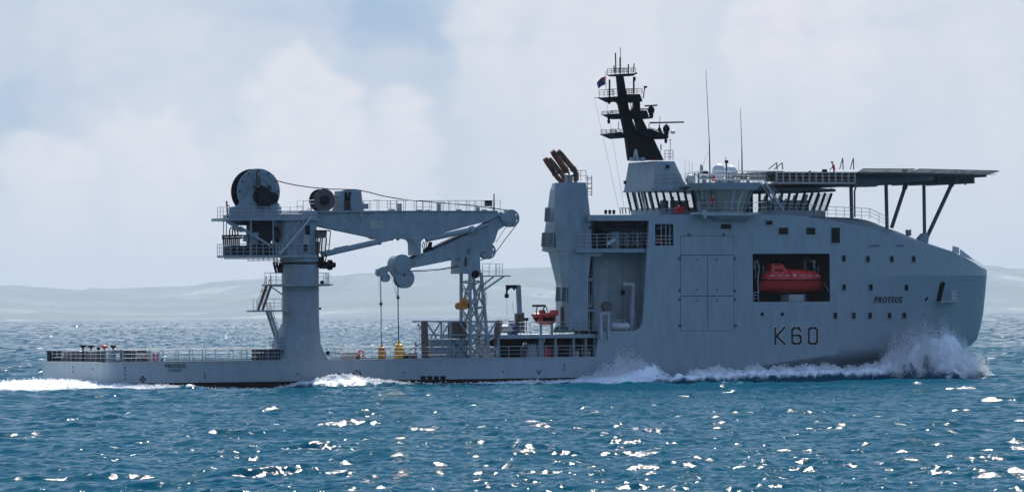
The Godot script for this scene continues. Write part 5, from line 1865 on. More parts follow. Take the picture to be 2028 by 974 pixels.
# ---------------------------------------------------------------- mast
func build_mast() -> void:
	var a := MB.new()
	a.extrude(outline("G", [245, 258, 282, 258, 330, 545, 388, 690, 440, 890, 330, 890, 305, 700, 280, 585, 256, 470, 240, 455, 262, 452], 0.45), Vector3(0, 0, -0.75))
	var mt := part("mast", a, M.mast, ship)
	var b := MB.new()
	b.extrude(outline("G", [366, 440, 404, 440, 410, 555, 462, 660, 512, 740, 582, 888, 440, 890, 425, 720, 386, 640, 362, 540], 0.35), Vector3(0, 0, -0.6))
	part("fore_mast_leg", b, M.mast, mt)
	var mid := MB.new()
	mid.extrude(outline("G", [380, 690, 480, 690, 520, 760, 580, 889, 380, 889], 0.3), Vector3(0, 0, -0.6))
	part("mast_web", mid, M.mast, mt)
	# platforms: top basket, three signal yards aft, radar brackets forward
	var pl := [[[215, 250, 375, 243, 360, 262, 235, 262], 1.0], [[155, 420, 235, 415, 320, 430, 320, 448, 225, 455], 1.2], [[310, 398, 405, 398, 425, 450, 400, 458, 310, 452], 1.1], [[182, 545, 270, 540, 350, 560, 350, 578, 260, 580], 1.2], [[350, 520, 455, 518, 470, 560, 440, 582, 355, 578], 1.1], [[175, 690, 255, 680, 395, 700, 395, 716, 255, 726], 1.3], [[385, 655, 480, 655, 620, 708, 610, 730, 520, 730, 400, 700], 1.0], [[440, 570, 505, 560, 498, 578, 440, 584], 0.5]]
	for p in pl:
		var m := MB.new()
		m.extrude(outline("G", p[0], p[1]), Vector3(0, 0, -2.0 * p[1]))
		part("mast_platform", m, M.mast, mt)
	var rails := [[[215, 245, 370, 243], 0.9, 205], [[165, 415, 275, 412], 1.1, 362], [[305, 400, 420, 398], 1.0, 358], [[185, 545, 268, 540], 1.1, 522], [[345, 520, 460, 518], 1.0, 506], [[185, 688, 300, 690], 1.2, 658], [[470, 665, 590, 700], 0.9, 645], [[590, 888, 650, 888], 1.6, 815]]
	for r in rails:
		var p0 := g("G", r[0][0], r[0][1], r[1]); var p1 := g("G", r[0][2], r[0][3], r[1])
		var h := absf(g("G", r[0][0], r[2], r[1]).y - p0.y)
		for s in [1.0, -1.0]:
			var m := MB.new()
			m.rail([Vector3(p0.x, p0.y, s * r[1]), Vector3(p1.x, p1.y, s * r[1])], h, 3, 0.55, 0.032)
			part("platform_rail", m, M.mast, mt)
	# aerials and lights
	var ae := MB.new()
	for t in [[225, 245, 222, 92, 0.07], [260, 180, 258, 52, 0.035], [257, 245, 257, 125, 0.09], [210, 240, 212, 185, 0.06], [318, 245, 318, 175, 0.07], [352, 240, 362, 170, 0.06], [358, 395, 358, 275, 0.10], [362, 300, 362, 270, 0.16], [178, 420, 178, 290, 0.10], [428, 430, 440, 345, 0.06], [445, 352, 445, 338, 0.2], [150, 255, 232, 254, 0.03], [151, 370, 151, 225, 0.03], [65, 424, 140, 424, 0.03], [245, 660, 245, 600, 0.04], [552, 700, 552, 565, 0.03], [560, 815, 560, 770, 0.06], [630, 888, 630, 740, 0.03], [628, 740, 628, 735, 0.12], [375, 250, 372, 238, 0.14], [240, 265, 255, 420, 0.05], [250, 340, 268, 430, 0.04], [330, 450, 352, 560, 0.05], [470, 640, 472, 615, 0.04]]:
		ae.tube(g("G", t[0], t[1], 0.5), g("G", t[2], t[3], 0.5), t[4], -1, 7)
	for t in [[175, 455], [172, 600], [596, 745], [470, 690], [172, 570], [560, 690], [548, 660]]:
		ae.lathe(g("G", t[0], t[1], 0.8), Vector3.UP, [[0.0, -0.28], [0.14, -0.2], [0.18, 0.1], [0.06, 0.25], [0.06, 0.5]], 9)
	part("aerials", ae, M.mast, mt)
	# radars
	for r in [[487, 486, 560, 440, 530, 481, 1.0], [600, 620, 705, 478, 728, 606, 1.0]]:
		var m := MB.new()
		var c := g("G", r[0], r[1], 0)
		var base := g("G", r[0], r[2], 0)
		m.tube(base, c, 0.16, 0.12, 10)
		m.lathe(c.lerp(base, 0.45), Vector3.UP, [[0.0, -0.38], [0.34, -0.25], [0.4, 0.1], [0.26, 0.4], [0.0, 0.45]], 14)
		m.lathe(c.lerp(base, 0.8), Vector3.UP, [[0.0, -0.28], [0.25, -0.2], [0.25, 0.2], [0.0, 0.28]], 12)
		var rd := part("radar", m, M.mast, mt)
		var sc := MB.new()
		sc.bar(g("G", r[3], r[5] + 5, 0), g("G", r[4], r[5], 0), 0.22, 0.16)
		part("scanner", sc, M.mast, rd)
	var wl := MB.new()
	wl.ball(g("G", 650, 680, 0.9), Vector3(0.26, 0.22, 0.26), 6)
	wl.bar(g("G", 615, 688, 0.9), g("G", 650, 684, 0.9), 0.07)
	part("camera_dome", wl, M.white, mt)
	var be := MB.new()
	be.lathe(g("G", 373, 845, 1.0), Vector3.UP, [[0.32, -0.35], [0.26, -0.1], [0.2, 0.35], [0.08, 0.55], [0.0, 0.6]], 14)
	for x in [345, 382, 422]: be.cbox(g("G", x, 882, 1.1), Vector3(0.45, 0.4, 0.3))
	part("fog_horn", be, M.pale, mt)
	var hl := MB.new()
	for t in [[65, 424, 205, 974], [155, 455, 240, 974]]:
		var p := g("G", t[0], t[1], 1.5); var r := q(1160 + (1225 - 1160), 410, 1.5) if t[0] == 65 else q(1236, 410, 1.5)
		hl.tube(p, r, 0.014, -1, 4, false)
	part("halyard", hl, M.wire, mt)
	# ensign at the yard, streaming aft
	var ft := thing("flag", "small dark blue and red flag streaming from the mast yard", "flag", g("G", 148, 262, 0.5))
	var fl := MB.new()
	var rd2 := MB.new()
	var rows := []
	for j in 7:
		var row := []
		for i in 11:
			var t := i / 10.0; var s := j / 6.0
			var x := lerpf(146, 82 + 14 * s, t) ; var y := lerpf(268, 330, s) + t * t * 30.0 - t * (1 - s) * -18.0 * t
			row.append(g("G", x, y, 0.5 + 0.25 * sin(t * 7.0 + s * 2.0) * t))
		rows.append(row)
	fl.grid(rows, true)
	part("cloth", fl, M.blue, ft)
	var can := []
	for j in 4:
		var row := []
		for i in 5: row.append(rows[j][i] + Vector3(0, 0, 0.03))
		can.append(row)
	rd2.grid(can, true)
	part("canton", rd2, M.red, ft)

# ---------------------------------------------------------------- the big knuckle-boom crane
func pierced_disc(mb: MB, c: Vector3, r: float, th: float, n := 6, a_off := 0.3) -> void:
	# a sheave in the x-y plane with round lightening holes near its rim, centred on c, th thick
	for i in n * 4:
		var a0 := TAU * i / (n * 4) + a_off; var a1 := TAU * (i + 1) / (n * 4) + a_off
		var e0 := Vector3(cos(a0), sin(a0), 0); var e1 := Vector3(cos(a1), sin(a1), 0)
		var o := Vector3(0, 0, th)
		for band in [[0.0, 0.56, false], [0.56, 0.80, i % 4 == 0], [0.80, 1.0, false]]:
			if band[2]: continue
			mb.hexa([c + e0 * r * maxf(band[0], 0.01), c + e0 * r * band[1], c + e1 * r * band[1], c + e1 * r * maxf(band[0], 0.01),
				c + o + e0 * r * maxf(band[0], 0.01), c + o + e0 * r * band[1], c + o + e1 * r * band[1], c + o + e1 * r * maxf(band[0], 0.01)])

func flange(mb: MB, c: Vector3, r: float, th: float) -> void:
	mb.lathe(c, Vector3(0, 0, 1), [[0.0, 0.0], [r - 0.05, 0.0], [r, 0.05], [r, th - 0.05], [r - 0.05, th], [r - 0.2, th - 0.03], [0.0, th - 0.03]], 40)

func build_crane() -> void:
	var zc := 8.0
	var at := q(594, 519, zc)
	var cr := thing("offshore_crane", "grey knuckle boom crane folded forward from its pedestal onto the tower", "crane", at)
	var sl := MB.new()
	sl.lathe(Vector3(at.x, q(594, 519, zc).y, zc), Vector3.UP, [[1.92, 0.0], [2.05, 0.05], [2.05, 0.55], [1.95, 0.6], [1.95, 1.0]], 36)
	part("slewing_ring", sl, M.grey, cr)
	var rs := MB.new()
	rs.lathe(Vector3(at.x, q(594, 523, zc).y, zc), Vector3.UP, [[1.93, -0.04], [1.955, 0.0], [1.955, 0.14], [1.93, 0.18]], 36)
	part("rust_band", rs, M.rust, cr)
	# house
	var h := MB.new()
	var yl := g("A", 600, 822, zc).y
	h.rbox(Vector3(g("A", 720, 800, 9.8).x, yl, 6.1), Vector3(g("A", 1012, 800, 9.8).x, g("A", 900, 430, 9.8).y, 9.8), 0.25)
	h.extrude(outline("A", [900, 600, 1010, 560, 1010, 430, 860, 430, 700, 505], 9.7), Vector3(0, 0, -3.4))
	var ho := part("crane_house", h, M.grey, cr)
	for p in [[905, 560, 945, 640, M.dark], [880, 640, 935, 720, M.pale], [890, 730, 925, 790, M.dark]]:
		var m := MB.new()
		m.rbox(g("A", p[0], p[3], 9.78), g("A", p[2], p[1], 9.95), 0.03)
		part("access_hatch", m, p[4], ho)
	# lower platform
	var p1 := MB.new()
	var a := g("A", 195, 830, 10.2); var b := g("A", 1010, 815, 10.2)
	p1.box(Vector3(a.x, yl - 0.25, 8.0), Vector3(b.x, yl, 10.2))
	p1.bar(g("A", 190, 850, 10.0), g("A", 640, 850, 10.0), 0.1)
	for k in 6: p1.bar(g("A", 400 + k * 45, 832, 9.8), g("A", 400 + k * 45, 866, 9.8), 0.06)
	p1.bar(g("A", 395, 868, 9.8), g("A", 630, 866, 9.8), 0.07)
	var lp := part("lower_platform", p1, M.grey, cr)
	var r1 := MB.new()
	r1.rail([Vector3(a.x, yl, 8.1), Vector3(a.x, yl, 10.1), Vector3(b.x - 0.3, yl, 10.1)], 1.15, 3, 0.72, 0.032)
	part("railing", r1, M.rail, lp)
	# underside access stair of the platform
	var us := MB.new()
	us.stairs(g("B", 310, 140, 8.6), g("B", 292, 65, 8.6), Vector3(0, 0, 0.8), 0.22)
	us.stairs(g("B", 330, 140, 9.2), g("B", 340, 70, 9.2), Vector3(0, 0, 0.6), 0.22)
	part("access_stair", us, M.dark, cr)
	# upper platform
	var p2 := MB.new()
	var c := g("A", 185, 520, 10.2); var yu := g("A", 600, 492, 10.2).y
	p2.box(Vector3(g("A", 230, 500, 10.2).x, yu - 0.28, 5.2), Vector3(g("A", 1020, 500, 10.2).x, yu, 10.2))
	p2.box(Vector3(c.x, yu - 0.36, 8.4), Vector3(g("A", 236, 500, 10.2).x, yu - 0.2, 10.2))
	p2.box(Vector3(g("A", 240, 500, 9.2).x, yu, 7.4), Vector3(g("A", 700, 500, 9.2).x, yu + 0.35, 9.4))
	var up := part("upper_platform", p2, M.grey, cr)
	var r2 := MB.new()
	r2.rail([Vector3(c.x, yu - 0.2, 8.5), Vector3(c.x, yu - 0.2, 10.1), Vector3(g("A", 236, 500, 10.2).x, yu - 0.2, 10.1)], 1.3, 3, 0.8, 0.032)
	r2.rail([Vector3(g("A", 240, 500, 10.2).x, yu, 10.1), Vector3(g("A", 880, 500, 10.2).x, yu, 10.1)], 1.15, 3, 1.3, 0.032)
	part("railing", r2, M.rail, up)
	# struts between the platforms
	var st := MB.new()
	for x in [425, 620]: st.bar(g("A", x, 500, 10.0), g("A", x, 820, 10.0), 0.12)
	st.bar(g("A", 330, 575, 9.6), g("A", 605, 745, 9.6), 0.26)
	for x in [185, 210]: st.tube(g("A", x, 520, 9.0), g("A", x, 660, 9.0), 0.05)
	st.bar(g("A", 220, 520, 9.4), g("A", 345, 605, 9.4), 0.35)
	part("platform_strut", st, M.grey, cr)
	# hydraulic machinery under the winch
	var mc := MB.new()
	mc.box(g("A", 385, 735, 6.0), g("A", 600, 510, 8.6))
	mc.box(g("A", 180, 825, 6.5), g("A", 420, 735, 9.0))
	mc.box(g("A", 420, 825, 6.5), g("A", 640, 715, 9.2))
	mc.box(g("A", 250, 560, 6.5), g("A", 620, 500, 9.4))
	mc.lathe(g("A", 540, 610, 9.0), Vector3(0, 0, 1), [[0.0, -1.0], [1.3, -1.0], [1.3, 0.1], [0.0, 0.15]], 22)
	mc.box(g("A", 690, 820, 6.4), g("A", 760, 520, 8.4))
	part("hydraulic_unit", mc, M.dark, cr)
	var ps := MB.new()
	for k in 9:
		var x := 185.0 + k * 17
		ps.tube(g("A", x, 735, 9.2), g("A", x, 655 + (k % 3) * 9, 9.2), 0.09)
	for v in [652, 672]: ps.tube(g("A", 172, v, 9.3), g("A", 350, v - 4, 9.3), 0.10)
	for k in 4: ps.path([g("A", 240 + k * 24, 655, 9.0), g("A", 238 + k * 24, 600, 9.0), g("A", 252 + k * 24, 576, 9.0), g("A", 274 + k * 24, 582, 9.0), g("A", 285 + k * 24, 620, 9.0)], 0.07)
	for k in 5: ps.path([g("A", 600 + k * 14, 560 + k * 3, 8.6), g("A", 628 + k * 13, 600, 8.8), g("A", 618 + k * 15, 650, 8.6), g("A", 650 + k * 10, 705, 8.6)], 0.06)
	part("hydraulic_hoses", ps, M.dark, cr)
	var pan := MB.new()
	pan.box(g("A", 440, 715, 9.0), g("A", 490, 620, 9.2))
	pan.box(g("A", 355, 700, 9.0), g("A", 400, 640, 9.2))
	part("control_panel", pan, M.grey, cr)
	# main winch
	var dc := g("A", 490, 262, 9.2)
	var dr := MB.new()
	flange(dr, dc, 2.38, 0.14)
	var wn := part("main_winch", dr, M.grey, cr)
	for k in 12:
		var bt := MB.new()
		var an := TAU * k / 12.0
		bt.lathe(dc + Vector3(cos(an) * 2.12, sin(an) * 2.12, 0.13), Vector3(0, 0, 1), [[0.09, 0.0], [0.09, 0.06], [0.0, 0.07]], 8)
		part("flange_bolt", bt, M.dark, wn)
	var rbm := MB.new()
	for k in 16:
		var an := TAU * k / 16.0 + 0.1
		var e := Vector3(cos(an), sin(an), 0)
		rbm.bar(dc + e * 0.5 + Vector3(0, 0, 0.16), dc + e * 2.0 + Vector3(0, 0, 0.16), 0.05, 0.08, Vector3(0, 0, 1))
	rbm.torus(dc + Vector3(0, 0, 0.15), Vector3(0, 0, 1), 1.9, 0.05, 40)
	rbm.torus(dc + Vector3(0, 0, 0.15), Vector3(0, 0, 1), 1.35, 0.04, 36)
	part("flange_rib", rbm, M.grey, wn)
	var df := MB.new()
	flange(df, dc + Vector3(0, 0, -1.75), 2.38, 0.14)
	part("far_flange", df, M.dark, wn)
	var dd := MB.new()
	for k in 12:
		dd.lathe(dc + Vector3(0, 0, -1.6 + k * 0.132), Vector3(0, 0, 1), [[1.9, 0.0], [1.96, 0.033], [1.96, 0.099], [1.9, 0.132]], 36)
	part("rope_layers", dd, M.black, wn)
	var ck := MB.new()
	ck.extrude(outline("A", [240, 402, 300, 395, 385, 290, 440, 240, 520, 225, 600, 245, 645, 300, 655, 350, 690, 395, 700, 492, 240, 492], 9.5), Vector3(0, 0, -0.14))
	part("winch_cheek", ck, M.grey, wn)
	var mot := MB.new()
	mot.lathe(g("A", 520, 300, 9.5), Vector3(0, 0, 1), [[0.95, 0.0], [0.95, 0.25], [0.6, 0.3], [0.6, 0.55], [0.0, 0.6]], 24)
	for k in 10:
		var an := TAU * k / 10.0
		mot.lathe(g("A", 520, 300, 9.7) + Vector3(cos(an) * 0.7, sin(an) * 0.7, 0), Vector3(0, 0, 1), [[0.16, 0.0], [0.16, 0.35], [0.0, 0.36]], 8)
	mot.lathe(g("A", 610, 320, 9.5), Vector3(0, 0, 1), [[0.62, 0.0], [0.62, 0.3], [0.0, 0.34]], 18)
	for k in 8: mot.path([g("A", 440 + k * 20, 240, 9.9), g("A", 455 + k * 21, 205 + (k % 3) * 12, 10.0), g("A", 470 + k * 19, 260 + (k % 2) * 30, 10.0)], 0.05)
	mot.box(g("A", 480, 400, 9.5), g("A", 600, 340, 9.9))
	part("winch_motors", mot, M.dark, wn)
	var rp := MB.new()
	rp.tube(g("A", 477, 210, 9.8), g("A", 477, 130, 9.8), 0.08); rp.tube(g("A", 500, 210, 9.8), g("A", 496, 130, 9.8), 0.07); rp.tube(g("A", 477, 130, 9.8), g("A", 475, 82, 9.8), 0.06)
	part("winch_pipes", rp, M.rust, wn)
	var gu := MB.new()
	gu.bar(g("A", 300, 132, 8.6), g("A", 355, 130, 8.6), 0.12); gu.bar(g("A", 572, 124, 8.6), g("A", 628, 124, 8.6), 0.14); gu.cbox(g("A", 452, 100, 8.6), Vector3(0.12, 0.3, 0.12))
	gu.tube(g("A", 222, 500, 9.6), g("A", 212, 345, 9.6), 0.09); gu.bar(g("A", 218, 388, 9.6), g("A", 238, 388, 9.6), 0.1)
	part("guard_bar", gu, M.dark, wn)
	# stair up to the boom
	var s1 := MB.new()
	s1.stairs(g("A", 665, 812, 10.0), g("A", 945, 485, 10.0), Vector3(0, 0, 0.8), 0.26)
	part("boom_stair", s1, M.rail, cr)
	# auxiliary winch and its housing
	var ac := g("A", 1070, 338, 8.8)
	var aw := MB.new()
	flange(aw, ac, 1.18, 0.1)
	var au := part("auxiliary_winch", aw, M.brown, cr)
	var af := MB.new()
	flange(af, ac + Vector3(0, 0, -1.4), 1.18, 0.1)
	part("far_flange", af, M.dark, au)
	var ad := MB.new()
	ad.lathe(ac + Vector3(0, 0, -1.3), Vector3(0, 0, 1), [[0.95, 0.0], [0.95, 1.32]], 26)
	ad.lathe(ac + Vector3(0, 0, 0.1), Vector3(0, 0, 1), [[0.5, 0.0], [0.5, 0.2], [0.0, 0.25]], 16)
	part("drum", ad, M.dark, au)
	var wh := MB.new()
	wh.extrude(outline("C", [222, 318, 240, 188, 268, 182, 372, 180, 388, 318], 8.8), Vector3(0, 0, -1.6))
	var wo := part("winch_housing", wh, M.grey, cr)
	var wt := MB.new()
	wt.extrude(outline("C", [266, 250, 266, 196, 280, 194, 290, 250], 8.83), Vector3(0, 0, 0.04))
	wt.extrude(outline("C", [290, 250, 292, 194, 308, 194, 300, 250], 8.83), Vector3(0, 0, 0.04))
	part("opening", wt, M.black, wo)
	var wr := MB.new()
	wr.extrude(outline("C", [264, 312, 264, 252, 302, 252, 304, 312], 8.84), Vector3(0, 0, 0.15))
	part("rusty_panel", wr, M.rust, wo)
	# driver's cab
	var cab := thing_part_cab(cr)
	# main boom
	var zb := 8.9
	var bm := MB.new()
	bm.extrude(outline("C", [95, 318, 1250, 318, 1262, 345, 1200, 380, 1040, 420, 880, 465, 800, 487, 772, 498, 758, 515, 757, 600, 720, 602, 718, 528, 712, 510, 700, 500, 680, 495, 530, 498, 475, 498, 460, 488, 440, 482, 200, 432, 95, 410], zb), Vector3(0, 0, -1.9))
	var bo := part("main_boom", bm, M.grey, cr)
	var be := MB.new()
	be.bar(g("C", 95, 318, zb + 0.05), g("C", 1250, 318, zb + 0.05), 0.2, 0.10)
	be.bar(g("C", 95, 318, zb - 1.95), g("C", 1250, 318, zb - 1.95), 0.2, 0.10)
	be.bar(g("C", 100, 322, zb + 0.08), g("C", 465, 320, zb + 0.08), 0.5, 0.16)
	for x in [305, 370, 1300]: if x < 1200: be.extrude(outline("C", [x - 12, 325, x + 25, 325, x + 3, 385], zb), Vector3(0, 0, 0.12))
	part("boom_flange", be, M.grey, bo)
	var lug := MB.new()
	for x in [575, 612]: lug.extrude(outline("C", [x - 10, 495, x + 10, 495, x, 508], zb - 0.3), Vector3(0, 0, -0.3))
	for x in [205, 395, 882]: lug.cbox(g("C", x, 434 + (x - 205) * 0.16, zb - 0.5), Vector3(0.16, 0.3, 0.2))
	part("lug", lug, M.dark, bo)
	# small print plate on the boom: rows of pale blocks
	for i in 3:
		for j in 5:
			var m := MB.new()
			var x := 432.0 + i * 29; var y := 379.0 + j * 10.6
			m.extrude(outline("C", [x, y + 8.5, x + 25, y + 8.5, x + 25, y, x, y], zb + 0.002), Vector3(0, 0, 0.02))
			part("notice_plate", m, M.cream, bo)
	# boom-top walkway rails
	for p in [[0, 95, 315, 248], [385, 430, 318, 248], [430, 600, 318, 248], [604, 768, 318, 248], [772, 935, 300, 248], [945, 1102, 316, 248], [1112, 1268, 300, 248]]:
		var m := MB.new()
		var s := g("C", p[0], 316, zb - 0.1); var e := g("C", p[1], 316, zb - 0.1)
		var hh := absf(g("C", p[0], p[3], zb).y - s.y)
		m.rail([s, e], hh, 3, 0.9, 0.03)
		m.rail([s + Vector3(0, 0, -1.7), e + Vector3(0, 0, -1.7)], hh, 2, 1.4, 0.026)
		part("walkway_rail", m, M.rail, bo)
	var cl := MB.new()
	for p in [[570, 305, 0.5], [620, 268, 0.25], [745, 308, 0.5], [872, 262, 0.25], [1000, 306, 0.4], [1122, 285, 0.25], [1165, 308, 0.4], [800, 310, 0.4]]:
		var s := g("C", p[0], 318, zb - 0.7)
		cl.box(Vector3(s.x - p[2] / 2, s.y, s.z - 0.3), Vector3(s.x + p[2] / 2, g("C", p[0], p[1], zb - 0.7).y, s.z + 0.3))
	cl.tube(g("C", 610, 290, zb - 0.7), g("C", 634, 290, zb - 0.7), 0.05)
	cl.box(g("C", 320, 305, zb - 1.4), g("C", 420, 268, zb - 0.2))
	part("boom_fittings", cl, M.grey, bo)
	var mp := MB.new()
	mp.tube(g("C", 1228, 318, zb - 0.6), g("C", 1228, 206, zb - 0.6), 0.09, 0.06)
	mp.box(g("C", 1168, 287, zb - 0.3), g("C", 1214, 250, zb - 0.2))
	part("lamp_post", mp, M.dark, bo)
	# luffing cylinders
	for z in [9.3, 6.7]:
		var m := MB.new()
		m.tube(g("C", 118, 598, z), g("C", 495, 512, z), 0.30, -1, 16)
		m.tube(g("C", 495, 512, z), g("C", 560, 498, z), 0.17, -1, 12)
		m.lathe(g("C", 495, 512, z), (g("C", 118, 598, z) - g("C", 495, 512, z)).normalized(), [[0.0, -0.02], [0.36, 0.0], [0.36, 0.22], [0.3, 0.25]], 16)
		m.bar(g("C", 200, 560, z), g("C", 285, 543, z), 0.18)
		part("luffing_cylinder", m, M.grey, cr)
	for z in [9.0, 7.0]:
		var m := MB.new()
		m.tube(g("C", 790, 500, z), g("C", 1090, 437, z), 0.28, -1, 16)
		m.tube(g("C", 1090, 437, z), g("C", 1190, 402, z), 0.16, -1, 12)
		m.lathe(g("C", 1085, 438, z), (g("C", 1190, 402, z) - g("C", 1085, 438, z)).normalized(), [[0.30, -0.3], [0.38, -0.25], [0.38, 0.25], [0.2, 0.3]], 16)
		part("jib_cylinder", m, M.grey, cr)
	# jib folded back under the boom
	var jb := MB.new()
	jb.extrude(outline("C", [1270, 345, 1196, 386, 1115, 437, 1000, 480, 830, 560, 645, 640, 600, 650, 610, 700, 660, 690, 765, 672, 1015, 622, 1075, 600, 1142, 592, 1200, 548, 1232, 515, 1256, 440, 1325, 395, 1338, 350, 1290, 345], zb - 0.25), Vector3(0, 0, -1.4))
	var ji := part("jib", jb, M.grey, cr)
	var je := MB.new()
	je.bar(g("C", 832, 560, zb - 0.2), g("C", 1110, 440, zb - 0.2), 0.2, 0.12)
	je.bar(g("C", 650, 638, zb - 0.2), g("C", 722, 606, zb - 0.2), 0.24, 0.16)
	je.bar(g("C", 628, 645, zb - 0.15), g("C", 650, 735, zb - 0.15), 0.22, 0.2)
	part("jib_ribs", je, M.dark, ji)
	var hs := MB.new()
	for k in 5: hs.path([g("C", 775 + k * 12, 515, zb - 0.4), g("C", 765 + k * 13, 540, zb - 0.3), g("C", 775 + k * 11, 565, zb - 0.3), g("C", 800 + k * 6, 550, zb - 0.4), g("C", 812 + k * 4, 518, zb - 0.4)], 0.05)
	hs.bar(g("C", 772, 576, zb - 0.3), g("C", 832, 560, zb - 0.3), 0.25)
	part("hydraulic_hoses", hs, M.black, ji)
	# sheaves
	for s in [[1338, 364, 0.93, "tip_sheave", 8.7, 0.5], [1190, 575, 0.86, "guide_sheave", 8.4, 0.2], [655, 750, 1.04, "hook_sheave", 8.7, 0.1]]:
		var m := MB.new()
		var p := g("C", s[0], s[1], s[4])
		pierced_disc(m, p, s[2], 0.10, 6, s[5])
		var sh := part(s[3], m, M.grey, ji)
		var m2 := MB.new()
		pierced_disc(m2, p + Vector3(0, 0, -0.75), s[2], 0.10, 6, s[5])
		part("far_cheek", m2, M.grey, sh)
		var m3 := MB.new()
		m3.lathe(p + Vector3(0, 0, -0.66), Vector3(0, 0, 1), [[s[2] * 0.5, 0.0], [s[2] * 0.5, 0.66]], 20)
		part("hub", m3, M.dark, sh)
	var tc := MB.new()
	tc.lathe(g("C", 600, 662, zb - 1.75), Vector3(0, 0, 1), [[0.0, 0.0], [1.05, 0.0], [1.05, 1.7], [0.95, 1.78], [0.0, 1.78]], 36)
	tc.extrude(outline("C", [560, 700, 600, 660, 690, 700, 705, 740, 650, 790, 608, 770], zb - 0.15), Vector3(0, 0, -0.5))
	tc.extrude(outline("C", [545, 665, 512, 680, 480, 690, 475, 720, 490, 738, 520, 735, 530, 715, 555, 705], zb - 0.5), Vector3(0, 0, -0.6))
	tc.lathe(g("C", 502, 706, zb - 1.1), Vector3(0, 0, 1), [[0.0, 0.0], [0.50, 0.0], [0.50, 0.62], [0.0, 0.64]], 20)
	tc.lathe(g("C", 520, 746, zb - 1.1), Vector3(0, 0, 1), [[0.0, 0.0], [0.46, 0.0], [0.46, 0.62], [0.0, 0.64]], 20)
	part("jib_head", tc, M.grey, ji)
	var kp := MB.new()
	kp.lathe(g("C", 1250, 362, zb - 2.1), Vector3(0, 0, 1), [[0.0, 0.0], [0.55, 0.0], [0.55, 2.2], [0.0, 2.24]], 24)
	kp.extrude(outline("C", [1258, 330, 1275, 320, 1288, 335, 1280, 356, 1262, 352], zb), Vector3(0, 0, -1.8))
	part("knuckle_pin", kp, M.grey, cr)
	# wires
	var w := MB.new()
	w.path([g("A", 612, 155, 8.3), g("A", 700, 180, 8.3), g("A", 800, 203, 8.3), g("A", 950, 226, 8.3), g("A", 1100, 238, 8.3), g("C", 120, 176, 8.3), g("C", 240, 178, 8.3), g("C", 340, 180, 8.3), g("C", 420, 196, 8.3), g("C", 520, 222, 8.3), g("C", 640, 243, 8.3), g("C", 760, 254, 8.3), g("C", 900, 266, 8.3), g("C", 1100, 283, 8.3), g("C", 1325, 314, 8.3)], 0.055, 6)
	w.path([g("A", 1160, 305, 8.3), g("C", 230, 228, 8.3)], 0.04, 5)
	w.path([g("C", 1388, 385, 8.3), g("C", 1300, 500, 8.3), g("C", 1237, 585, 8.3)], 0.045, 5)
	w.path([g("C", 1305, 420, 8.3), g("C", 1240, 520, 8.3)], 0.03, 5)
	w.path([g("C", 1180, 620, 8.3), g("C", 1100, 648, 8.3), g("C", 1010, 672, 8.3), g("C", 880, 694, 8.3), g("C", 780, 703, 8.3), g("C", 690, 704, 8.3)], 0.05, 5)
	w.path([g("C", 1040, 655, 8.3), g("C", 900, 686, 8.3), g("C", 700, 700, 8.3)], 0.02, 4)
	w.path([g("C", 609, 780, 8.2), g("C", 611, 1010, 8.2), g("E", 160, 630, 8.2)], 0.055, 6)
	w.path([g("C", 498, 738, 8.2), g("C", 501, 1010, 8.2), g("E", 48, 672, 8.2)], 0.045, 6)
	w.path([g("C", 486, 740, 8.2), g("C", 490, 840, 8.2), g("C", 500, 900, 8.2)], 0.014, 4)
	w.path([g("C", 562, 720, 8.2), g("C", 600, 872, 8.2)], 0.014, 4)
	w.path([g("C", 578, 715, 8.2), g("C", 606, 872, 8.2)], 0.014, 4)
	part("hoist_wire", w, M.wire, cr)
	for p in [[610, 874], [500, 915]]:
		var wc := MB.new()
		wc.bar(g("C", p[0] - 12, p[1], 8.2), g("C", p[0] + 12, p[1], 8.2), 0.1); wc.bar(g("C", p[0], p[1] - 14, 8.2), g("C", p[0], p[1] + 12, 8.2), 0.16)
		part("wire_clamp", wc, M.dark, cr)

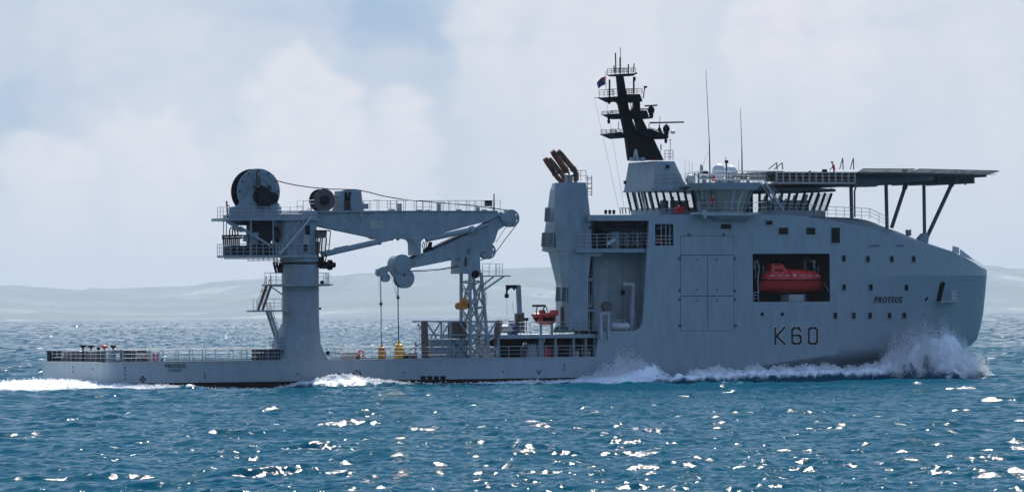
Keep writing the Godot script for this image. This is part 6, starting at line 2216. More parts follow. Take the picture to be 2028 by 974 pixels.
func thing_part_cab(cr: Node3D) -> Node3D:
	var z0 := 8.7; var z1 := 10.4
	var lo := [g("A", 1012, 785, z0), g("A", 1012, 785, z1), g("A", 1078, 785, z1), g("A", 1078, 785, z0)]
	var hi := [g("A", 1012, 668, z0), g("A", 1012, 668, z1), g("A", 1090, 668, z1), g("A", 1090, 668, z0)]
	for a in [lo, hi]:
		a[0].x = a[1].x; a[3].x = a[2].x
		for k in 4: a[k].y = a[1].y
	var m := MB.new()
	var up: float = g("A", 1010, 608, z1).y - hi[0].y
	m.hexa([hi[0], hi[1], hi[2], hi[3], hi[0] + Vector3(0, up, 0), hi[1] + Vector3(0, up, 0), hi[2] + Vector3(0.05, up, 0), hi[3] + Vector3(0.05, up, 0)])
	m.hexa([lo[0] + Vector3(0, -0.2, 0), lo[1] + Vector3(0, -0.2, 0), lo[2] + Vector3(-0.1, -0.2, 0), lo[3] + Vector3(-0.1, -0.2, 0), lo[0], lo[1], lo[2], lo[3]])
	var cab := part("driver_cab", m, M.brown, cr)
	window_band(cab, lo, hi, [1, 2, 1, 1], true, M.dark, 0.1)
	var rf := MB.new()
	rf.box(hi[0] + Vector3(-0.05, up, -0.1), hi[2] + Vector3(0.3, up + 0.1, 0.15))
	part("cab_roof", rf, M.dark, cab)
	var st := MB.new()
	st.cbox(lo[0].lerp(lo[2], 0.5) + Vector3(-0.2, 0.5, 0), Vector3(0.5, 1.0, 0.5))
	part("seat", st, M.dark, cab)
	var cg := MB.new()
	cg.path([g("A", 1105, 608, 10.5), g("A", 1125, 610, 10.5), g("A", 1108, 790, 10.5)], 0.05)
	cg.path([g("A", 1085, 725, 10.5), g("A", 1110, 725, 10.5)], 0.03)
	cg.path([g("A", 1080, 775, 10.5), g("A", 1108, 775, 10.5)], 0.03)
	part("guard_frame", cg, M.dark, cab)
	var un := MB.new()
	un.box(g("A", 1005, 800, 8.6), g("A", 1060, 790, 10.3))
	un.path([g("A", 1075, 800, 9.6), g("A", 1090, 830, 9.6), g("A", 1075, 875, 9.6), g("A", 1060, 890, 9.6)], 0.06)
	un.path([g("A", 1010, 815, 9.6), g("A", 1030, 860, 9.6), g("A", 1050, 890, 9.6)], 0.07)
	un.lathe(g("A", 1030, 905, 9.4), Vector3(1, 0, 0), [[0.0, 0.0], [0.42, 0.02], [0.42, 0.9], [0.55, 0.95], [0.55, 1.3], [0.3, 1.4], [0.3, 1.7], [0.0, 1.75]], 14)
	un.cbox(g("A", 1035, 880, 9.0), Vector3(0.5, 1.1, 0.9))
	un.tube(g("A", 1115, 920, 9.4), g("A", 1116, 955, 9.4), 0.05)
	part("slewing_motor", un, M.black, cr)
	return cab

# ---------------------------------------------------------------- tower that the boom rests on
func build_tower() -> void:
	var at := q(946, 711, 7.6)
	at.y = DECK
	var t := thing("lattice_tower", "grey lattice tower standing on deck under the folded crane jib", "tower", at)
	var hd := MB.new()
	hd.extrude(outline("C", [1012, 720, 1015, 622, 1042, 602, 1075, 596, 1075, 556, 1136, 553, 1140, 690, 1146, 720], 9.0), Vector3(0, 0, -2.6))
	var hp := part("tower_head", hd, M.grey, t)
	var sk := MB.new()
	sk.extrude(outline("C", [1040, 672, 1042, 615, 1050, 613, 1049, 672], 9.02), Vector3(0, 0, 0.1))
	part("slot", sk, M.black, hp)
	var zn := 9.2; var zf := 6.3
	var legs := [[618, 190, 622, 728, zn], [690, 195, 742, 705, zn], [562, 200, 561, 620, zf], [640, 215, 688, 700, zf]]
	var tops := []; var bots := []
	for l in legs:
		var a := g("E", l[0], l[1], l[4]); var b := g("E", l[2], l[3], l[4])
		if l[0] == 562: b.y = DECK
		b.y = DECK
		tops.append(a); bots.append(b)
		var m := MB.new()
		m.bar(a, b, 0.28)
		part("leg", m, M.grey, t)
	# cross bracing between neighbouring legs
	var pairs := [[0, 1], [2, 3], [2, 0], [3, 1]]
	var lv := [0.0, 0.10, 0.40, 0.72, 1.0]
	for p in pairs:
		for k in range(1, 4):
			var a0: Vector3 = tops[p[0]].lerp(bots[p[0]], lv[k]); var a1: Vector3 = tops[p[0]].lerp(bots[p[0]], lv[k + 1])
			var b0: Vector3 = tops[p[1]].lerp(bots[p[1]], lv[k]); var b1: Vector3 = tops[p[1]].lerp(bots[p[1]], lv[k + 1])
			var m := MB.new()
			m.bar(a0, b1, 0.16); m.bar(b0, a1, 0.16); m.bar(a0, b0, 0.15)
			part("brace", m, M.grey, t)
	var pf := MB.new()
	pf.box(g("E", 695, 220, 9.2), g("E", 838, 213, 7.4))
	pf.bar(g("E", 838, 216, 9.1), g("E", 706, 308, 9.1), 0.16)
	pf.bar(g("E", 772, 220, 9.1), g("E", 700, 275, 9.1), 0.14)
	var pp := part("side_platform", pf, M.grey, t)
	var r := MB.new()
	var y0 := g("E", 700, 212, 9.2).y
	r.rail([Vector3(g("E", 700, 212, 9.1).x, y0, 9.1), Vector3(g("E", 828, 212, 9.1).x, y0, 9.1), Vector3(g("E", 828, 212, 9.1).x, y0, 7.5)], g("E", 700, 136, 9.1).y - y0, 3, 0.7, 0.03)
	part("railing", r, M.rail, pp)
	var ld := MB.new()
	ld.ladder(g("E", 706, 410, 8.6), g("E", 706, 240, 8.6), Vector3(0.45, 0, 0), 0.32, 0.03)
	ld.ladder(g("E", 680, 720, 8.0), g("E", 678, 430, 8.0), Vector3(0.45, 0, 0), 0.32, 0.03)
	for v in [330, 365, 402]: ld.path([g("E", 700, v, 9.0), g("E", 726, v, 9.0), g("E", 726, v, 8.2)], 0.025)
	ld.tube(g("E", 726, 330, 9.0), g("E", 726, 405, 9.0), 0.025)
	part("caged_ladder", ld, M.rail, t)
	var bl := MB.new()
	bl.lathe(g("E", 655, 205, 9.1), Vector3(0, 0, 1), [[0.0, -0.3], [0.42, -0.3], [0.42, 0.05], [0.0, 0.08]], 16)
	part("jib_saddle", bl, M.black, hp)
	# orange snatch blocks hung on the tower's after leg
	var ob := thing("snatch_block", "orange snatch blocks hanging on the after leg of the lattice tower", "pulley block", g("E", 572, 395, 9.2))
	for p in [[546, 408, 0.36, 0.5], [580, 382, 0.42, 0.5], [578, 408, 0.40, 0.42]]:
		var m := MB.new()
		var c := g("E", p[0], p[1], 9.2)
		m.lathe(c + Vector3(0, 0, -0.2), Vector3(0, 0, 1), [[0.0, 0.0], [p[2], 0.0], [p[2], 0.08], [p[2] * 0.7, 0.14], [p[2] * 0.7, 0.26], [p[2], 0.32], [p[2], 0.4], [0.0, 0.4]], 16)
		m.cbox(c + Vector3(0, -p[3] * 0.3, 0), Vector3(p[2] * 1.2, 0.45, 0.3))
		part("block", m, M.orange, ob)
	var sh := MB.new()
	sh.bar(g("E", 546, 408, 9.1), g("E", 612, 405, 9.1), 0.12); sh.cbox(g("E", 600, 405, 9.2), Vector3(0.4, 0.5, 0.3))
	part("shackle", sh, M.dark, ob)

# ---------------------------------------------------------------- gear on the after deck
func build_deck_cargo() -> void:
	# lifting weights on the crane wires
	for w in [[30, 72, 670, 752, M.orange, "amber lifting weight on the shorter crane wire, nearer the stern"], [134, 190, 652, 752, M.yellow, "bigger yellow lifting weight on the thicker crane wire"]]:
		var a := g("E", w[0], w[3], 8.2); var b := g("E", w[1], w[2], 8.2)
		var cx := (a.x + b.x) / 2
		var r := (b.x - a.x) / 2
		var t := thing("lifting_weight", w[5], "crane weight", Vector3(cx, DECK, 8.2), "weights on the crane wires")
		var m := MB.new()
		var H := b.y - DECK
		m.lathe(Vector3(cx, DECK, 8.2), Vector3.UP, [[0.0, 0.02], [r * 0.95, 0.02], [r, 0.1], [r, H * 0.72], [r * 0.85, H * 0.76], [r * 0.85, H * 0.95], [r * 0.5, H], [0.0, H + 0.02]], 20)
		part("weight_body", m, w[4], t)
		for k in 3:
			var rg := MB.new()
			rg.torus(Vector3(cx, DECK + H * (0.12 + 0.28 * k), 8.2), Vector3.UP, r + 0.01, 0.05, 22)
			part("hoop", rg, w[4], t)
		var e := MB.new()
		var tp := g("E", 160, 628, 8.2).y if w[0] > 100 else H + DECK + 0.3
		e.lathe(Vector3(cx, DECK + H, 8.2), Vector3.UP, [[r * 0.4, 0.0], [r * 0.3, 0.2], [r * 0.18, (tp - DECK - H) * 0.8], [0.06, tp - DECK - H]], 12)
		part("swivel", e, w[4], t)
		var sl := MB.new()
		for k in 5: sl.bar(Vector3(cx - r * 0.8 + k * r * 0.4, DECK + H * 0.15, 8.2 + r * 0.85), Vector3(cx - r * 0.8 + k * r * 0.4, DECK + H * 0.7, 8.2 + r * 0.85), 0.08, 0.1)
		part("fin", sl, w[4], t)
	# small boxes near the weights
	var n := 0
	for p in [[195, 215, 712, M.dark, "squat dark box on deck just right of the yellow weight"], [222, 272, 710, M.brown, "brown bin on deck between yellow weight and framed container rack"]]:
		var m := MB.new()
		var a := g("E", p[0], 750, 8.6); var b := g("E", p[1], p[2], 8.6)
		m.rbox(Vector3(a.x, DECK, 8.0), Vector3(b.x, b.y, 9.0), 0.04)
		solo("deck_box", m, p[3], p[4], "box", Vector3(a.x, DECK, 8.5))
		n += 1
	for p in [[676, 704, 697, M.cream, "pale square cabinet on deck right of the crane pedestal"], [706, 712, 698, M.brown, "narrow brown post box left of the midships life ring"]]:
		var m := MB.new()
		var a := q(p[0], 712, 9.0); var b := q(p[1], p[2], 9.0)
		m.rbox(Vector3(a.x, DECK, 8.4), Vector3(b.x, b.y, 9.2), 0.05)
		solo("deck_cabinet", m, p[3], p[4], "cabinet", Vector3(a.x, DECK, 8.8))
	# life rings on the rail
	for p in [[307.2, 707.5, "red and white life ring on the stern rail beside the winch"], [714.5, 700, "red and white life ring on the rail right of the crane pedestal"]]:
		var c := q(p[0], p[1], 9.95)
		var t := thing("life_ring", p[2], "life ring", c, "life rings on the rails")
		for k in 4:
			var m := MB.new()
			m.torus(c, Vector3(0, 0, 1), 0.30, 0.09, 7, k * 0.25 + 0.035, k * 0.25 + 0.215)
			part("red_section", m, M.red, t)
			var w := MB.new()
			w.torus(c, Vector3(0, 0, 1), 0.30, 0.092, 3, k * 0.25 - 0.035, k * 0.25 + 0.035)
			part("white_band", w, M.white, t)
		if p[0] < 400:
			var bd := MB.new()
			bd.box(c + Vector3(-0.5, -0.5, -0.12), c + Vector3(0.5, 0.5, -0.09))
			part("backing_board", bd, M.white, t)
	# framed rack of containers
	var at := g("E", 320, 745, 8.6)
	at.y = DECK
	var fr := thing("container_rack", "open steel frame with braces around the tower's after side", "steel frame", at)
	var z1 := 8.6; var z0 := 6.0
	var yt := g("E", 318, 508, z1).y
	for p in [[[318, 745, 338, 745, 358, 745, 345, 505, 314, 505], 0], [[785, 700, 800, 700, 830, 505, 800, 500, 786, 560], 1]]:
		var m := MB.new()
		var o := outline("E", p[0], z1)
		m.extrude(o, Vector3(0, 0, -0.5))
		part("end_plate", m, M.brown, fr)
	for zz in [z1 - 0.1, z0]:
		for p in [[310, 508, 830, 508, 0.16], [360, 595, 800, 595, 0.14]]:
			var m := MB.new()
			m.bar(g("E", p[0], p[1], z1) + Vector3(0, 0, zz - z1), g("E", p[2], p[3], z1) + Vector3(0, 0, zz - z1), p[4])
			part("top_beam", m, M.grey, fr)
		for p in [[345, 520, 404, 612], [430, 612, 490, 515], [497, 508, 497, 620], [620, 612, 560, 520], [726, 612, 786, 515], [700, 655, 800, 600], [330, 745, 332, 640]]:
			var m := MB.new()
			m.bar(g("E", p[0], p[1], z1) + Vector3(0, 0, zz - z1), g("E", p[2], p[3], z1) + Vector3(0, 0, zz - z1), 0.15)
			part("diagonal", m, M.grey, fr)
	var lad := MB.new()
	lad.ladder(g("E", 308, 700, 8.2), g("E", 308, 526, 8.2), g("E", 324, 600, 8.2) - g("E", 293, 600, 8.2), 0.4, 0.03)
	part("ladder", lad, M.rail, fr)
	var rope := MB.new()
	rope.tube(g("E", 225, 698, 8.7), g("E", 322, 640, 8.7), 0.04)
	part("lashing", rope, M.wire, fr)
	# containers inside the rack
	var specs := [[370, 500, 622, M.grey, "grey corrugated container inside the steel frame", 12], [506, 610, 622, M.grey, "grey container with crossed lashings beside the tower legs", 3], [520, 610, 506, M.brown, "brown panel box high behind the tower legs", 4]]
	var idx := 0
	for s in specs:
		var a := g("E", s[0], 742, 8.2); var b := g("E", s[1], s[2], 8.2)
		var y0 := DECK if idx < 2 else g("E", 520, 615, 7.0).y
		var t := thing("container", s[4], "container", Vector3(a.x, y0, 7.4))
		var m := MB.new()
		m.box(Vector3(a.x, y0, 6.4), Vector3(b.x, b.y, 8.1 if idx < 2 else 7.6))
		part("body", m, s[3], t)
		var zf := 8.1 if idx < 2 else 7.6
		for k in s[5]:
			var rb := MB.new()
			var x := lerpf(a.x + 0.1, b.x - 0.1, (k + 0.5) / s[5])
			rb.box(Vector3(x - 0.05, y0 + 0.1, zf), Vector3(x + 0.05, b.y - 0.08, zf + 0.05))
			part("corrugation", rb, s[3], t)
		if idx == 1:
			var x := MB.new()
			x.tube(Vector3(a.x, y0, 8.25), Vector3(b.x, b.y, 8.25), 0.03); x.tube(Vector3(a.x, b.y, 8.25), Vector3(b.x, y0, 8.25), 0.03)
			x.box(g("E", 520, 672, 8.12), g("E", 536, 660, 8.2))
			part("lashing", x, M.black, t)
		idx += 1
	# reels and loose gear at the tower foot
	var c := g("E", 760, 712, 9.0)
	var rl := thing("hose_reel", "white spoked hose reel on deck to the right of the tower foot", "reel", Vector3(c.x, DECK, 9.0))
	var m1 := MB.new()
	m1.torus(c, Vector3(0, 0, 1), 0.62, 0.06, 24)
	m1.torus(c + Vector3(0, 0, -0.6), Vector3(0, 0, 1), 0.62, 0.06, 24)
	for k in 6:
		var e := Vector3(cos(k * PI / 3), sin(k * PI / 3), 0) * 0.62
		m1.tube(c, c + e, 0.035)
	part("wheel", m1, M.white, rl)
	var m2 := MB.new()
	m2.lathe(c + Vector3(0, 0, -0.6), Vector3(0, 0, 1), [[0.4, 0.0], [0.4, 0.6]], 18)
	part("hose_drum", m2, M.cream, rl)
	var lg := MB.new()
	for k in 26:
		var p := g("E", rng.randf_range(625, 745), 745, rng.randf_range(8.6, 9.4))
		var s := rng.randf_range(0.12, 0.4)
		lg.rbox(Vector3(p.x, DECK, p.z), Vector3(p.x + s, DECK + s * rng.randf_range(0.6, 2.2), p.z + s), 0.03)
	for k in 6: lg.path([g("E", 630 + k * 18, 745, 9.2), g("E", 640 + k * 16, 690 - (k % 3) * 18, 9.2), g("E", 660 + k * 17, 735, 9.2)], 0.05)
	solo("loose_gear", lg, M.cream, "heap of pale hoses and fittings around the tower foot", "deck gear", g("E", 680, 745, 9.0))
	# bottles in a row, red gear and crates under the working deck
	var proto: Node3D = null
	for k in 6:
		var x := 975.0 + k * 21
		var p := g("E", x, 745, 8.4)
		if proto == null:
			var b := MB.new()
			b.lathe(Vector3(p.x, DECK, 8.4), Vector3.UP, [[0.0, 0.0], [0.24, 0.02], [0.26, 0.1], [0.24, 1.15], [0.12, 1.35], [0.12, 1.5], [0.0, 1.52]], 14)
			proto = solo("gas_bottle", b, M.pale, "leftmost grey gas bottle of the row under the working deck", "gas bottle", Vector3(p.x, DECK, 8.4), "gas bottles under the working deck")
		else: copy(proto, Vector3(p.x, DECK, 8.4), "%s grey gas bottle from the left in the row under the working deck" % ["", "second", "third", "fourth", "fifth", "sixth"][k])
	for s in [[1098, 1140, 680, M.red, "red pump unit under the working deck", 7.6], [1150, 1168, 690, M.brown, "rusty upright box right of the red pump unit", 7.8], [1296, 1322, 698, M.cream, "pale box at the left of the two near the hull break", 8.6], [1366, 1396, 698, M.cream, "pale box nearest the hull break under the working deck", 8.6], [1215, 1262, 690, M.dark, "dark winch under the working deck before the pale boxes", 7.2]]:
		var a := g("E", s[0], 745, s[5]); var b := g("E", s[1], s[2], s[5])
		var m := MB.new()
		m.rbox(Vector3(a.x, DECK, s[5] - 0.8), Vector3(b.x, b.y, s[5]), 0.05)
		if s[3] == M.red:
			m.tube(Vector3(a.x + 0.3, b.y, s[5] - 0.4), Vector3(a.x + 0.3, b.y + 0.3, s[5] - 0.4), 0.15)
			m.tube(Vector3(a.x + 0.8, b.y, s[5] - 0.4), Vector3(a.x + 0.8, b.y + 0.2, s[5] - 0.4), 0.2)
		solo("deck_unit", m, s[3], s[4], "deck equipment", Vector3(a.x, DECK, s[5]))
	build_stern_gear()
	build_deck_crane()
	# green heap and brown gantry on the working deck by the funnel
	var yup := q(1080, 662, 9).y + 0.0
	var gh := MB.new()
	for k in 16:
		var p := g("E", rng.randf_range(1185, 1320), 575, rng.randf_range(7.6, 9.0))
		gh.ball(Vector3(p.x, yup + 0.2, p.z), Vector3(rng.randf_range(0.35, 0.8), rng.randf_range(0.4, 1.0), rng.randf_range(0.3, 0.6)), 5, 0.0, 0.5)
	solo("net_heap", gh, M.green, "green netting heaped on the working deck beside the funnel", "netting", Vector3(g("E", 1250, 575, 8.5).x, yup, 8.3))
	var ag := MB.new()
	ag.bar(g("E", 1212, 575, 8.0), g("E", 1212, 422, 8.0), 0.3); ag.bar(g("E", 1268, 575, 8.0), g("E", 1250, 422, 8.0), 0.26); ag.bar(g("E", 1205, 422, 8.0), g("E", 1258, 422, 8.0), 0.3)
	ag.bar(g("E", 1212, 500, 8.0), g("E", 1260, 500, 8.0), 0.16)
	solo("small_gantry", ag, M.brown, "brown steel gantry standing by the funnel above the green netting", "gantry", g("E", 1240, 575, 8.0))

func build_stern_gear() -> void:
	var y := DECK
	# long brown winch housing, with caps of vents on top
	var specs := [["winch_housing_box", 358, 562, 275, M.brown, "brown winch housing nearest the stern corner", "winch housing", -3.5], ["winch_housing_box", 606, 724, 275, M.brown, "shorter brown housing left of the grey cabinet with opening", "winch housing", 3.5], ["mooring_winch", 945, 1142, 266, M.brown, "brown mooring winch left of the stern life ring", "winch", 7.5], ["rope_bin", 272, 340, 330, M.dark, "low dark rope bin between stern rollers and winch housing", "bin", -5.5]]
	for s in specs:
		var a := g("D", s[1], 378, s[7]); var b := g("D", s[2], s[4 - 1], s[7])
		var t := thing(s[0], s[5], s[6], Vector3(a.x, y, s[7]))
		var m := MB.new()
		m.rbox(Vector3(a.x, y, s[7] - 1.6), Vector3(b.x, b.y, s[7]), 0.06)
		part("casing", m, s[4], t)
		var cp := MB.new()
		cp.box(Vector3(a.x - 0.06, b.y, s[7] - 1.66), Vector3(b.x + 0.06, b.y + 0.1, s[7] + 0.06))
		part("lid", cp, M.pale, t)
		for k in 3:
			var st := MB.new()
			var x := lerpf(a.x + 0.2, b.x - 0.2, k / 2.0)
			st.box(Vector3(x - 0.05, y + 0.05, s[7]), Vector3(x + 0.05, b.y - 0.05, s[7] + 0.06))
			part("strap", st, M.grey, t)
		if s[0] == "mooring_winch":
			var dr := MB.new()
			dr.lathe(Vector3(a.x + 0.6, y + 0.7, s[7] - 0.2), Vector3(1, 0, 0), [[0.0, 0.0], [0.6, 0.0], [0.6, 0.1], [0.35, 0.12], [0.35, 1.2], [0.6, 1.22], [0.6, 1.32], [0.0, 1.34]], 18)
			part("drum", dr, M.cream, t)
	# grey cabinet with a see-through opening
	var c0 := g("D", 770, 378, 6.5); var c1 := g("D", 935, 258, 6.5)
	var ct := thing("control_cabin", "grey deck cabin with a framed opening at the stern", "deck cabin", Vector3(c0.x, y, 6.0))
	var cb := MB.new()
	var w0 := g("D", 815, 350, 6.5); var w1 := g("D", 882, 285, 6.5)
	cb.box(Vector3(c0.x, y, 5.4), Vector3(w0.x, c1.y, 6.5)); cb.box(Vector3(w1.x, y, 5.4), Vector3(c1.x, c1.y, 6.5))
	cb.box(Vector3(w0.x, y, 5.4), Vector3(w1.x, w0.y, 6.5)); cb.box(Vector3(w0.x, w1.y, 5.4), Vector3(w1.x, c1.y, 6.5))
	cb.box(Vector3(c0.x - 0.05, c1.y, 5.3), Vector3(c1.x + 0.05, c1.y + 0.08, 6.6))
	part("casing", cb, M.grey, ct)
	var cf := MB.new()
	cf.box(Vector3(w0.x, w0.y, 5.38), Vector3(w0.x + 0.25, w1.y, 5.5))
	cf.box(Vector3(w0.x - 0.05, w0.y - 0.1, 6.5), Vector3(w1.x + 0.05, w0.y, 6.6))
	part("window_frame", cf, M.pale, ct)
	# ventilators
	var vs := [[497, 205, 268, 0.2, M.dark, "leftmost dark T-headed ventilator above the stern winch housing"], [574, 208, 268, 0.22, M.rust, "rust-red capped ventilator second from the stern"], [647, 228, 268, 0.12, M.black, "thin black vent pipe between the two red capped ventilators"], [702, 210, 268, 0.22, M.red, "bright red capped ventilator third over the housings"], [787, 208, 262, 0.2, M.dark, "dark T-headed ventilator on the grey stern cabin's left"]]
	for v in vs:
		var zv := lerpf(-1.5, 5.0, (v[0] - 497.0) / 290.0)
		var a := g("D", v[0], 380, zv); var b := g("D", v[0], v[1], zv)
		var m := MB.new()
		var wd: float = v[3]
		m.tube(Vector3(a.x, y, zv), Vector3(a.x, b.y - 0.1, zv), 0.1, -1, 10)
		m.lathe(Vector3(a.x, b.y, zv), Vector3.UP, [[wd, -0.28], [wd * 1.5, -0.22], [wd * 1.5, -0.04], [wd * 1.2, 0.0], [0.0, 0.03]], 14)
		solo("deck_ventilator", m, v[4], v[5], "ventilator", Vector3(a.x, y, zv))
	var pm := MB.new()
	pm.lathe(g("D", 1254, 365, 9.2), Vector3.UP, [[0.12, 0.0], [0.12, 0.35], [0.18, 0.38], [0.0, 0.5]], 10)
	solo("sounding_pipe", pm, M.blue, "short blue capped pipe just right of the stern life ring", "pipe", g("D", 1254, 370, 9.2))

func build_deck_crane() -> void:
	var yup := q(1080, 662, 9).y
	var at := g("E", 950, 580, 7.0)
	at.y = yup
	var t := thing("deck_crane", "small dark deck crane with a bent arm above the working deck", "crane", at)
	var b := MB.new()
	b.extrude(outline("E", [905, 580, 925, 520, 930, 455, 968, 450, 972, 580], 7.2), Vector3(0, 0, -0.9))
	part("base", b, M.brown, t)
	var c := MB.new()
	c.bar(g("E", 938, 460, 7.0), g("E", 930, 276, 7.0), 0.42)
	part("column", c, M.grey, t)
	var j := MB.new()
	j.bar(g("E", 938, 284, 7.0), g("E", 852, 284, 7.0), 0.34)
	j.extrude(outline("E", [855, 290, 885, 290, 860, 312], 7.1), Vector3(0, 0, -0.25))
	j.extrude(outline("E", [893, 288, 918, 288, 906, 308], 7.1), Vector3(0, 0, -0.25))
	part("jib", j, M.dark, t)
	var h := MB.new()
	h.bar(g("E", 856, 290, 7.0), g("E", 855, 332, 7.0), 0.16)
	h.cbox(g("E", 855, 344, 7.0), Vector3(0.34, 0.42, 0.34))
	h.tube(g("E", 856, 352, 7.0), g("E", 857, 480, 7.0), 0.014, -1, 4); h.tube(g("E", 892, 390, 7.0), g("E", 905, 480, 7.0), 0.016, -1, 4)
	part("hook_block", h, M.black, t)
	var s := MB.new()
	s.cbox(g("E", 982, 494, 7.0), Vector3(0.35, 0.3, 0.3)); s.tube(g("E", 982, 500, 7.0), g("E", 982, 575, 7.0), 0.05); s.tube(g("E", 970, 490, 7.0), g("E", 990, 488, 7.0), 0.06)
	part("control_stand", s, M.dark, t)
	var br := MB.new()
	br.bar(g("E", 905, 560, 7.3), g("E", 935, 470, 7.3), 0.14)
	part("brace", br, M.dark, t)
	var dm := MB.new()
	var dc := g("E", 846, 556, 7.6)
	dm.lathe(Vector3(dc.x - 0.75, dc.y, 7.6), Vector3(1, 0, 0), [[0.0, 0.0], [0.36, 0.08], [0.40, 0.3], [0.40, 1.2], [0.36, 1.42], [0.0, 1.5]], 16)
	solo("pale_drum", dm, M.cream, "pale drum lying at the after edge of the working deck", "drum", Vector3(dc.x, yup, 7.6))
	var bm := MB.new()
	var b0 := g("E", 876, 576, 7.8); var b1 := g("E", 930, 522, 7.8)
	bm.rbox(Vector3(b0.x, yup, 7.0), Vector3(b1.x, b1.y, 7.8), 0.15)
	bm.lathe(Vector3(b0.x + 0.3, yup + 1.2, 7.4), Vector3.UP, [[0.3, 0.0], [0.25, 0.3], [0.0, 0.35]], 10)
	solo("blue_winch", bm, M.blue, "dark blue winch box at the foot of the small deck crane", "winch", Vector3(b0.x, yup, 7.4))

# ---------------------------------------------------------------- boats
func build_boats() -> void:
	# enclosed lifeboat in its bay: hull and canopy lofted from cross-sections along x
	var a := q(1504, 552, 8.0); var b := q(1630, 552, 8.0)
	var t := thing("lifeboat", "red enclosed lifeboat stowed in the bay in the ship's side", "lifeboat", Vector3((a.x + b.x) / 2, q(1560, 583, 8).y, 8.0))
	var keel := q(1560, 580, 8.0).y
	var sheer := q(1560, 554, 8.0).y
	var L := b.x - a.x
	var hull := MB.new()
	var rows := []
	for i in 17:
		var s := i / 16.0
		var x := lerpf(a.x, b.x, s)
		var w := 1.45 * pow(maxf(0.02, 1.0 - pow(absf(s * 2 - 1), 3.2)), 0.5)
		var kz := keel + 0.25 * pow(absf(s * 2 - 1), 4.0)
		var row := []
		for k in 9:
			var f := k / 8.0 * 2 - 1
			row.append(Vector3(x, lerpf(sheer, kz, pow(1 - absf(f) , 0.45)), 8.0 + f * w))
		rows.append(row)
	hull.grid(rows, true)
	part("boat_hull", hull, M.boat, t)
	var can := MB.new()
	rows = []
	for i in 21:
		var s := i / 20.0
		var x := lerpf(a.x + 0.15, b.x - 0.1, s)
		var w := 1.38 * pow(maxf(0.02, 1.0 - pow(absf(s * 2 - 1), 3.2)), 0.5)
		var h := 1.25 * pow(maxf(0.0, 1.0 - pow(absf(s * 2 - 1), 4.0)), 0.55) * (1.0 - 0.12 * s)
		var row := []
		for k in 9:
			var f := k / 8.0 * 2 - 1
			row.append(Vector3(x, sheer + h * pow(maxf(0.0, 1.0 - pow(absf(f), 2.6)), 0.6), 8.0 + f * w))
		rows.append(row)
	can.grid(rows)
	var cp := part("canopy", can, M.boat, t)
	var tw := MB.new()
	tw.loft(flip_rings([ring_box(q(1521, 538, 8).x, q(1556, 538, 8).x, q(1530, 540, 8).y, 0.95), ring_box(q(1523, 528, 8).x, q(1548, 528, 8).x, q(1530, 528, 8).y, 0.7), ring_box(q(1525, 521, 8).x, q(1544, 521, 8).x, q(1530, 522, 8).y, 0.6)]), true)
	part("helm_turret", tw, M.boat, t)
	var wd := MB.new()
	wd.box(q(1536, 525, 8.72), q(1546, 523, 8.64)); wd.box(q(1536, 536, 9.0), q(1551, 534, 8.85))
	part("turret_window", wd, M.black, t)
	for k in 7:
		var m := MB.new()
		if k == 3: continue
		var x := 1528.0 + k * 14.8
		m.box(q(x, 546.6, 9.36), q(x + 6, 545.4, 9.2))
		part("reflective_strip", m, M.white, cp)
	var hch := MB.new()
	hch.box(q(1568, 550, 9.38), q(1580, 537, 9.1))
	part("side_hatch", hch, M.boat, cp)
	var mark := MB.new()
	mark.box(q(1573, 547, 9.42), q(1576, 543, 9.36))
	part("hatch_mark", mark, M.white, cp)
	var fd := MB.new()
	for s in [1.0, -1.0]:
		for i in 16:
			var s0 := i / 16.0; var s1 := (i + 1) / 16.0
			var w0 := 1.5 * pow(maxf(0.02, 1.0 - pow(absf(s0 * 2 - 1), 3.2)), 0.5); var w1 := 1.5 * pow(maxf(0.02, 1.0 - pow(absf(s1 * 2 - 1), 3.2)), 0.5)
			fd.bar(Vector3(lerpf(a.x, b.x, s0), sheer - 0.02, 8.0 + s * w0), Vector3(lerpf(a.x, b.x, s1), sheer - 0.02, 8.0 + s * w1), 0.09, 0.13)
	part("fender", fd, M.black, t)
	var hk := MB.new()
	for x in [a.x + 0.5, b.x - 0.5]: hk.tube(Vector3(x, sheer + 0.5, 8), Vector3(x, sheer + 1.5, 8), 0.07)
	part("lifting_hook", hk, M.grey, t)

	# open rescue boat on its cradle beside the funnel
	var yb := g("E", 1100, 533, 8.6).y
	var r := thing("rescue_boat", "red rescue boat with black roll frame slung beside the funnel", "rescue boat", g("E", 1100, 533, 8.4))
	var x0 := g("E", 1044, 500, 8.4).x; var x1 := g("E", 1170, 500, 8.4).x
	var ys := g("E", 1100, 468, 8.4).y
	var hu := MB.new()
	rows = []
	for i in 13:
		var s := i / 12.0
		var w := 0.95 * pow(maxf(0.02, 1.0 - pow(s, 5.0)), 0.6)
		var row := []
		for k in 9:
			var f := k / 8.0 * 2 - 1
			row.append(Vector3(lerpf(x0, x1, s), lerpf(ys + 0.12 * s, yb + 0.35 * pow(absf(s * 2 - 1), 3), pow(1 - absf(f), 0.5)), 8.4 + f * w))
		rows.append(row)
	hu.grid(rows, true)
	hu.grid([[rows[0][0], rows[0][8]], [rows[12][0], rows[12][8]]], true)
	part("boat_hull", hu, M.red, r)
	var tb := MB.new()
	tb.path([Vector3(x0, ys, 7.5), Vector3(x0, ys, 9.3), Vector3(lerpf(x0, x1, 0.75), ys + 0.1, 9.3), Vector3(x1, ys + 0.2, 8.4), Vector3(lerpf(x0, x1, 0.75), ys + 0.1, 7.5), Vector3(x0, ys, 7.5)], 0.17, 8)
	part("tube_collar", tb, M.red, r)
	var band := MB.new()
	band.box(g("E", 1092, 502, 9.32), g("E", 1168, 482, 9.2))
	part("dark_band", band, M.black, r)
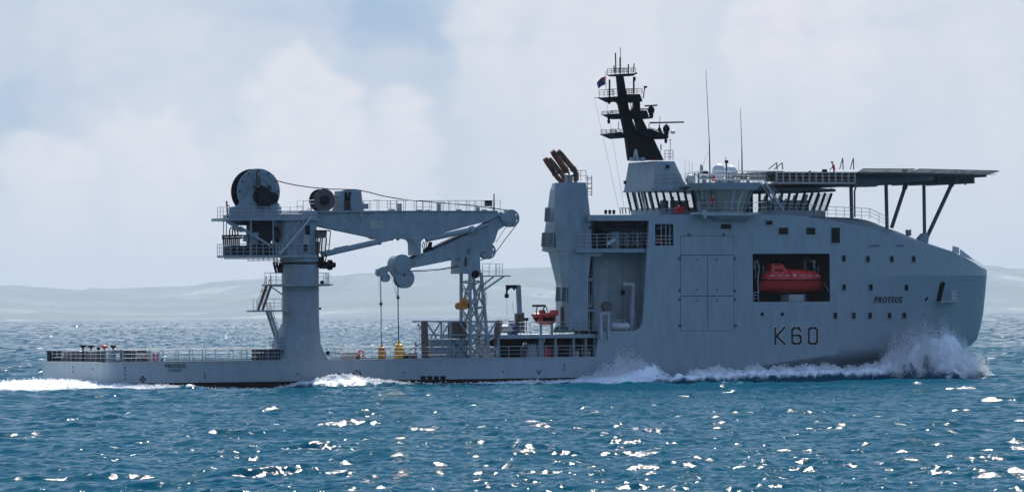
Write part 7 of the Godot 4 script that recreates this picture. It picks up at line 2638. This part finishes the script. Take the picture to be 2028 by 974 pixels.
	var fm := MB.new()
	for z in [7.9, 8.9]:
		fm.path([g("E", 1048, 468, z), g("E", 1046, 440, z), g("E", 1054, 408, z), g("E", 1106, 408, z), g("E", 1090, 425, z), g("E", 1112, 466, z)], 0.06)
		fm.path([g("E", 1106, 408, z), g("E", 1126, 462, z)], 0.05)
	fm.rbox(g("E", 1042, 414, 8.9), g("E", 1082, 400, 7.9), 0.05)
	part("roll_frame", fm, M.black, r)
	var se := MB.new()
	se.rbox(g("E", 1076, 466, 8.7), g("E", 1090, 434, 8.1), 0.06)
	se.rbox(g("E", 1110, 468, 8.7), g("E", 1128, 452, 8.1), 0.06)
	se.rbox(g("E", 1150, 470, 9.0), g("E", 1170, 434, 8.2), 0.06)
	part("console", se, M.red, r)
	var wl := MB.new()
	wl.box(g("E", 1108, 474, 9.4), g("E", 1124, 469, 9.3))
	part("white_mark", wl, M.white, r)
	var ck := MB.new()
	var yup := q(1080, 662, 9).y
	for x in [1075, 1145]: ck.bar(Vector3(g("E", x, 530, 8.4).x, yup, 8.4), Vector3(g("E", x, 530, 8.4).x, yb + 0.3, 8.4), 0.2)
	part("cradle", ck, M.grey, r)

func ring_box(x0: float, x1: float, y: float, hz: float) -> Array:
	return [Vector3(x0, y, 8.0 - hz), Vector3(x1, y, 8.0 - hz), Vector3(x1, y, 8.0 + hz), Vector3(x0, y, 8.0 + hz)]

# ---------------------------------------------------------------- people
# One closed skin round a skeleton of tapered bones: signed distance joined with a smooth minimum, meshed as surface nets.
func figure(bones: Array, cell: float, colors: Callable) -> ArrayMesh:
	var lo := Vector3.ONE * 99.0
	var hi := -lo
	for b in bones:
		for k in 2:
			var r: float = maxf(b[2], b[3]) + 0.06
			lo = lo.min(b[k] - Vector3.ONE * r); hi = hi.max(b[k] + Vector3.ONE * r)
	var n := Vector3i(((hi - lo) / cell).ceil()) + Vector3i.ONE
	var d := PackedFloat32Array()
	d.resize(n.x * n.y * n.z)
	d.fill(1.0)
	for b in bones:
		var pa: Vector3 = b[0]; var pb: Vector3 = b[1]
		var ra: float = b[2]; var rb: float = b[3]
		var m := maxf(ra, rb) + 0.09
		var l := Vector3i(((pa.min(pb) - Vector3.ONE * m - lo) / cell).floor()).clamp(Vector3i.ZERO, n - Vector3i.ONE)
		var h := Vector3i(((pa.max(pb) + Vector3.ONE * m - lo) / cell).ceil()).clamp(Vector3i.ZERO, n - Vector3i.ONE)
		var ab := pb - pa
		var l2 := maxf(ab.length_squared(), 1e-6)
		for k in range(l.z, h.z + 1):
			for j in range(l.y, h.y + 1):
				for i in range(l.x, h.x + 1):
					var p := lo + Vector3(i, j, k) * cell
					var t := clampf((p - pa).dot(ab) / l2, 0, 1)
					var v := (p - pa - ab * t).length() - lerpf(ra, rb, t)
					var at := (k * n.y + j) * n.x + i
					var o := d[at]
					var hh := maxf(0.035 - absf(o - v), 0.0) / 0.035
					d[at] = minf(o, v) - hh * hh * 0.035 * 0.25
	var vid := {}
	var vs := PackedVector3Array()
	var sx := 1; var sy := n.x; var sz := n.x * n.y
	for k in n.z - 1:
		for j in n.y - 1:
			for i in n.x - 1:
				var at := (k * n.y + j) * n.x + i
				var sum := Vector3.ZERO
				var cnt := 0
				var c := [d[at], d[at + 1], d[at + sy], d[at + sy + 1], d[at + sz], d[at + sz + 1], d[at + sz + sy], d[at + sz + sy + 1]]
				var neg := 0
				for x in c: neg += 1 if x < 0 else 0
				if neg == 0 or neg == 8: continue
				for e in [[0, 1], [2, 3], [4, 5], [6, 7], [0, 2], [1, 3], [4, 6], [5, 7], [0, 4], [1, 5], [2, 6], [3, 7]]:
					var a: float = c[e[0]]; var b: float = c[e[1]]
					if (a < 0) != (b < 0):
						var t := a / (a - b)
						var p0 := Vector3(e[0] & 1, (e[0] >> 1) & 1, e[0] >> 2); var p1 := Vector3(e[1] & 1, (e[1] >> 1) & 1, e[1] >> 2)
						sum += p0.lerp(p1, t); cnt += 1
				vid[at] = vs.size()
				vs.append(lo + (Vector3(i, j, k) + sum / cnt) * cell)
	var st := SurfaceTool.new()
	st.begin(Mesh.PRIMITIVE_TRIANGLES)
	st.set_smooth_group(0)
	for p in vs:
		st.set_color(colors.call(p))
		st.add_vertex(p)
	for k in range(1, n.z - 1):
		for j in range(1, n.y - 1):
			for i in range(1, n.x - 1):
				var at := (k * n.y + j) * n.x + i
				for ax in 3:
					var o: int = [sx, sy, sz][ax]
					var a := d[at]; var b := d[at + o]
					if (a < 0) == (b < 0): continue
					var u: int = [sy, sz, sx][ax]; var w: int = [sz, sx, sy][ax]
					var f := [at, at - u, at - u - w, at - w]
					if not (vid.has(f[0]) and vid.has(f[1]) and vid.has(f[2]) and vid.has(f[3])): continue
					var g4 := [vid[f[0]], vid[f[1]], vid[f[2]], vid[f[3]]]
					if a < 0: g4.reverse()
					for q3 in [0, 1, 2, 0, 2, 3]: st.add_index(g4[q3])
	st.generate_normals()
	return st.commit()

func person_at(at: Vector3, turn: float, label: String, top: Color, legs: Color, stoop := 0.0, helmet: Material = null, headless_hair := Color(0.02, 0.015, 0.012)) -> void:
	# local frame: facing +x, z to the person's right, feet at y = 0
	var s := stoop
	var hip := Vector3(0, 0.93, 0)
	var chest := Vector3(0.12 * s, 1.30, 0)
	var neck := Vector3(0.20 * s, 1.50, 0)
	var head := neck + Vector3(0.03 + 0.05 * s, 0.15, 0)
	var bones := [[hip + Vector3(0, 0, -0.07), hip + Vector3(0, 0, 0.07), 0.13, 0.13], [hip, chest, 0.125, 0.14], [chest + Vector3(0, 0.07, -0.13), chest + Vector3(0, 0.07, 0.13), 0.085, 0.085], [chest, neck, 0.12, 0.06], [neck, head, 0.058, 0.06],
		[head + Vector3(0, -0.02, 0), head + Vector3(0, 0.05, 0), 0.085, 0.095], [head + Vector3(0.08, 0.0, 0), head + Vector3(0.115, -0.02, 0), 0.02, 0.018], [head + Vector3(0.04, -0.07, 0), head + Vector3(0.07, -0.08, 0), 0.045, 0.035], [head + Vector3(0.0, 0, -0.095), head + Vector3(0.0, 0.03, -0.1), 0.02, 0.02], [head + Vector3(0.0, 0, 0.095), head + Vector3(0.0, 0.03, 0.1), 0.02, 0.02]]
	for z in [-1.0, 1.0]:
		var sh := chest + Vector3(0, 0.10, 0.19 * z)
		var el := sh + Vector3(0.03 + 0.12 * s, -0.29, 0.06 * z)
		var wr := el + Vector3(0.10 + 0.14 * s, -0.22 + 0.10 * s, 0.0)
		bones.append([sh, el, 0.062, 0.048]); bones.append([el, wr, 0.046, 0.034])
		var palm := wr + Vector3(0.03, -0.07, 0)
		bones.append([wr, palm, 0.036, 0.036])
		for k in 4: bones.append([palm + Vector3(-0.025 + k * 0.018, 0, 0), palm + Vector3(-0.02 + k * 0.022, -0.075 + 0.008 * absf(k - 1.5), -0.012 * z), 0.013, 0.010])
		bones.append([palm + Vector3(0.03, 0.03, 0), palm + Vector3(0.06, -0.02, -0.015 * z), 0.014, 0.011])
		var kn := Vector3(0.03, 0.49, 0.11 * z); var an := Vector3(-0.02, 0.09, 0.12 * z)
		bones.append([hip + Vector3(0, -0.03, 0.09 * z), kn, 0.095, 0.065]); bones.append([kn, an, 0.064, 0.045]); bones.append([an + Vector3(-0.03, -0.045, 0), an + Vector3(0.16, -0.055, 0.02 * z), 0.045, 0.035])
	var skin := Color(0.42, 0.24, 0.17)
	var col := func(p: Vector3) -> Color:
		if p.y > neck.y + 0.02: return headless_hair if (p.y > head.y + 0.06 or p.x < head.x - 0.04) and helmet == null else skin
		if p.y < 0.13: return Color(0.012, 0.012, 0.012)
		for z in [-1.0, 1.0]:
			if absf(p.z - 0.25 * z) < 0.08 and p.y < chest.y - 0.37 + 0.1 * s and p.y > 0.6 and p.x > 0.09: return skin
		return legs if p.y < 0.95 else top
	var t := thing("person", label, "person", at)
	t.rotation.y = YAW + turn
	var o := MeshInstance3D.new()
	o.name = "body"
	o.mesh = figure(bones, 0.026, col)
	var m := paint(Color.WHITE, 0.8)
	m.vertex_color_use_as_albedo = true
	o.material_override = m
	t.add_child(o, true)
	if helmet:
		var mb := MB.new()
		mb.ball(head + Vector3(0, 0.05, 0), Vector3(0.135, 0.12, 0.125), 8, 0.0, 0.5)
		mb.lathe(head + Vector3(0.03, 0.05, 0), Vector3.UP, [[0.0, -0.01], [0.155, -0.01], [0.15, 0.01], [0.0, 0.012]], 14)
		bases[t] = Vector3.ZERO
		part("helmet", mb, helmet, t)

func build_people() -> void:
	var navy := Color(0.012, 0.015, 0.03)
	person_at(Vector3(q(1040, 705, 8.9).x, DECK, 8.9), -1.2, "dark-clad person standing on the main deck under the working deck", navy, navy, 0.1)
	var yb := q(1315, 420, 1).y + 0.3
	person_at(Vector3(q(1315, 415, 2.2).x, q(1315, 422, 2.2).y, 2.2), 0.5, "left one of two silhouetted people in the after bridge", navy, navy, 0.5)
	person_at(Vector3(q(1333, 415, 2.2).x, q(1333, 422, 2.2).y, 2.2), 0.2, "right one of two silhouetted people in the after bridge", navy, navy, 0.2)
	person_at(Vector3(q(1517, 418, 3.0).x, q(1517, 424, 3.0).y, 3.0), 0.0, "person at the after end of the forward bridge windows", navy, navy, 0.1)
	person_at(Vector3(q(1556, 418, 3.0).x, q(1556, 425, 3.0).y, 3.0), 0.2, "person seen through the middle windows of the forward bridge", navy, navy, 0.3)
	person_at(Vector3(q(1412, 421, 11.45).x, q(1430, 421, 11.4).y + 0.1, 11.45), -1.57, "person in red standing on the starboard bridge wing outside", Color(0.45, 0.03, 0.02), Color(0.35, 0.03, 0.03), 0.1)
	person_at(Vector3(q(1653, 336, 9.2).x, q(1653, 352, 9.2).y, 9.2), 2.6, "person in red working on the near edge of the helideck", Color(0.5, 0.04, 0.03), Color(0.4, 0.05, 0.04), 0.7, M.red)

# ---------------------------------------------------------------- foam and spray
func droplets(called: String, label: String, xf: Array, mat: Material) -> void:
	var o := MB.new()
	var p := [Vector3(1, 0, 0), Vector3(0, 0, -1), Vector3(-1, 0, 0), Vector3(0, 0, 1)]
	for i in 4:
		var a: Vector3 = p[i]; var b: Vector3 = p[(i + 1) % 4]
		o.trin(a, b, Vector3.UP, a, b, Vector3.UP)
		o.trin(b, a, Vector3.DOWN, b, a, Vector3.DOWN)
	var mm := MultiMesh.new()
	mm.transform_format = MultiMesh.TRANSFORM_3D
	mm.mesh = o.shape(Vector3.ZERO, false)
	mm.instance_count = xf.size()
	for i in xf.size(): mm.set_instance_transform(i, xf[i])
	var n := MultiMeshInstance3D.new()
	n.name = called
	n.multimesh = mm
	n.material_override = mat
	n.set_meta("kind", "stuff")
	n.set_meta("label", label)
	n.set_meta("category", "spray")
	add_child(n)

func blob(p: Vector3, s: float, r: RandomNumberGenerator) -> Transform3D:
	var w := ship_xf * p
	return Transform3D(Basis.from_euler(Vector3(r.randf() * TAU, r.randf() * TAU, 0)).scaled(Vector3(s * r.randf_range(0.8, 1.5), s * r.randf_range(0.6, 1.0), s)), w)

func sea_at(p: Vector3) -> float:
	var w := ship_xf * Vector3(p.x, 0, p.z)
	return sea_height(w.x, w.z)

func build_foam() -> void:
	var r := RandomNumberGenerator.new()
	r.seed = 5
	var m := paint(Color(0.955, 0.96, 0.965), 0.8)
	m.backlight_enabled = true
	m.backlight = Color(0.8, 0.8, 0.8)
	var tur := FastNoiseLite.new()
	tur.seed = 4; tur.frequency = 0.22; tur.fractal_octaves = 3
	# burst thrown up by the bow, in jets that rise from the shell and tear into drops outboard
	var xf := []
	var env := [[32.0, 0.5], [38.0, 1.0], [41.0, 1.7], [44.0, 3.0], [46.5, 4.1], [48.5, 3.9], [50.5, 3.4], [52.5, 2.9], [54.0, 2.4], [55.2, 1.0]]
	for i in 80000:
		var x0 := r.randf_range(43.0, 55.2) if r.randf() < 0.72 else r.randf_range(32.0, 50.0)
		var spread := pow(r.randf(), 0.8)
		var z := half_breadth(x0, 0.6) + 0.4
		z = lerpf(z, maxf(z + 3.0, 15.0), spread) if x0 > 42.0 else z + spread * 3.0
		var jet := 0.70 + 0.75 * tur.get_noise_2d(x0 * 4.0, z * 2.2) + 0.45 * tur.get_noise_2d(x0 * 13.0, z * 9.0)
		var top := 1.5 * lerp_list(env, x0) * jet * (1.0 - 0.2 * spread)
		var h := pow(r.randf(), 0.75)
		var p := Vector3(x0 - 0.8 * h - (5.0 * spread if x0 > 42.0 else 0.0) + r.randfn(0, 0.18), 0, z + h * 0.8)
		p.y = maxf(sea_at(p) + 0.5 * h * top * r.randf(), top * h * 1.25) + r.randfn(0, 0.06) - 0.1
		xf.append(blob(p, r.randf_range(0.015, 0.055) * (1.0 - 0.3 * h), r))
	droplets("bow_spray", "white burst of spray thrown up under the bow", xf, m)
	# second hump of spray where the forward block's side ends
	xf = []
	for i in 22000:
		var c := r.randfn(8.0, 3.4)
		var top := 2.5 * exp(-pow((c - 8.2) / 3.6, 2.0)) * r.randf_range(0.1, 1.0) + 0.25
		var t := r.randf()
		var out := r.randf_range(0.3, 7.0)
		top *= 0.7 + 0.55 * tur.get_noise_2d(c * 3.0, out * 2.5) + 0.35 * tur.get_noise_2d(c * 11.0, out * 9.0)
		var p := Vector3(c - 1.2 * t, 0, 10.3 + out * t)
		p.y = maxf(sea_at(p), sea_at(p) * 0.4 + 1.2 * top * 4.0 * t * (1.0 - t))
		xf.append(blob(p, r.randf_range(0.016, 0.055), r))
	droplets("side_spray", "hump of white spray beside the hull below the boat deck", xf, m)
	# froth riding the crest along the side, and the wakes by the stern
	xf = []
	for i in 70000:
		var k := r.randf()
		var p: Vector3
		var s := r.randf_range(0.02, 0.08)
		if k < 0.52:
			var x := r.randf_range(12.0, 47.0)
			p = Vector3(x, 0, crest_z(x) + r.randfn(-0.9, 0.8))
			var lump := 0.5 + 0.5 * tur.get_noise_2d(x * 3.0, 7.0)
			p.y = sea_at(p) + r.randf() * r.randf() * 1.1 * lump
		elif k < 0.60:
			var x := r.randf_range(-16.0, 12.0)
			p = Vector3(x, 0, 10.3 + absf(r.randfn(0.0, 1.0)))
			p.y = sea_at(p) + r.randf() * r.randf() * 0.35
		elif k < 0.75:
			var x := r.randfn(-24.5, 3.0)
			p = Vector3(x, 0, 12.2 + r.randfn(0.0, 0.7))
			p.y = sea_at(p) + r.randf() * r.randf() * 0.3
		else:
			var x := r.randfn(-50.0, 6.0)
			p = Vector3(x, 0, 12.0 + r.randfn(0.0, 1.2) if x > -49.0 else r.randf_range(-9.0, 14.0))
			p.y = sea_at(p) + r.randf() * r.randf() * 0.4
		xf.append(blob(p, s, r))
	droplets("wake_froth", "white froth along the waterline and behind the stern", xf, m)

# ---------------------------------------------------------------- farms on the hills
func build_farms() -> void:
	var wm := paint(Color(0.75, 0.74, 0.70), 0.8)
	var rm := paint(Color(0.10, 0.10, 0.11), 0.8)
	var r := RandomNumberGenerator.new()
	r.seed = 21
	var place := 0
	var nth := ["first", "second", "third", "fourth", "fifth", "sixth", "seventh", "eighth", "ninth"]
	for s in [[104, 608, 0.4], [180, 612, 0.1], [272, 630, 0.3], [404, 629, 0.2], [465, 573, 0.5], [662, 571, 0.3], [668, 573, 0.5], [690, 574, 0.2], [1070, 585, 0.4]]:
		var hit := hill_hit(s[0], s[1])
		var t := Node3D.new()
		t.name = numbered("farmhouse")
		add_child(t)
		t.position = hit
		t.rotation.y = s[2]
		bases[t] = Vector3.ZERO
		tag(t, "tiny white farmhouse on the hazy far hills, %s of nine from the left" % nth[place], "house", "farmhouses on the far hills")
		place += 1
		var w := MB.new()
		var L := r.randf_range(22.0, 36.0)
		w.box(Vector3(-L / 2, -8, -8.0), Vector3(L / 2, 9.0, 8.0))
		part("wall", w, wm, t)
		var f := MB.new()
		f.extrude([Vector3(-L / 2 - 0.4, 9.0, 9.0), Vector3(-L / 2 - 0.4, 9.0, -9.0), Vector3(-L / 2 - 0.4, 15.0, 0)], Vector3(L + 0.8, 0, 0))
		part("roof", f, rm, t)

func hill_hit(u: float, v: float) -> Vector3:
	var d := (cam_fwd * FOCAL + cam_right * (u - 1014.0) + cam_up * (487.0 - v)).normalized()
	var best := Vector3.ZERO
	var t := 46000.0
	while t < 64000.0:
		var p := EYE + d * t
		if hill_height(p.x, p.z) >= p.y: return p
		t += 28.0
	return EYE + d * 52000.0
